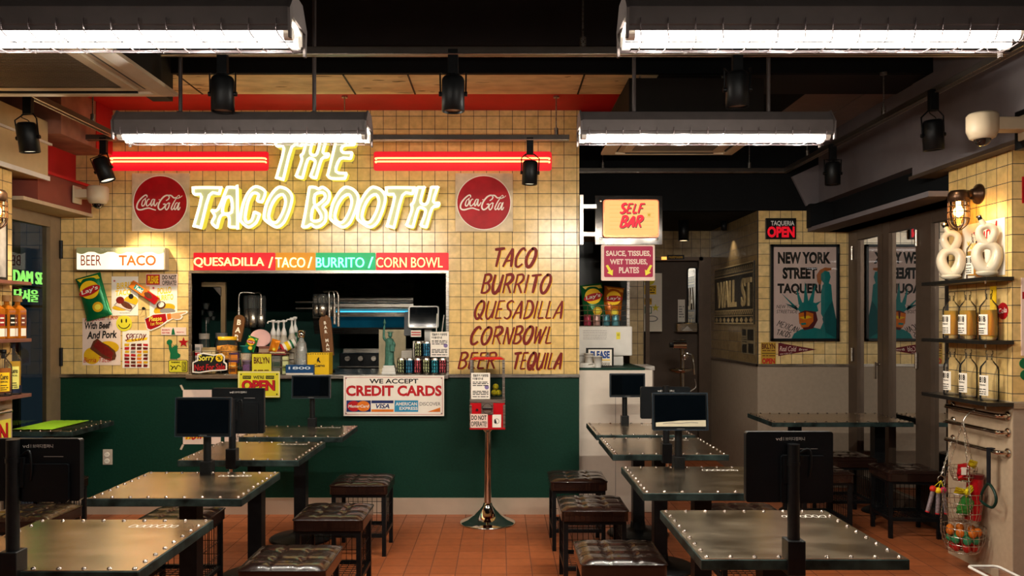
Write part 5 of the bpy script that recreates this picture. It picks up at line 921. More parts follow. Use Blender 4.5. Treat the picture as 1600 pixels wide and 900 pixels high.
k = MB(); a, b = hw + .004, d_ + .004; k.add([(gx - a, GY - b, zt), (gx + a, GY - b, zt), (gx + a, GY + b, zt), (gx - a, GY + b, zt), (gx - a + .03, GY - b + .03, zt + .018), (gx + a - .03, GY - b + .03, zt + .018), (gx + a - .03, GY + b - .03, zt + .018), (gx - a + .03, GY + b - .03, zt + .018)], [(3, 2, 1, 0), (4, 5, 6, 7), (0, 1, 5, 4), (1, 2, 6, 5), (2, 3, 7, 6), (3, 0, 4, 7)], red_l); k.build('lid', t, bevel=.004)
k = MB(); k.cyl((gx, GY, zt + .018), (gx, GY, zt + .032), .018, steel, seg=16); k.tube([(gx, GY, zt + .03), (gx, GY, zt + .05)], .012, chrome); k.build('lock', t)
FM = front(GY - d_); k = MB(FM); cx, cy = gx - .0, (zl + pz(644, GY)) / 2; k.box((cx - .044, pz(645, GY), 0), (cx + .042, zl, .008), steel); k.flat(ell(cx, cy, .037, .037, 30), .0085, mat('dark coin plate', '4c4944', .3, .8)); k.prism(ell(cx, cy, .034, .034, 30), .008, .016, steel); k.box((cx - .034, cy - .006, .016), (cx + .034, cy + .006, .03), chrome); k.build('coin_mechanism', t)
k = MB(FM); k.cyl((gx - .075, cy - .01, 0), (gx - .075, cy - .01, .01), .009, chrome, seg=14); k.build('cabinet_lock', t)
k = MB(FM); k.box((gx - hw + .003, pz(665, GY), .0), (gx - hw + .128, pz(644, GY), .009), pinkp); k.text('DO NOT', gx - hw + .064, pz(649.5, GY), .11, .034, ink, .0096, .03); k.text('OPERATE!', gx - hw + .064, pz(659, GY), .115, .036, ink, .0096, .02); k.build('notice_label', t)
k = MB(FM); k.box((gx + .036, pz(664.5, GY), .0), (gx + .1, pz(645, GY), .008), paper); k.ribbon(ell(gx + .067, pz(655, GY), .018, .018, 20), .003, .0086, ink, False, closed=True); k.flat(q([(773, 651), (775, 653), (776.5, 658), (772.5, 658), (773, 655)], GY), .0086, ink); k.build('coin_return_label', t)
k = MB(FM); k.box((sx(737, GY), sy(621, GY), .0), (sx(766, GY), sy(581, GY), .003), paper); menuc(k, .0036, 737, 766, 581, 621, GY); k.build('instruction_card', t)
for px, py, dy in ((774.5, 604, -.02), (772, 613.5, -.04), (779, 613.5, -.035)):
    c = at(px, py, GY + dy); k = MB(); k.ball(c, .0225, mat('yellow capsule', 'd8c820', .35, var=.1)); o = one(k, 'toy_ball', {604: 'yellow smiley ball on top of the pair in the capsule machine', 613.5: 'yellow ball at the bottom of the capsule machine'}[py] + (' nearest its side post' if px == 779 else ' beside the card' if px == 772 else ''), 'ball', 'yellow balls in the capsule machine')
    p = MB(front(c.y - .0228)); p.flat(ell(c.x - .006, c.z + .006, .002, .004, 10), 0, ink); p.flat(ell(c.x + .006, c.z + .006, .002, .004, 10), 0, ink); p.ribbon(ell(c.x, c.z, .012, .011, 8, PI * 1.15, PI * 1.85), .002, 0, ink, False); p.build('face_print', o)
# ================================================================== self bar sign and counter
Y = 6.15; FS = front(Y); t = thing('projecting_sign', 'lit yellow self bar sign in a polished steel plate', 'lit sign', (sx(982, Y), Y, sy(382, Y)))
pol = mat('polished steel', '5f5a56', .1, 1, var=.2, scale=3)
k = MB(FS); k.box((sx(930, Y), sy(382, Y), -.02), (sx(1035, Y), sy(305.5, Y), 0), pol)
for px, py in ((938.5, 314), (1026.5, 373.5), (939, 373), (1026, 314)): k.lathe([(.011, 0), (.011, .006), (.006, .01), (0, .01)], chrome, (sx(px, Y), sy(py, Y), 0), seg=14)
k.build('steel_plate', t, bevel=.001)
k = MB(FS); k.prism(rrect(sx(941.5, Y), sy(371.5, Y), sx(1028, Y), sy(313, Y), .02), 0, .04, mat('copper rim', 'b5603f', .3, .7)); k.prism(rrect(sx(943.5, Y), sy(368, Y), sx(1026.5, Y), sy(314.5, Y), .016), .04, .043, selfl); k.build('light_box', t)
lr = mat('sign red lettering', 'd8122e', .5, var=.05, emit=.6); k = MB(FS)
for o_, mm, z in (((.8, 1.0), mat('sign shadow print', '2a1712', .5), .0436), ((0, 0), lr, .0444)): brush(k, 'SELF', sx(967 + o_[0], Y), sy(334 + o_[1], Y), sx(1006, Y) - sx(967, Y), 14.5 * Y / F, mm, .25, .2, z); brush(k, 'BAR', sx(967 + o_[0], Y), sy(356 + o_[1], Y), sx(1004, Y) - sx(967, Y), 17 * Y / F, mm, .25, .2, z)
k.flat(star(sx(1012.5, Y), sy(337, Y), .024, .006, 8), .0446, mustard)
for i in range(7): k.rect(sx(951, Y), sy(322 + i * 6.2, Y), sx(1020, Y), sy(321.7 + i * 6.2, Y), .0434, mustard)
k.build('lettering', t)
k = MB()
for py in (322.5, 366): k.box((.61, Y - .005, pz(py + 3, Y)), (sx(932, Y), Y + .02, pz(py - 3, Y)), steel)
k.box((.61, Y - .02, sy(382, Y)), (.635, Y + .06, sy(305, Y)), steel); k.build('bracket', t)
t = thing('hanging_sign', 'crimson sign listing sauce, tissues and plates below the self bar sign', 'sign', (sx(982, Y), Y, sy(438, Y))); k = MB(FS); k.prism(rrect(sx(939.5, Y), sy(438.5, Y), sx(1023.5, Y), sy(382.5, Y), .01), -.02, -.006, pinkp); k.build('board', t)
k = MB(FS); crim = mat('crimson print', 'a01140', .5, var=.06); k.flat(rrect(sx(944, Y), sy(433, Y), sx(1020.5, Y), sy(384.5, Y), .012), -.0054, crim)
for tx, cx, py, w_, h_ in (('SAUCE, TISSUES,', 982, 396.5, .345, .048), ('WET TISSUES,', 982.5, 409.5, .29, .048), ('PLATES', 983, 422, .155, .048)): k.text(tx, sx(cx, Y), sy(py, Y), w_, h_, pinkp, -.0048, .035)
for s, cx in ((1, 953), (-1, 1013)): k.flat([(sx(cx, Y) + s * a * .042, sy(423, Y) + b * .042) for a, b in ((-.75, .95), (-.35, 1.1), (.3, .05), (.6, .2), (.5, -.9), (-.5, -.35), (-.2, -.15))][::s], -.0046, yelp)
k.build('print', t)
wp = mat('white counter laminate', 'd2c6b8', .22, var=.04, coat=.3)
t = thing('self_bar_counter', 'white glossy self service counter at the corridor mouth', 'counter', (.9, 6.5, 0)); k = MB(); k.box((.615, 6.26, 0), (1.19, 6.95, pz(578, 6.26)), wp); k.build('cabinet', t, bevel=.004)
k = MB(); k.box((.615, 6.255, pz(578, 6.26)), (1.13, 6.95, pz(575, 6.26)), green_w); k.build('green_top', t); k = MB(); k.box((.9 - .002, 6.258, .05), (.9 + .002, 6.262, pz(585, 6.26)), greyink); k.build('door_gap', t)
CZ = pz(575, 6.26)
t = thing('ice_dispenser', 'white boxy dispenser on the self bar counter under the crisp basket', 'dispenser', (.86, 6.7, CZ)); Yd = 6.55; k = MB(); x1 = pxx(988, Yd); k.box((.615, Yd, pz(556, Yd)), (x1, Yd + .38, pz(510, Yd)), white); k.box((.615, Yd + .02, CZ), (pxx(975, Yd), Yd + .38, pz(556, Yd)), white); k.build('housing', t, bevel=.01)
k = MB(front(Yd)); k.box((pxx(963, Yd), pz(530, Yd), 0), (pxx(969, Yd), pz(519, Yd), .003), yelp); k.text('얼음', pxx(966, Yd), pz(523, Yd), .02, .02, ink, .0036); rows_of_print(k, pxx(911, Yd), pxx(948, Yd), [pz(517 + i * 2.6, Yd) for i in range(6)], .003, greyink, .0008); k.build('label', t)
Yf = 6.45; k = MB(front(Yf)); k.box((pxx(915.5, Yf), CZ, 0), (pxx(958.5, Yf), pz(543.5, Yf), .015), ink); o = one(k, 'framed_notice', 'black framed notice with blue capitals leaning on the white dispenser', 'framed sign'); p = MB(front(Yf)); p.rect(pxx(919, Yf), CZ + .01, pxx(955.5, Yf), pz(546, Yf), .0156, paper); p.text('PLEASE', pxx(937.3, Yf), pz(554, Yf), .155, .06, blu, .0164, .05); p.rect(pxx(921, Yf), pz(563, Yf), pxx(953, Yf), pz(561.5, Yf), .0162, yelink); p.text('THANK\nYOU', pxx(946, Yf), pz(572, Yf), .075, .06, ink, .0164); p.build('print', o)
def papercup(x, Yc, z, n, lab, group=None):
    k = MB()
    for i in range(n): k.lathe([(.026, i * .02), (.036, .085 + i * .02), (.0385, .085 + i * .02), (.0385, .09 + i * .02), (.034, .088 + i * .02)], white, (x, Yc, z), seg=20)
    k.lathe([(0, .002), (.026, 0)], white, (x, Yc, z), seg=20); return one(k, 'paper_cup_stack', lab, 'paper cups', group)
papercup(pxx(920, 6.4), 6.39, CZ, 2, 'taller paper cup stack before the framed notice'); papercup(pxx(934, 6.34), 6.33, CZ, 1, 'shorter paper cup stack in front of the blue lettered notice')
k = MB(); k.prism(ell(.69, 6.36, .07, .05, 20), CZ, CZ + .035, white); one(k, 'plate_stack', 'low stack of white plates at the wall end of the self bar', 'plates', bevel=.004)
k = MB(); r = random.Random(3)
for i in range(9): x, yy = .655 + r.uniform(0, .12), 6.285 + r.uniform(0, .05); k.add([(x, yy, CZ + .004 + i * .003), (x + .05, yy + r.uniform(-.02, .02), CZ + .012 + i * .003), (x + .055, yy + .03, CZ + .006 + i * .003), (x + .004, yy + .03, CZ + .002 + i * .003)], [(0, 1, 2, 3)], paper)
one(k, 'tissue_pile', 'loose white tissue pile at the front of the self bar counter', 'tissues')
zb = pz(510, Yd) + .001; basket(906, 979, 477, 510, Yd + .02, Yd + .3, 'wire_basket', 'wire basket of crisps and tins on the white dispenser', chrome, zb=zb, wires=5)
Yb2 = Yd + .16
for px, c, lab in ((918, 'a33a52', 'pinkish tin nearest the tiled wall in the dispenser basket'), (932, 'b8948a', 'pale tin second in the dispenser basket'), (947, '4d7f88', 'teal tin third in the dispenser basket'), (962, '5b8f98', 'pale blue tin at the open end of the dispenser basket')): k = MB(); k.lathe([(0, 0), (.03, 0), (.032, .006), (.032, .085), (.029, .092), (0, .09)], mat('tin ' + c, c, .35, .4, var=.25, scale=40), (pxx(px, Yd + .08), Yd + .08, zb + .004), seg=18); one(k, 'food_tin', lab, 'tin')
bag('chip_bag', 'green crisp bag standing in the dispenser basket', front(Yb2), sx(926, Yb2), zb + .2, .19, .30, .12, '1d5f33', 'c9b52a', "Lay's", th=.07)
bag('chip_bag', 'orange crisp bag standing in the dispenser basket', front(Yb2 + .04), sx(957, Yb2), zb + .19, .17, .28, -.12, 'b8611c', 'd99a2a', "Lay's", th=.07)
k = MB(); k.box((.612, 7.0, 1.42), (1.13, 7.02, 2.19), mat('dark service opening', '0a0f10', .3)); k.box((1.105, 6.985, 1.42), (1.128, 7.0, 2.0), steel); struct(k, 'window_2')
t = thing('waste_bin', 'pale flat-topped waste bin in the corridor beside the self bar counter', 'bin', (pxx(1012, 7.2), 7.2, 0)); k = MB(); k.box((pxx(1005, 7.1), 7.1, 0), (pxx(1022, 7.1), 7.45, pz(575, 7.1)), mat('grey bin plastic', '9b9086', .45, var=.05)); k.build('bin_body', t, bevel=.015); k = MB(); k.box((pxx(1004, 7.1), 7.09, pz(579, 7.1)), (pxx(1023, 7.1), 7.46, pz(572, 7.1)), white); k.build('lid', t, bevel=.008)
# ---------------------------------------------------------------- corridor end
YE = 8.77; FE = front(YE)
def cp(k, z):
    k.flat(ell(sx(1014.5, YE), sy(437, YE), .06, .06, 24), z, limep)
    for a in (1010.5, 1018.5): k.flat(ell(sx(a, YE), sy(435, YE), .01, .018, 10), z + .0006, ink)
    k.rect(sx(1006.5, YE), sy(460, YE), sx(1025, YE), sy(446, YE), z, yelink); k.text('CAUTION', sx(1016, YE), sy(449, YE), .11, .03, ink, z + .0006, .04); rows_of_print(k, sx(1008, YE), sx(1023, YE), [sy(454, YE), sy(458, YE)], .012, ink, z + .0006)
    k.rect(sx(1006.5, YE), sy(476, YE), sx(1018, YE), sy(466, YE), z, mustard); k.text('BKLYN', sx(1012.5, YE), sy(470, YE), .07, .04, ink, z + .0006, .03); k.flat(star(sx(1024, YE), sy(481, YE), .045, .018), z, limep); k.rim(sx(1007, YE), sy(490, YE), sx(1018, YE), sy(479, YE), .008, z, grn); k.flat(ell(sx(1018, YE), sy(498, YE), .07, .035, 20), z, greyink); k.flat(ell(sx(1018, YE), sy(498, YE), .055, .024, 20), z + .0006, paper)
poster('corridor_poster', 'tall white sticker-covered board on the dark corridor end wall', 'poster', 1006, 427, 1034, 518, paper, cp, Y=YE, th=.01)
t = thing('restroom_mirror', 'tall narrow round-cornered mirror on the corridor end wall', 'mirror', (sx(1081, YE), YE, sy(520, YE))); k = MB(front(8.87)); Y = 8.87; k.prism(rrect(sx(1073, Y), sy(520, Y), sx(1090, Y), sy(418, Y), .03), 0, .02, black); k.build('mirror_frame', t); k = MB(front(8.87)); k.flat(rrect(sx(1074.5, Y), sy(518.5, Y), sx(1088.5, Y), sy(419.5, Y), .026), .0206, mat('mirror silver', 'd8d8d4', .02, 1, var=.01)); k.build('mirror_glass', t)
k = MB(front(8.87)); k.box((sx(1059, Y), sy(503, Y), 0), (sx(1070, Y), sy(468, Y), .006), paper); o = one(k, 'small_notice', 'small pale notice beside the restroom mirror', 'notice'); p = MB(front(Y)); rows_of_print(p, sx(1060.5, Y), sx(1068.5, Y), [sy(480 + i * 4, Y) for i in range(5)], .012, greyink, .007); p.build('print', o)
k = MB(); k.box((sx(1053, Y), Y - .12, sy(519, Y)), (sx(1087, Y), Y, sy(504, Y)), chrome); o = one(k, 'towel_dispenser', 'chrome paper towel dispenser under the restroom mirror', 'dispenser', bevel=.015)
p = MB(front(Y - .121)); p.flat(q([(1061, 517), (1070, 509), (1079, 517)], Y), .0, steel); p.build('front_vee', o)
Yp = 8.0; x = pxx(1066, Yp); t = thing('citrus_press', 'chrome lever citrus press on a pole stand in the corridor', 'citrus press', (x, Yp, 0)); k = MB(); k.cyl((x, Yp, 0), (x, Yp, pz(530, Yp)), .022, chrome, seg=14); k.lathe([(0, 0), (.2, 0), (.2, .012), (.04, .04), (0, .04)], black, (x, Yp, 0), seg=24); k.build('stand', t)
k = MB(); k.lathe([(.02, 0), (.06, .005), (.11, .03), (.12, .05), (.115, .05), (.06, .02), (.02, .016)], chrome, (x - .02, Yp, pz(584, Yp)), seg=24); k.build('bowl', t)
k = MB(); k.cyl((x - .1, Yp - .02, pz(539, Yp)), (x + .03, Yp - .02, pz(539, Yp)), .05, chrome, seg=20); k.cyl((x - .13, Yp - .02, pz(539, Yp)), (x - .1, Yp - .02, pz(539, Yp)), .025, black, seg=14); k.lathe([(.02, 0), (.045, .03), (.02, .07)], chrome, (x + .02, Yp, pz(562, Yp)), seg=16); k.build('press_head', t)
k = MB(); k.tube(crom([(x + .02, Yp, pz(553, Yp)), (x + .09, Yp - .02, pz(554, Yp)), (x + .1, Yp - .04, pz(566, Yp)), (x + .11, Yp - .04, pz(585, Yp))], 5), .012, chrome); k.tube(crom([(x + .12, Yp - .02, pz(592, Yp)), (x + .13, Yp - .02, pz(605, Yp)), (x + .06, Yp - .02, pz(612, Yp))], 5), .006, steel); k.build('lever', t)
t = thing('restroom_sign', 'small dark sign with an amber lamp over the corridor end door', 'sign', (sx(1055, 8.72), 8.72, sy(405, 8.72))); k = MB(front(8.735)); k.box((sx(1043, 8.7), sy(405, 8.7), 0), (sx(1070, 8.7), sy(398, 8.7), .012), black); k.text('restroom', sx(1056.5, 8.7), sy(401.5, 8.7), .15, .028, mustard, .0126, .01); k.build('panel', t); k = MB(front(8.735)); k.box((sx(1034.5, 8.7), sy(405.5, 8.7), 0), (sx(1042, 8.7), sy(401, 8.7), .03), glow('amber indicator', (1.6, .7, .12))); k.build('indicator_lamp', t)
t = thing('ceiling_downlight', 'black cylinder downlight with a lit rim under the low corridor ceiling', 'downlight', (pxx(1068, 7.9), 7.9, 2.3)); x = pxx(1068, 7.9); k = MB(); k.lathe([(0, .2), (.05, .2), (.05, .0), (.045, .0), (.04, .02), (0, .02)], black, (x, 7.9, 2.29), seg=22); k.build('can', t); k = MB(); k.lathe([(0, 0), (.042, 0), (.042, -.002), (0, -.002)], glow('downlight lens', (3.2, 2.3, 1.2)), (x, 7.9, 2.296), seg=20); k.build('lens', t)
ld = bpy.data.lights.new('downlight', 'SPOT'); ld.energy = 10; ld.spot_size = 1.9; ld.spot_blend = .6; ld.color = (1, .85, .62); ld.shadow_soft_size = .04; lo = bpy.data.objects.new('downlight', ld); C.objects.link(lo); lo.location = (x, 7.9, 2.28)
t = thing('wall_washer', 'small black wall washer grazing the relief street sign', 'downlight', (2.22, 8.0, 2.4)); k = MB(); k.lathe([(0, .09), (.03, .09), (.03, 0), (.026, 0), (0, .02)], black, (2.22, 7.95, 2.4), seg=16); k.build('can', t); ld = bpy.data.lights.new('wall_washer', 'SPOT'); ld.energy = 7; ld.spot_size = 1.6; ld.spot_blend = .8; ld.color = (1, .86, .65); lo = bpy.data.objects.new('wall_washer', ld); C.objects.link(lo); lo.location = (2.22, 7.95, 2.39); lo.rotation_euler = Vector((.05, -.05, -1)).to_track_quat('-Z', 'Y').to_euler()
# relief street-name mosaic
FWL = facing_left(2.312); t = thing('mosaic_sign', 'black and cream relief mosaic reading wall st on the corridor tiles', 'mosaic sign', (2.31, 7.9, 1.49)); X = 2.312
mos = mat('dark mosaic', '24211c', .35, var=.9, scale=55, bump=.5); crt = mat('cream mosaic tile', 'b79f72', .35, var=.2, scale=30); k = MB(FWL); A, B = -8.60, -7.27; k.box((A, 1.47, 0), (B, 2.05, .012), mos); k.build('mosaic_panel', t)
k = MB(FWL); k.text('WALL', -8.13, 1.77, .68, .27, crt, .024, .02, depth=.012); k.text('ST', -7.47, 1.77, .30, .27, crt, .024, .02, depth=.012); k.build('lettering', t)
k = MB(FWL); k.rim(A, 1.47, B, 2.05, .012, .0126, crt); k.rect(A, 1.945, B, 1.957, .0126, crt); k.rect(A, 1.60, B, 1.61, .0126, crt); k.rect(A, 1.545, B, 1.553, .0126, crt)
for i in range(22):
    x = A + .03 + i * .058; k.ribbon([(x, 1.97), (x + .015, 2.02), (x + .035, 2.0), (x + .025, 1.975), (x + .05, 1.985)], .008, .013, crt)
    for j in range(2): k.rect(x + (j % 2) * .029, 1.562 + j * .02, x + .029 + (j % 2) * .029, 1.582 + j * .02, .013, crt)
for i in range(9): x = A + .04 + i * .145; k.flat([(x + .055, 1.478), (x + .11, 1.508), (x + .055, 1.538), (x, 1.508)], .013, crt)
k.build('border', t)
k = MB(FWL); k.box((-7.66, 1.19, 0), (-7.27, 1.44, .004), mat('faded grey print', '7b6c52', .8, var=.2)); o = one(k, 'faded_flyer', 'faded small flyer under the mosaic on the corridor tiles', 'flyer'); p = MB(FWL); 
for a, b, c_, d_ in ((-7.64, 1.36, -7.52, 1.42), (-7.48, 1.32, -7.3, 1.42), (-7.64, 1.2, -7.5, 1.28), (-7.45, 1.2, -7.3, 1.29)): p.rect(a, b, c_, d_, .0046, mos)
rows_of_print(p, -7.64, -7.5, [1.3, 1.32, 1.34], .007, mos, .0046); p.build('print', o)
# ---------------------------------------------------------------- poster wall
FP = front(PW); S7 = lambda pts: q(pts, PW)
def tq(k, z): k.text('TAQUERIA', sx(1221, PW), sy(350, PW), .21, .05, mat('lit white letters', 'c9c4bb', .5, emit=.12), z, .02); k.text('OPEN', sx(1218.5, PW), sy(363, PW), .245, .1, ledr, z, .05)
poster('open_sign', 'black sign with red open letters above the framed poster', 'sign', 1195.5, 341.5, 1242, 374, black, tq, Y=PW, th=.03)
t = thing('framed_poster', 'large black framed poster of a masked crowned figure raising a taco', 'framed poster', (sx(1256, PW), PW, sy(533, PW))); k = MB(FP); a = [sx(1203, PW), sy(533, PW), sx(1310, PW), sy(382, PW)]; w_ = .024
for x0, y0, x1, y1 in ((a[0], a[1], a[2], a[1] + w_), (a[0], a[3] - w_, a[2], a[3]), (a[0], a[1], a[0] + w_, a[3]), (a[2] - w_, a[1], a[2], a[3])): k.box((x0, y0, 0), (x1, y1, .03), black)
k.build('frame', t, bevel=.002); k = MB(FP); k.rect(a[0] + .01, a[1] + .01, a[2] - .01, a[3] - .01, .010, mat('pinkish poster paper', 'dfc4ba', .7, var=.04)); z = .0108; P = S7
k.text('NEW YORK', sx(1256, PW), sy(403, PW), .475, .108, ink, z, .05); k.text('STREET', sx(1249, PW), sy(427, PW), .31, .105, ink, z, .05); k.text('TAQUERIA', sx(1254, PW), sy(452, PW), .46, .105, ink, z, .05); k.text('NEW YORK\nSTREETSIDE', sx(1229, PW), sy(483, PW), .19, .075, ink, z, 0, .2); brush(k, 'MEXICAN', sx(1213, PW), sy(509, PW), .2, .055, ink, .1, .1, z, rot=-.35); brush(k, 'TACOS', sx(1212, PW), sy(523, PW), .13, .05, ink, .1, .1, z, rot=-.2)
dt = mat('deep teal print', '0f5a5c', .6, var=.1); z2 = z + .0006
k.flat(P([(1236, 529), (1240, 521), (1250, 515), (1268, 511), (1281, 514), (1287, 500), (1282, 490), (1282, 462), (1284, 446), (1290, 440), (1298, 445), (1300, 470), (1306, 500), (1306, 529)]), z2, teal); k.flat(P([(1284, 498), (1293, 480), (1300, 470), (1306, 500), (1306, 529), (1290, 520)]), z2 + .0004, dt)
k.flat(P([(1276, 440), (1275, 430), (1280, 422), (1288, 418), (1298, 419), (1298, 422), (1290, 424), (1284, 432), (1282, 444), (1279, 445)]), z2 + .0008, mat('orange brown print', 'a8602a', .6, var=.15)); k.flat(P([(1282, 428), (1288, 423), (1295, 425), (1297, 433), (1294, 443), (1287, 444), (1282, 437)]), z2 + .001, teal)
for bx, by, tx, ty in ((1246, 483, 1219, 457), (1251, 476, 1243, 448), (1259, 472, 1257, 440), (1266, 472, 1274, 442), (1271, 476, 1283, 470)): k.flat(P([(bx - 4, by), (tx, ty), (bx + 4, by + 2)]), z2 + .0004, teal)
k.flat(P([(1246, 484), (1249, 474), (1262, 470), (1275, 474), (1278, 486), (1270, 489), (1250, 488)]), z2 + .0006, teal); k.flat(P([(1244, 479), (1226, 474), (1246, 486)]), z2 + .0004, dt)
k.flat(P([(1247, 489), (1257, 485), (1274, 487), (1277, 500), (1270, 513), (1256, 516), (1248, 505)]), z2 + .0009, mat('maroon print', '5a1d20', .6, var=.1)); k.flat(P([(1247, 490), (1260, 487), (1270, 490), (1270, 502), (1262, 511), (1252, 512), (1248, 504)]), z2 + .0012, orangeink); k.flat(P([(1248, 496), (1256, 499), (1268, 496), (1262, 493)]), z2 + .0015, yelink); k.flat(P([(1250, 505), (1258, 504), (1259, 507), (1252, 508)]), z2 + .0016, teal); k.flat(P([(1255, 486), (1259, 486), (1258, 498), (1256, 498)]), z2 + .0016, mat('maroon print', '5a1d20'))
k.build('poster_print', t); k = MB(FP); k.rect(a[0] + .02, a[1] + .02, a[2] - .02, a[3] - .02, .022, acrylic); k.build('glazing', t)
def bk(k, z): k.text('BKLYN', sx(1200.5, PW), sy(541, PW), .12, .05, brownink, z, .04); k.rect(sx(1190, PW), sy(552.6, PW), sx(1211.5, PW), sy(551.6, PW), z, ink); rows_of_print(k, sx(1191, PW), sx(1211, PW), [sy(548.5, PW), sy(556.5, PW)], .008, brownink, z); k.text('OPEN', sx(1200.5, PW), sy(564, PW), .115, .05, redink, z, .05)
poster('letter_sign', 'small ochre sign stacked in two words below the framed poster corner', 'sign', 1189, 535, 1212, 570.5, mat('ochre card', 'b08a2c', .6, var=.05), bk, Y=PW, th=.004)
k = MB(FP); k.prism(P([(1216, 535.5), (1276, 546), (1216, 556.5)]), 0, .003, mat('maroon felt', '5f1d24', .9, var=.1)); o = one(k, 'pennant', 'maroon felt pennant under the framed poster', 'pennant'); p = MB(FP); p.text('Real Cold', sx(1231, PW), sy(545, PW), .15, .045, pinkp, .0036, .0, .25, rot=-.02); p.text('Brew', sx(1255, PW), sy(546, PW), .08, .02, pinkp, .0036, 0, .2); p.text('NEW YORK CITY', sx(1228, PW), sy(552.5, PW), .11, .012, pinkp, .0036, .0, 0, rot=.1); p.build('print', o)
# ================================================================== air conditioners, cameras, wall lamps
acm = mat('cream cassette plastic', 'b5a68c', .4, var=.05); grl = mat('grille mesh', '57493a', .5, .2, var=.1)
def cassette(x0, y0, s, z, label):
    t = thing('ceiling_air_conditioner', label, 'air conditioner', (x0 + s / 2, y0 + s / 2, z)); k = MB(); g = .19; i0, i1 = g, s - g
    def ring(a, b, za, zb): 
        for p0, p1, p2, p3 in (((a, a), (s - a, a), (s - b, b), (b, b)), ((s - a, a), (s - a, s - a), (s - b, s - b), (s - b, b)), ((s - a, s - a), (a, s - a), (b, s - b), (s - b, s - b)), ((a, s - a), (a, a), (b, b), (b, s - b))):
            k.add([(x0 + p0[0], y0 + p0[1], za), (x0 + p1[0], y0 + p1[1], za), (x0 + p2[0], y0 + p2[1], zb), (x0 + p3[0], y0 + p3[1], zb)], [(3, 2, 1, 0)], acm)
    ring(0, .06, z + .012, z); ring(.06, .085, z, z); ring(.085, .10, z, z + .03); ring(.10, .135, z + .03, z + .02); ring(.135, .14, z + .02, z); ring(.14, g, z, z); k.box((x0, y0, z + .012), (x0 + s, y0 + s, z + .03), acm); k.build('panel', t)
    b = MB(); b.box((x0 + .06, y0 + .06, z + .03), (x0 + s - .06, y0 + s - .06, z + .3), mat('cassette body', '14120f', .8)); b.build('body', t)
    q_ = MB()
    for a, bb in (((.16, .088), (s - .16, .098)), ((.16, s - .098), (s - .16, s - .088)), ((.088, .16), (.098, s - .16)), ((s - .098, .16), (s - .088, s - .16))): q_.box((x0 + a[0], y0 + a[1], z + .002), (x0 + bb[0], y0 + bb[1], z + .012), black)
    q_.build('louver', t)
    h = MB(); n = 30; h.box((x0 + i0, y0 + i0, z + .011), (x0 + i1, y0 + i1, z + .012), soot)
    for i in range(n): yy = y0 + i0 + (i1 - i0) * (i + .5) / n; h.box((x0 + i0, yy - .0045, z + .002), (x0 + i1, yy + .0045, z + .006), grl)
    for i in range(0, n, 1): xx = x0 + i0 + (i1 - i0) * (i + .5) / n; h.box((xx - .0016, y0 + i0, z + .004), (xx + .0016, y0 + i1, z + .008), grl)
    h.build('grille', t)
    r = MB()
    for x in (x0 + .2, x0 + s - .2): r.cyl((x, y0 + s / 2, z + .3), (x, y0 + s / 2, 3.75 if y0 < 4.4 else 3.13), .008, steel, seg=8)
    r.build('hanging_rod', t); return t
cassette(-2.62, 3.02, 1.0, 2.61, 'cream slotted ceiling air conditioner above the shelves of whisky')
cassette(.73, 4.86, .95, 2.69, 'dim ceiling air conditioner behind the lamp over the self bar sign')
cam_m = mat('cream camera plastic', 'b5a389', .45, var=.04)
def dome(c, arm, label):
    t = thing('dome_camera', label, 'security camera', c, 'white dome security cameras'); k = MB(); c = Vector(c); r = .075; k.lathe([(0, .07), (r - .01, .07), (r, .058), (r, -.02), (r * .8, -.055), (r * .6, -.062), (0, -.06)], cam_m, c, seg=28); k.build('housing', t)
    k = MB(); k.ball(c + Vector((0, 0, -.055)), .042, mat('smoked camera dome', '120f0e', .05, var=.1, coat=1), seg=18, rings=10); k.build('dome', t)
    k = MB(); a = c + Vector(arm); lo = [min(c[i], a[i]) for i in range(3)]; hi = [max(c[i], a[i]) for i in range(3)]; k.box((lo[0], lo[1] - .045, c.z - .02), (hi[0], hi[1] + .045, c.z + .045), cam_m); k.box((a.x - .012 if arm[0] > 0 else a.x, a.y - .06, c.z - .06), (a.x if arm[0] > 0 else a.x + .012, a.y + .06, c.z + .07), cam_m); k.build('bracket', t, bevel=.006); return t
dome((pxx(153, 5.95), 5.95, pz(306, 5.95)), (-3.172 + .017 - pxx(153, 5.95) + 0.0, 0, 0), 'white dome camera at the tile corner by the tilted spotlight')
dome((pxx(1535, 4.1), 4.1, pz(199, 4.1)), (2.70 - pxx(1535, 4.1), 0, 0), 'white dome camera on the dark box above the tiled bottle pillar')
k = MB(); k.box((2.70, 3.8, pz(229, 4.1)), (3.4, 4.2, pz(168, 4.1)), black); struct(k, 'trim_18')
k = MB(); k.cyl((2.76, 4.1, pz(168, 4.1)), (2.76, 4.1, pz(162, 4.1)), .012, bulk, seg=10); k.ball((2.75, 4.1, pz(156, 4.1)), .026, bulk, (1, 1, 1.2)); one(k, 'motion_sensor', 'tiny beige ball-headed sensor above the dome camera', 'sensor')
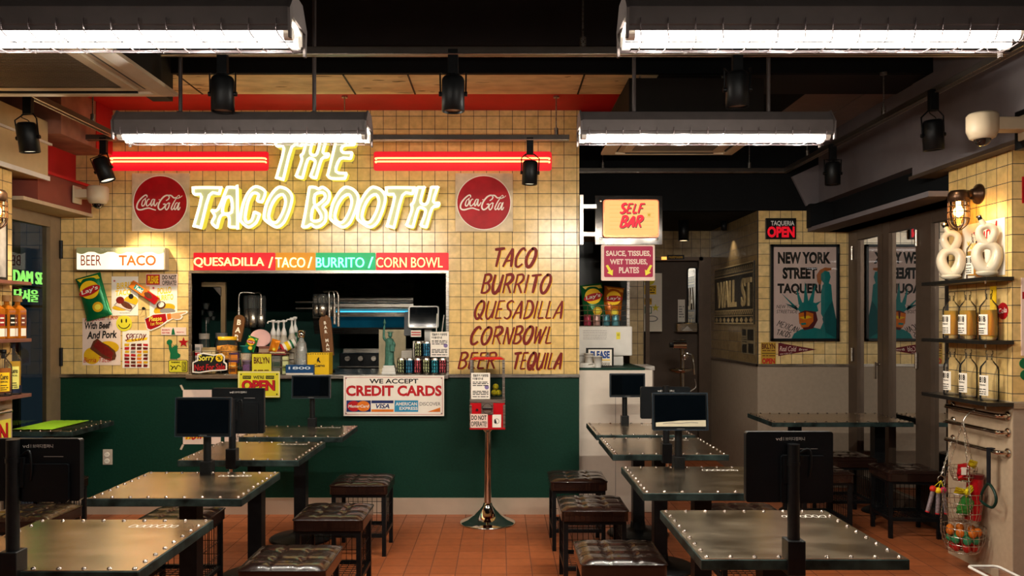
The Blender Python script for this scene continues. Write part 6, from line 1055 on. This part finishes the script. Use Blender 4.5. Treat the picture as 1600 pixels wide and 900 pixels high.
def sconce(X, Yc, zc, s, label):
    """Bulkhead lantern on a wall at X, reaching out along s."""
    t = thing('caged_wall_lamp', label, 'wall lamp', (X, Yc, zc), 'caged wall lanterns'); hx = X + s * .125; bm = mat('aged bronze', '4a3528', .35, .8, var=.2, scale=30)
    k = MB(); k.lathe([(0, 0), (.062, 0), (.06, .012), (.035, .03), (.03, .05), (0, .05)], bm, (X, Yc, zc), seg=26, axis=(s, 0, 0)); k.tube(crom([(X + s * .04, Yc, zc), (X + s * .09, Yc, zc + .002), (hx, Yc, zc - .004)], 5), .022, bm, seg=12); k.lathe([(0, .03), (.045, .03), (.058, .012), (.06, -.035), (.05, -.04), (0, -.03)], bm, (hx, Yc, zc - .01), seg=26); k.build('lamp_arm', t)
    g = MB(); g.lathe([(.046, -.045), (.047, -.13), (.04, -.175), (.022, -.2), (0, -.205)], glass('amber lantern glass', (1, .88, .62)), (hx, Yc, zc), seg=20); g.build('glass_jar', t)
    c = MB()
    for i in range(8): a = 2 * PI * i / 8; c.tube(crom([(hx + .058 * math.cos(a), Yc + .058 * math.sin(a), zc - .04), (hx + .06 * math.cos(a), Yc + .06 * math.sin(a), zc - .14), (hx + .05 * math.cos(a), Yc + .05 * math.sin(a), zc - .185), (hx + .012 * math.cos(a), Yc + .012 * math.sin(a), zc - .218)], 4), .003, bm, seg=6)
    for z, r in ((-.075, .059), (-.11, .06), (-.15, .06)): c.tube([(hx + r * math.cos(2 * PI * i / 24), Yc + r * math.sin(2 * PI * i / 24), zc + z) for i in range(24)], .003, bm, seg=6, closed=True)
    c.build('wire_cage', t)
    b = MB(); b.lathe([(0, .0), (.012, 0), (.013, -.03), (.027, -.06), (.024, -.085), (0, -.1)], bulb, (hx, Yc, zc - .04), seg=14); b.build('light_bulb', t)
    ld = bpy.data.lights.new('lantern_light', 'POINT'); ld.energy = 4.4; ld.color = (1, .62, .22); ld.shadow_soft_size = .03; lo = bpy.data.objects.new('lantern_light', ld); C.objects.link(lo); lo.location = (hx, Yc, zc - .11); return t
sconce(PX, 4.83, 2.262, -1, 'lit caged wall lantern above the figure-eight ceramic bottles'); sconce(LX, 4.80, 2.262, 1, 'lit caged wall lantern cropped at the edge above the leaning picture')
# ================================================================== pillar shelves
shm = mat('smoked shelf steel', '3c3a37', .28, .8, var=.15); shl = mat('copper toned shelf', '9a6a5c', .3, .7, var=.15)
ZS = (1.745, 1.385, 1.035)
for i, z in enumerate(ZS):
    lab = ('topmost', 'middle', 'lowest')[i]; what = ('carrying the figure-eight bottles', 'carrying three amber bottles', 'carrying three clear bottles')[i]
    t = thing('wall_shelf', f'{lab} dark shelf on the tiled pillar {what}', 'shelf', (2.82, 4.84, z), 'pillar shelves'); k = MB(); k.box((2.735, 4.50, z - .022), (PX, 5.2, z), shm); k.build('board', t, bevel=.002); k = MB(); k.cyl((2.74, 4.52, z - .04), (2.74, 4.52, z + .004), .004, chrome, seg=8); k.build('corner_pin', t)
    what = ('under the leaning picture', 'carrying whisky bottles', 'carrying the yellow labelled bottle')[i]
    t = thing('wall_shelf', f'{lab} copper coloured shelf by the glass door {what}', 'shelf', (-3.08, 4.84, z), 'pillar shelves'); k = MB(); k.box((LX, 4.3, z - .022), (-3.0, 5.12, z), shl); k.build('board', t, bevel=.002)
def liquor(x, y, z, g, fill, lab, r=.05, h=.285, group=None, ang=-2.85, name='spirit_bottle', cap=None, lblcol=None, txt=('818', 'TEQUILA')):
    t = thing(name, lab, 'bottle', (x, y, z), group); b = h * .62; k = MB(); k.lathe([(0, 0), (r * .94, 0), (r, .008), (r, b), (r * .93, b + .02), (r * .55, b + .045), (r * .34, b + .058), (r * .31, h - .035), (r * .36, h - .032), (r * .36, h - .02), (r * .3, h - .018)], g, (x, y, z), seg=28); k.build('glass_body', t)
    if fill: k = MB(); k.lathe([(0, .022), (r * .86, .022), (r * .9, .03), (r * .9, b - .002), (0, b - .002)], fill, (x, y, z), seg=22); k.build('spirit', t)
    k = MB(); k.lathe([(0, h - .05), (r * .24, h - .05), (r * .26, h - .018), (r * .38, h - .016), (r * .38, h + .004), (0, h + .006)], cap or clearg, (x, y, z), seg=16); k.build('stopper', t)
    k = MB(); aw = .62; lm = lblcol or paper; zs = (b * .18, b * .84); pts = [(x + (r + .001) * math.cos(ang + aw * (i / 5 - 1)), y + (r + .001) * math.sin(ang + aw * (i / 5 - 1))) for i in range(11)]
    k.add([(p[0], p[1], z + zs[0]) for p in pts] + [(p[0], p[1], z + zs[1]) for p in pts], [(i, i + 1, 12 + i, 11 + i) for i in range(10)], lm); k.build('label', t)
    d = Vector((math.cos(ang), math.sin(ang), 0)); u = Vector((-d.y, d.x, 0)); o = Vector((x, y, z)) + d * (r + .0016); M = Matrix(((u.x, 0, d.x, o.x), (u.y, 0, d.y, o.y), (u.z, 1, d.z, o.z), (0, 0, 0, 1))); k = MB(M)
    k.text(txt[0], 0, zs[1] - .026, r * .85, .034, ink, 0, .03); k.text(txt[1], 0, zs[1] - .056, r * .8, .011, ink, 0, .03); rows_of_print(k, -r * .42, r * .42, [zs[0] + .008, zs[0] + .02, zs[0] + .034], .005, ink, 0); k.build('label_print', t); return t
ambf = mat('amber tequila', 'd08414', .15, var=.1, coat=.3); palef = None; n3 = ('nearest the glazed doors', 'in the middle of its shelf', 'nearest the pillar corner')
for i, px in enumerate((1487, 1512, 1545)):
    y = 2.82 * F / (px - CX); liquor(2.82, y, ZS[1], clearg, amber, 'amber tequila bottle ' + n3[i], group='amber bottles on the pillar'); liquor(2.82, 2.82 * F / (px + 1 - CX), ZS[2], clearg, None, 'clear tequila bottle ' + n3[i], group='clear bottles on the pillar')
liquor(2.845, 4.80, ZS[0], clearg, amber, 'amber bottle between the two white figure-eight bottles', h=.27, r=.045)
def eight(x, y, z, lab, ang):
    t = thing('ceramic_bottle', lab, 'bottle', (x, y, z), 'figure-eight ceramic bottles'); R = Matrix.Translation((x, y, z)) @ Matrix.Rotation(ang, 4, 'Z') @ Matrix(((1, 0, 0, 0), (0, 0, -1, 0), (0, 1, 0, 0), (0, 0, 0, 1))); k = MB(R)
    def loop(cy, rx, ry, r0, r1):
        pts = [(rx * math.cos(a) + .006 * math.sin(2 * a), cy + ry * math.sin(a), 0) for a in [2 * PI * i / 36 for i in range(36)]]; k.tube(pts, [r0 + (r1 - r0) * (.5 - .5 * math.sin(2 * PI * i / 36)) for i in range(36)], ceramic, seg=16, closed=True)
    loop(.098, .05, .074, .027, .036); loop(.228, .037, .052, .019, .027); k.ball((0, .012, 0), .05, ceramic, (1.15, .5, .75)); k.cyl((-.010, .275, 0), (-.030, .318, 0), .020, ceramic, r2=.014, seg=16); k.build('ceramic_body', t)
    k = MB(R); k.cyl((-.032, .318, 0), (-.037, .332, 0), .012, black, seg=12); k.cyl((-.037, .332, 0), (-.040, .343, 0), .016, chrome, seg=12); k.build('stopper', t)
eight(2.815, 5.0, ZS[0] + .02, 'white figure-eight ceramic bottle farther back, beneath the lantern', -.5); eight(2.815, 4.63, ZS[0] + .02, 'white figure-eight ceramic bottle at the pillar corner', -.5)
FR = facing_left(PX)
k = MB(FR); k.box((-5.0, 1.76, 0), (-4.58, 2.09, .003), paper); o = one(k, 'yum_poster', 'white poster with red script behind the figure-eight bottles', 'poster'); p = MB(FR); p.text('Yum!', -4.76, 2.02, .24, .08, redink, .0036, .02, .25, rot=.2); p.text('Your', -4.9, 1.96, .1, .05, yelink, .0036, .03); p.text('Tacos', -4.88, 1.90, .12, .05, redink, .0036, .01, .2); p.build('print', o)
k = MB(FR); k.prism(ell(-4.6, 1.553, .048, .048, 28), 0, .003, enam); o = one(k, 'round_sticker', 'round red sticker with white script by the amber bottles', 'sticker'); p = MB(FR); p.text('Cola', -4.6, 1.555, .075, .03, paper, .0036, 0, .25, rot=.15); p.build('print', o)
k = MB(FR); k.box((-4.72, 1.40, 0), (-4.66, 1.70, .003), yelink); one(k, 'paper_strip', 'vertical yellow paper strip on the tiles behind the amber bottles', 'paper strip')
FF = front(4.519)
k = MB(FF); k.box((2.945, 2.16, 0), (3.2, 2.31, .006), enam); one(k, 'metal_sign', 'dark red metal sign at the picture edge on the pillar front', 'sign')
k = MB(FF); k.box((2.94, 1.30, 0), (3.25, 1.74, .004), pinkp); o = one(k, 'edge_poster', 'pale poster cropped at the picture edge on the pillar front', 'poster'); p = MB(FF); p.rect(2.96, 1.32, 3.2, 1.40, .0046, grn); p.rect(2.945, 1.62, 3.2, 1.66, .0046, enam); p.build('print', o)
k = MB(FF); k.prism(ell(2.96, 1.255, .03, .03, 18) , 0, .004, grn); k.prism(ell(2.965, 1.19, .03, .03, 18), 0, .004, grn); one(k, 'green_sticker', 'green round-lobed sticker at the picture edge', 'sticker')
# towel bars and what hangs from them
for i, z in enumerate((.955, .86, .745)):
    t = thing('grab_bar', ('topmost', 'middle', 'lowest')[i] + ' chrome bar of three on the pillar below the shelves', 'bar', (PX, 4.86, z), 'chrome bars on the pillar'); k = MB(); k.tube(crom([(PX - .004, 5.10, z), (PX - .05, 5.09, z), (PX - .055, 5.05, z), (PX - .055, 4.60, z), (PX - .05, 4.56, z), (PX - .004, 4.55, z)], 6), .0125, chrome, seg=14); k.build('rail', t)
    for y in (5.10, 4.55): k = MB(); k.lathe([(0, 0), (.028, 0), (.026, .01), (.015, .014), (0, .014)], chrome, (PX, y, z), seg=20, axis=(-1, 0, 0)); k.build('wall_flange', t)
def chain(k, a, b, m_, n=None):
    a, b = Vector(a), Vector(b); d = b - a; n = n or max(3, int(d.length / .016)); u = d.normalized().orthogonal().normalized(); v = d.normalized().cross(u)
    for i in range(n):
        c = a + d * (i + .5) / n; e = d / n * .68; w_ = (u if i % 2 else v) * .0042; k.tube([c - e, c - e * .5 + w_, c + e * .5 + w_, c + e, c + e * .5 - w_, c - e * .5 - w_], .0014, m_, seg=4, closed=True)
BX, BY = 2.765, 4.78; wire = mat('silver wire', 'c9c2b5', .25, 1, var=.1)
t = thing('hanging_baskets', 'three tier wire basket on chains hanging from the chrome bars', 'hanging basket', (BX, BY, .11)); tiers = ((.625, .545, .075), (.475, .30, .108), (.27, .125, .122)); k = MB(); hk = (PX - .055, BY, .968)
k.tube(crom([(PX - .04, BY, .962), (PX - .055, BY, .972), (PX - .07, BY, .962), (BX + .02, BY, .93), (BX, BY, .90)], 5), .003, wire, seg=6); prev = [(BX, BY, .90)] * 3
for zt_, zb_, r in tiers:
    pts = [(BX + r * math.cos(a), BY + r * math.sin(a), zt_) for a in (2.4, 4.5, .3)]
    for a, b in zip(prev, pts): chain(k, a, b, wire)
    prev = pts
k.build('chain', t)
for zt_, zb_, r in tiers:
    k = MB(); N = 22
    for f in (0, .33, .66, 1): z = zt_ + (zb_ - zt_) * f; rr = r * (1 - .3 * f ** 2); k.tube([(BX + rr * math.cos(2 * PI * i / N), BY + rr * math.sin(2 * PI * i / N), z) for i in range(N)], .0022, wire, seg=5, closed=True)
    for i in range(N): a = 2 * PI * i / N; k.tube([(BX + r * (1 - .3 * f ** 2) * math.cos(a + .25 * f), BY + r * (1 - .3 * f ** 2) * math.sin(a + .25 * f), zt_ + (zb_ - zt_) * f) for f in (0, .33, .66, 1)] + [(BX, BY, zb_)], .0014, wire, seg=4)
    k.build('basket', t)
def wrapped(c, d, m_, name, lab, cat, rz=0):
    k = MB(Matrix.Translation(c) @ Matrix.Rotation(rz, 4, 'Y') @ Matrix.Rotation(.5, 4, 'Z')); a, b, e = d; N = 9; vs = []; r = random.Random(lab)
    for s in (1, -1):
        for j in range(N):
            for i in range(N): u, v = -1 + 2 * i / (N - 1), -1 + 2 * j / (N - 1); vs.append((u * a, s * e * (1 - u * u) * (1 - v ** 4) ** .5 + r.uniform(-.004, .004), v * b))
    fs = []
    for j in range(N - 1):
        for i in range(N - 1): p = j * N + i; fs += [(p, p + N, p + N + 1, p + 1), (N * N + p, N * N + p + 1, N * N + p + N + 1, N * N + p + N)]
    k.add(vs, fs, m_); return one(k, name, lab, cat)
redf = mat('red foil', 'b3141c', .25, .3, var=.3, scale=30); yelf = mat('yellow foil', 'd9c21e', .25, .3, var=.2); grnf = mat('green foil', '3f8a3a', .2, .3, var=.35, scale=30)
o = wrapped((BX - .015, BY - .03, .60), (.055, .05, .03), redf, 'candy_pack', 'red candy pack with a white label in the top hanging basket', 'candy'); k = MB(front(BY - .075)); k.rect(BX - .055, .59, BX - .025, .635, 0, paper); k.build('label', o)
wrapped((BX + .045, BY - .02, .645), (.04, .022, .012), yelf, 'wrapped_candy', 'yellow wrapped candy poking out of the top hanging basket', 'candy', .3)
wrapped((BX - .01, BY - .04, .40), (.06, .06, .035), grnf, 'candy_pack', 'green wrapped candy pack in the middle hanging basket', 'candy', .4); wrapped((BX - .05, BY - .05, .49), (.05, .02, .014), yelf, 'wrapped_candy', 'yellow wrapped candy twisted at the side of the middle basket', 'candy', .3); wrapped((BX + .01, BY - .05, .50), (.06, .018, .014), yelf, 'wrapped_candy', 'long yellow wrapped candy standing up in the middle basket', 'candy', -.5)
k = MB(); k.cyl((BX + .045, BY - .02, .315), (BX + .06, BY - .02, .56), .045, mat('red plastic tub', 'a31018', .2, var=.25, scale=30, coat=.4), seg=18); k.cyl((BX + .06, BY - .02, .56), (BX + .061, BY - .02, .585), .048, mat('dark red lid', '5f0a10', .3), seg=18); one(k, 'candy_tub', 'tall red plastic candy tub in the middle hanging basket', 'candy tub')
r = random.Random(11); cols = [('red', mat('red candy ball', 'b0201c', .25, var=.2, coat=.3)), ('yellow', mat('yellow candy ball', 'd3b51c', .25, var=.2, coat=.3)), ('green', mat('green candy ball', '2f8055', .25, var=.2, coat=.3)), ('orange', mat('orange candy ball', 'c8671c', .25, var=.2, coat=.3))]; n = 0
for lz, rad, cnt in ((.152, .055, 6), (.198, .068, 7), (.242, .075, 7)):
    for i in range(cnt):
        a = 2 * PI * i / cnt + lz * 9; nm, mm = cols[(n * 7 + i) % 4]; k = MB(); k.ball((BX + rad * math.cos(a), BY + rad * math.sin(a), lz), .0235, mm, (1, 1, 1.15), seg=12, rings=8); one(k, 'candy_ball', nm + ' candy ball piled in the lowest hanging basket', 'candy', 'candy balls in the lowest basket, ' + nm); n += 1
t = thing('candy_tube_bunch', 'ring chain with a clip hanging from the lowest chrome bar', 'chain', (2.72, 4.92, .4)); k = MB(); chain(k, (PX - .055, 5.02, .755), (2.72, 4.94, .54), wire); k.tube([(2.72 + .02 * math.cos(2 * PI * i / 16), 4.94, .52 + .02 * math.sin(2 * PI * i / 16)) for i in range(16)], .0025, wire, seg=6, closed=True); k.build('chain', t)
for i, (dx, dz, lean, c) in enumerate(((-.05, .0, -.3, 'red'), (-.012, -.03, -.05, 'yellow'), (.025, -.015, .15, 'pink'))):
    top = Vector((2.70 + dx * .7, 4.93 - .012 * i, .45 + dz * .3)); bot = top + Vector((lean * .11, 0, -.125)); k = MB(); k.cyl(top, bot, .0125, mat('printed candy tube', '8a7d80', .3, .4, var=.6, scale=70), seg=14); k.cyl(bot, bot + (bot - top) * .06, .013, redink, seg=14); o = one(k, 'candy_tube', ['printed candy tube with a red ball top, outermost of the hanging bunch', 'printed candy tube with a yellow ball top in the hanging bunch', 'printed candy tube with a pink ball top nearest the baskets'][i], 'candy')
    p = MB(); p.ball(top + Vector((0, 0, .012)), .02, mat(c + ' bead', {'red': 'c0281c', 'yellow': 'd8b51c', 'pink': 'c01850'}[c], .3), seg=12); p.tube([top + Vector((0, 0, .02)), (2.72, 4.94, .51)], .0018, yelf, seg=5); p.build('ball_top', o)
t = thing('ring_strap', 'dark strap with a teardrop handle hanging on the lowest chrome bar', 'handle strap', (2.82, 4.62, .4)); Ys = 4.62; k = MB(); xs = PX - .058; k.box((xs - .016, Ys - .016, .55), (xs - .010, Ys + .016, .76), mat('dark strap', '12141a', .6)); k.box((xs - .016, Ys - .016, .757), (xs + .016, Ys + .016, .763), mat('dark strap', '12141a')); k.build('strap', t); k = MB(); k.tube(crom([(xs - .013, Ys, .555), (xs - .013, Ys - .055, .52), (xs - .013, Ys - .07, .47), (xs - .013, Ys - .03, .425), (xs - .013, Ys + .06, .435), (xs - .013, Ys + .075, .46), (xs - .013, Ys + .05, .51)], 5, True), .008, mat('dark green rubber', '0d2a22', .4), seg=8, closed=True); k.build('handle_ring', t)
t = thing('plastic_crate', 'white rimmed plastic box top at the bottom edge of the picture', 'box', (2.22, 3.6, 0)); k = MB(); k.box((2.18, 3.5, 0), (2.31, 3.72, .35), clearg); k.build('box_body', t, bevel=.01); k = MB(); k.tube([(a, b, .352) for a, b in rrect(2.175, 3.495, 2.315, 3.725, .02)], .007, white, seg=6, closed=True); k.build('rim', t)
# left pillar
FL = facing_right(LX)
k = MB(FL @ Matrix.Translation((0, 0, .02)) ); k.box((4.3, 1.75, 0), (5.05, 2.14, .02), black); o = one(k, 'leaning_picture', 'dark framed taco picture leaning under the cropped wall lantern', 'picture'); p = MB(k.M); p.rect(4.32, 1.77, 5.03, 2.12, .0206, mat('grey picture print', '8f8a86', .3, var=.3)); p.flat(ell(4.9, 1.87, .06, .09, 20), .0212, orangeink); p.flat(ell(4.8, 1.84, .09, .05, 20), .0214, paper); p.build('print', o)
whis = mat('whisky', '9a5410', .12, var=.25, coat=.5); tql = mat('gold tequila', 'b98a1c', .12, var=.15, coat=.4)
def sq(x, y, z, w_, h, mm, lab, lc, cap):
    t = thing('whisky_bottle', lab, 'bottle', (x, y, z)); k = MB(); a = w_ / 2; k.box((x - a, y - a, z), (x + a, y + a, z + h * .68), mm); k.add([(x - a, y - a, z + h * .68), (x + a, y - a, z + h * .68), (x + a, y + a, z + h * .68), (x - a, y + a, z + h * .68), (x - .016, y - .016, z + h * .78), (x + .016, y - .016, z + h * .78), (x + .016, y + .016, z + h * .78), (x - .016, y + .016, z + h * .78)], [(0, 1, 5, 4), (1, 2, 6, 5), (2, 3, 7, 6), (3, 0, 4, 7)], mm); k.cyl((x, y, z + h * .77), (x, y, z + h * .88), .015, mm); k.build('bottle_body', t, bevel=.006)
    k = MB(); k.cyl((x, y, z + h * .86), (x, y, z + h), .026, cap, seg=18); k.build('stopper', t); k = MB()
    for F_ in (front(y - a), Matrix(((0, 0, 1, x + a), (1, 0, 0, 0), (0, 1, 0, 0), (0, 0, 0, 1)))):
        k.M = F_; c = x if F_[1][2] else y; k.rect(c - a * .7, z + h * .3, c + a * .7, z + h * .56, .001, lc); k.rect(c - a * .7, z + h * .06, c + a * .7, z + h * .24, .001, paper); rows_of_print(k, c - a * .5, c + a * .5, [z + h * .36, z + h * .46], .008, paper, .0016)
    k.build('label', t); return t
woodc = mat('stopper wood', '8a6238', .6, var=.2); sq(-3.055, 5.06, ZS[1], .075, .27, whis, 'square whisky bottle with a brown label nearest the glass door', mat('brown label', '6a3326', .6), woodc); sq(-3.06, 4.955, ZS[1], .075, .27, whis, 'square whisky bottle with a dark label second from the glass door', ink, woodc); sq(-3.06, 4.85, ZS[1], .075, .27, whis, 'square whisky bottle cropped by the picture edge', mat('red label', '8a1d1d', .6), woodc)
t = liquor(-3.06, 5.02, ZS[2], clearg, tql, 'tall bottle with a yellow label and navy base band by the glass door', r=.048, h=.34, ang=-.9, cap=mat('navy cap', '1a2340', .4), lblcol=mat('pale yellow label', 'd8cf6a', .6), txt=('Cuervo', 'ESPECIAL')); k = MB(); k.lathe([(.0487, .012), (.0487, .058)], mat('navy band', '161d33', .4), (-3.06, 5.02, ZS[2]), seg=24, caps=False); k.build('base_band', t)
liquor(-3.055, 4.915, ZS[2], clearg, whis, 'amber bottle with a yellow label cropped by the picture edge', r=.048, h=.28, ang=-.9, cap=black, lblcol=yelink, txt=('Cuervo', 'ESPECIAL'))
k = MB(FL); k.box((4.4, .69, 0), (5.14, .87, .005), yelp); o = one(k, 'letter_sign', 'yellow sign with big red and black capitals low on the pillar', 'sign'); p = MB(FL); p.text('BROOKLYN', 4.77, .785, .68, .12, ink, .0056, .05); p.text('BROOKLYN', 4.765, .79, .68, .12, redink, .0064, .03); p.build('print', o)
t = thing('grab_bar', 'chrome bar cropped at the picture edge above the yellow letter sign', 'bar', (LX, 4.8, .93), 'chrome bars on the pillar'); k = MB(); k.tube(crom([(LX, 5.06, .93), (LX + .05, 5.05, .93), (LX + .055, 5.0, .93), (LX + .055, 4.5, .93), (LX, 4.46, .93)], 6), .0125, chrome, seg=12); k.build('rail', t)
# neon seen through the glass door
FN = facing_right(-3.62); t = thing('neon_sign', 'green neon lettering glowing beyond the glass door', 'neon sign', (-3.6, 6.1, 1.6)); k = MB(FN); k.text('DAM SEOUL', 6.22, 1.83, .62, .095, neon_l, .03, .0, depth=.012); k.build('neon_word', t); k = MB(FN); k.text('담서울', 6.07, 1.69, .3, .095, neon_l, .03, .0, depth=.012); k.build('neon_word', t)
k = MB(FN); k.box((5.85, 1.60, 0), (6.6, 1.62, .02), black); k.box((5.85, 1.75, 0), (6.6, 1.765, .02), black); k.build('mounting_rail', t); k = MB(); k.cyl((-3.61, 6.0, 1.70), (-3.61, 6.0, 0), .012, black); k.cyl((-3.61, 6.5, 1.76), (-3.61, 6.5, 0), .012, black); k.build('stand', t)
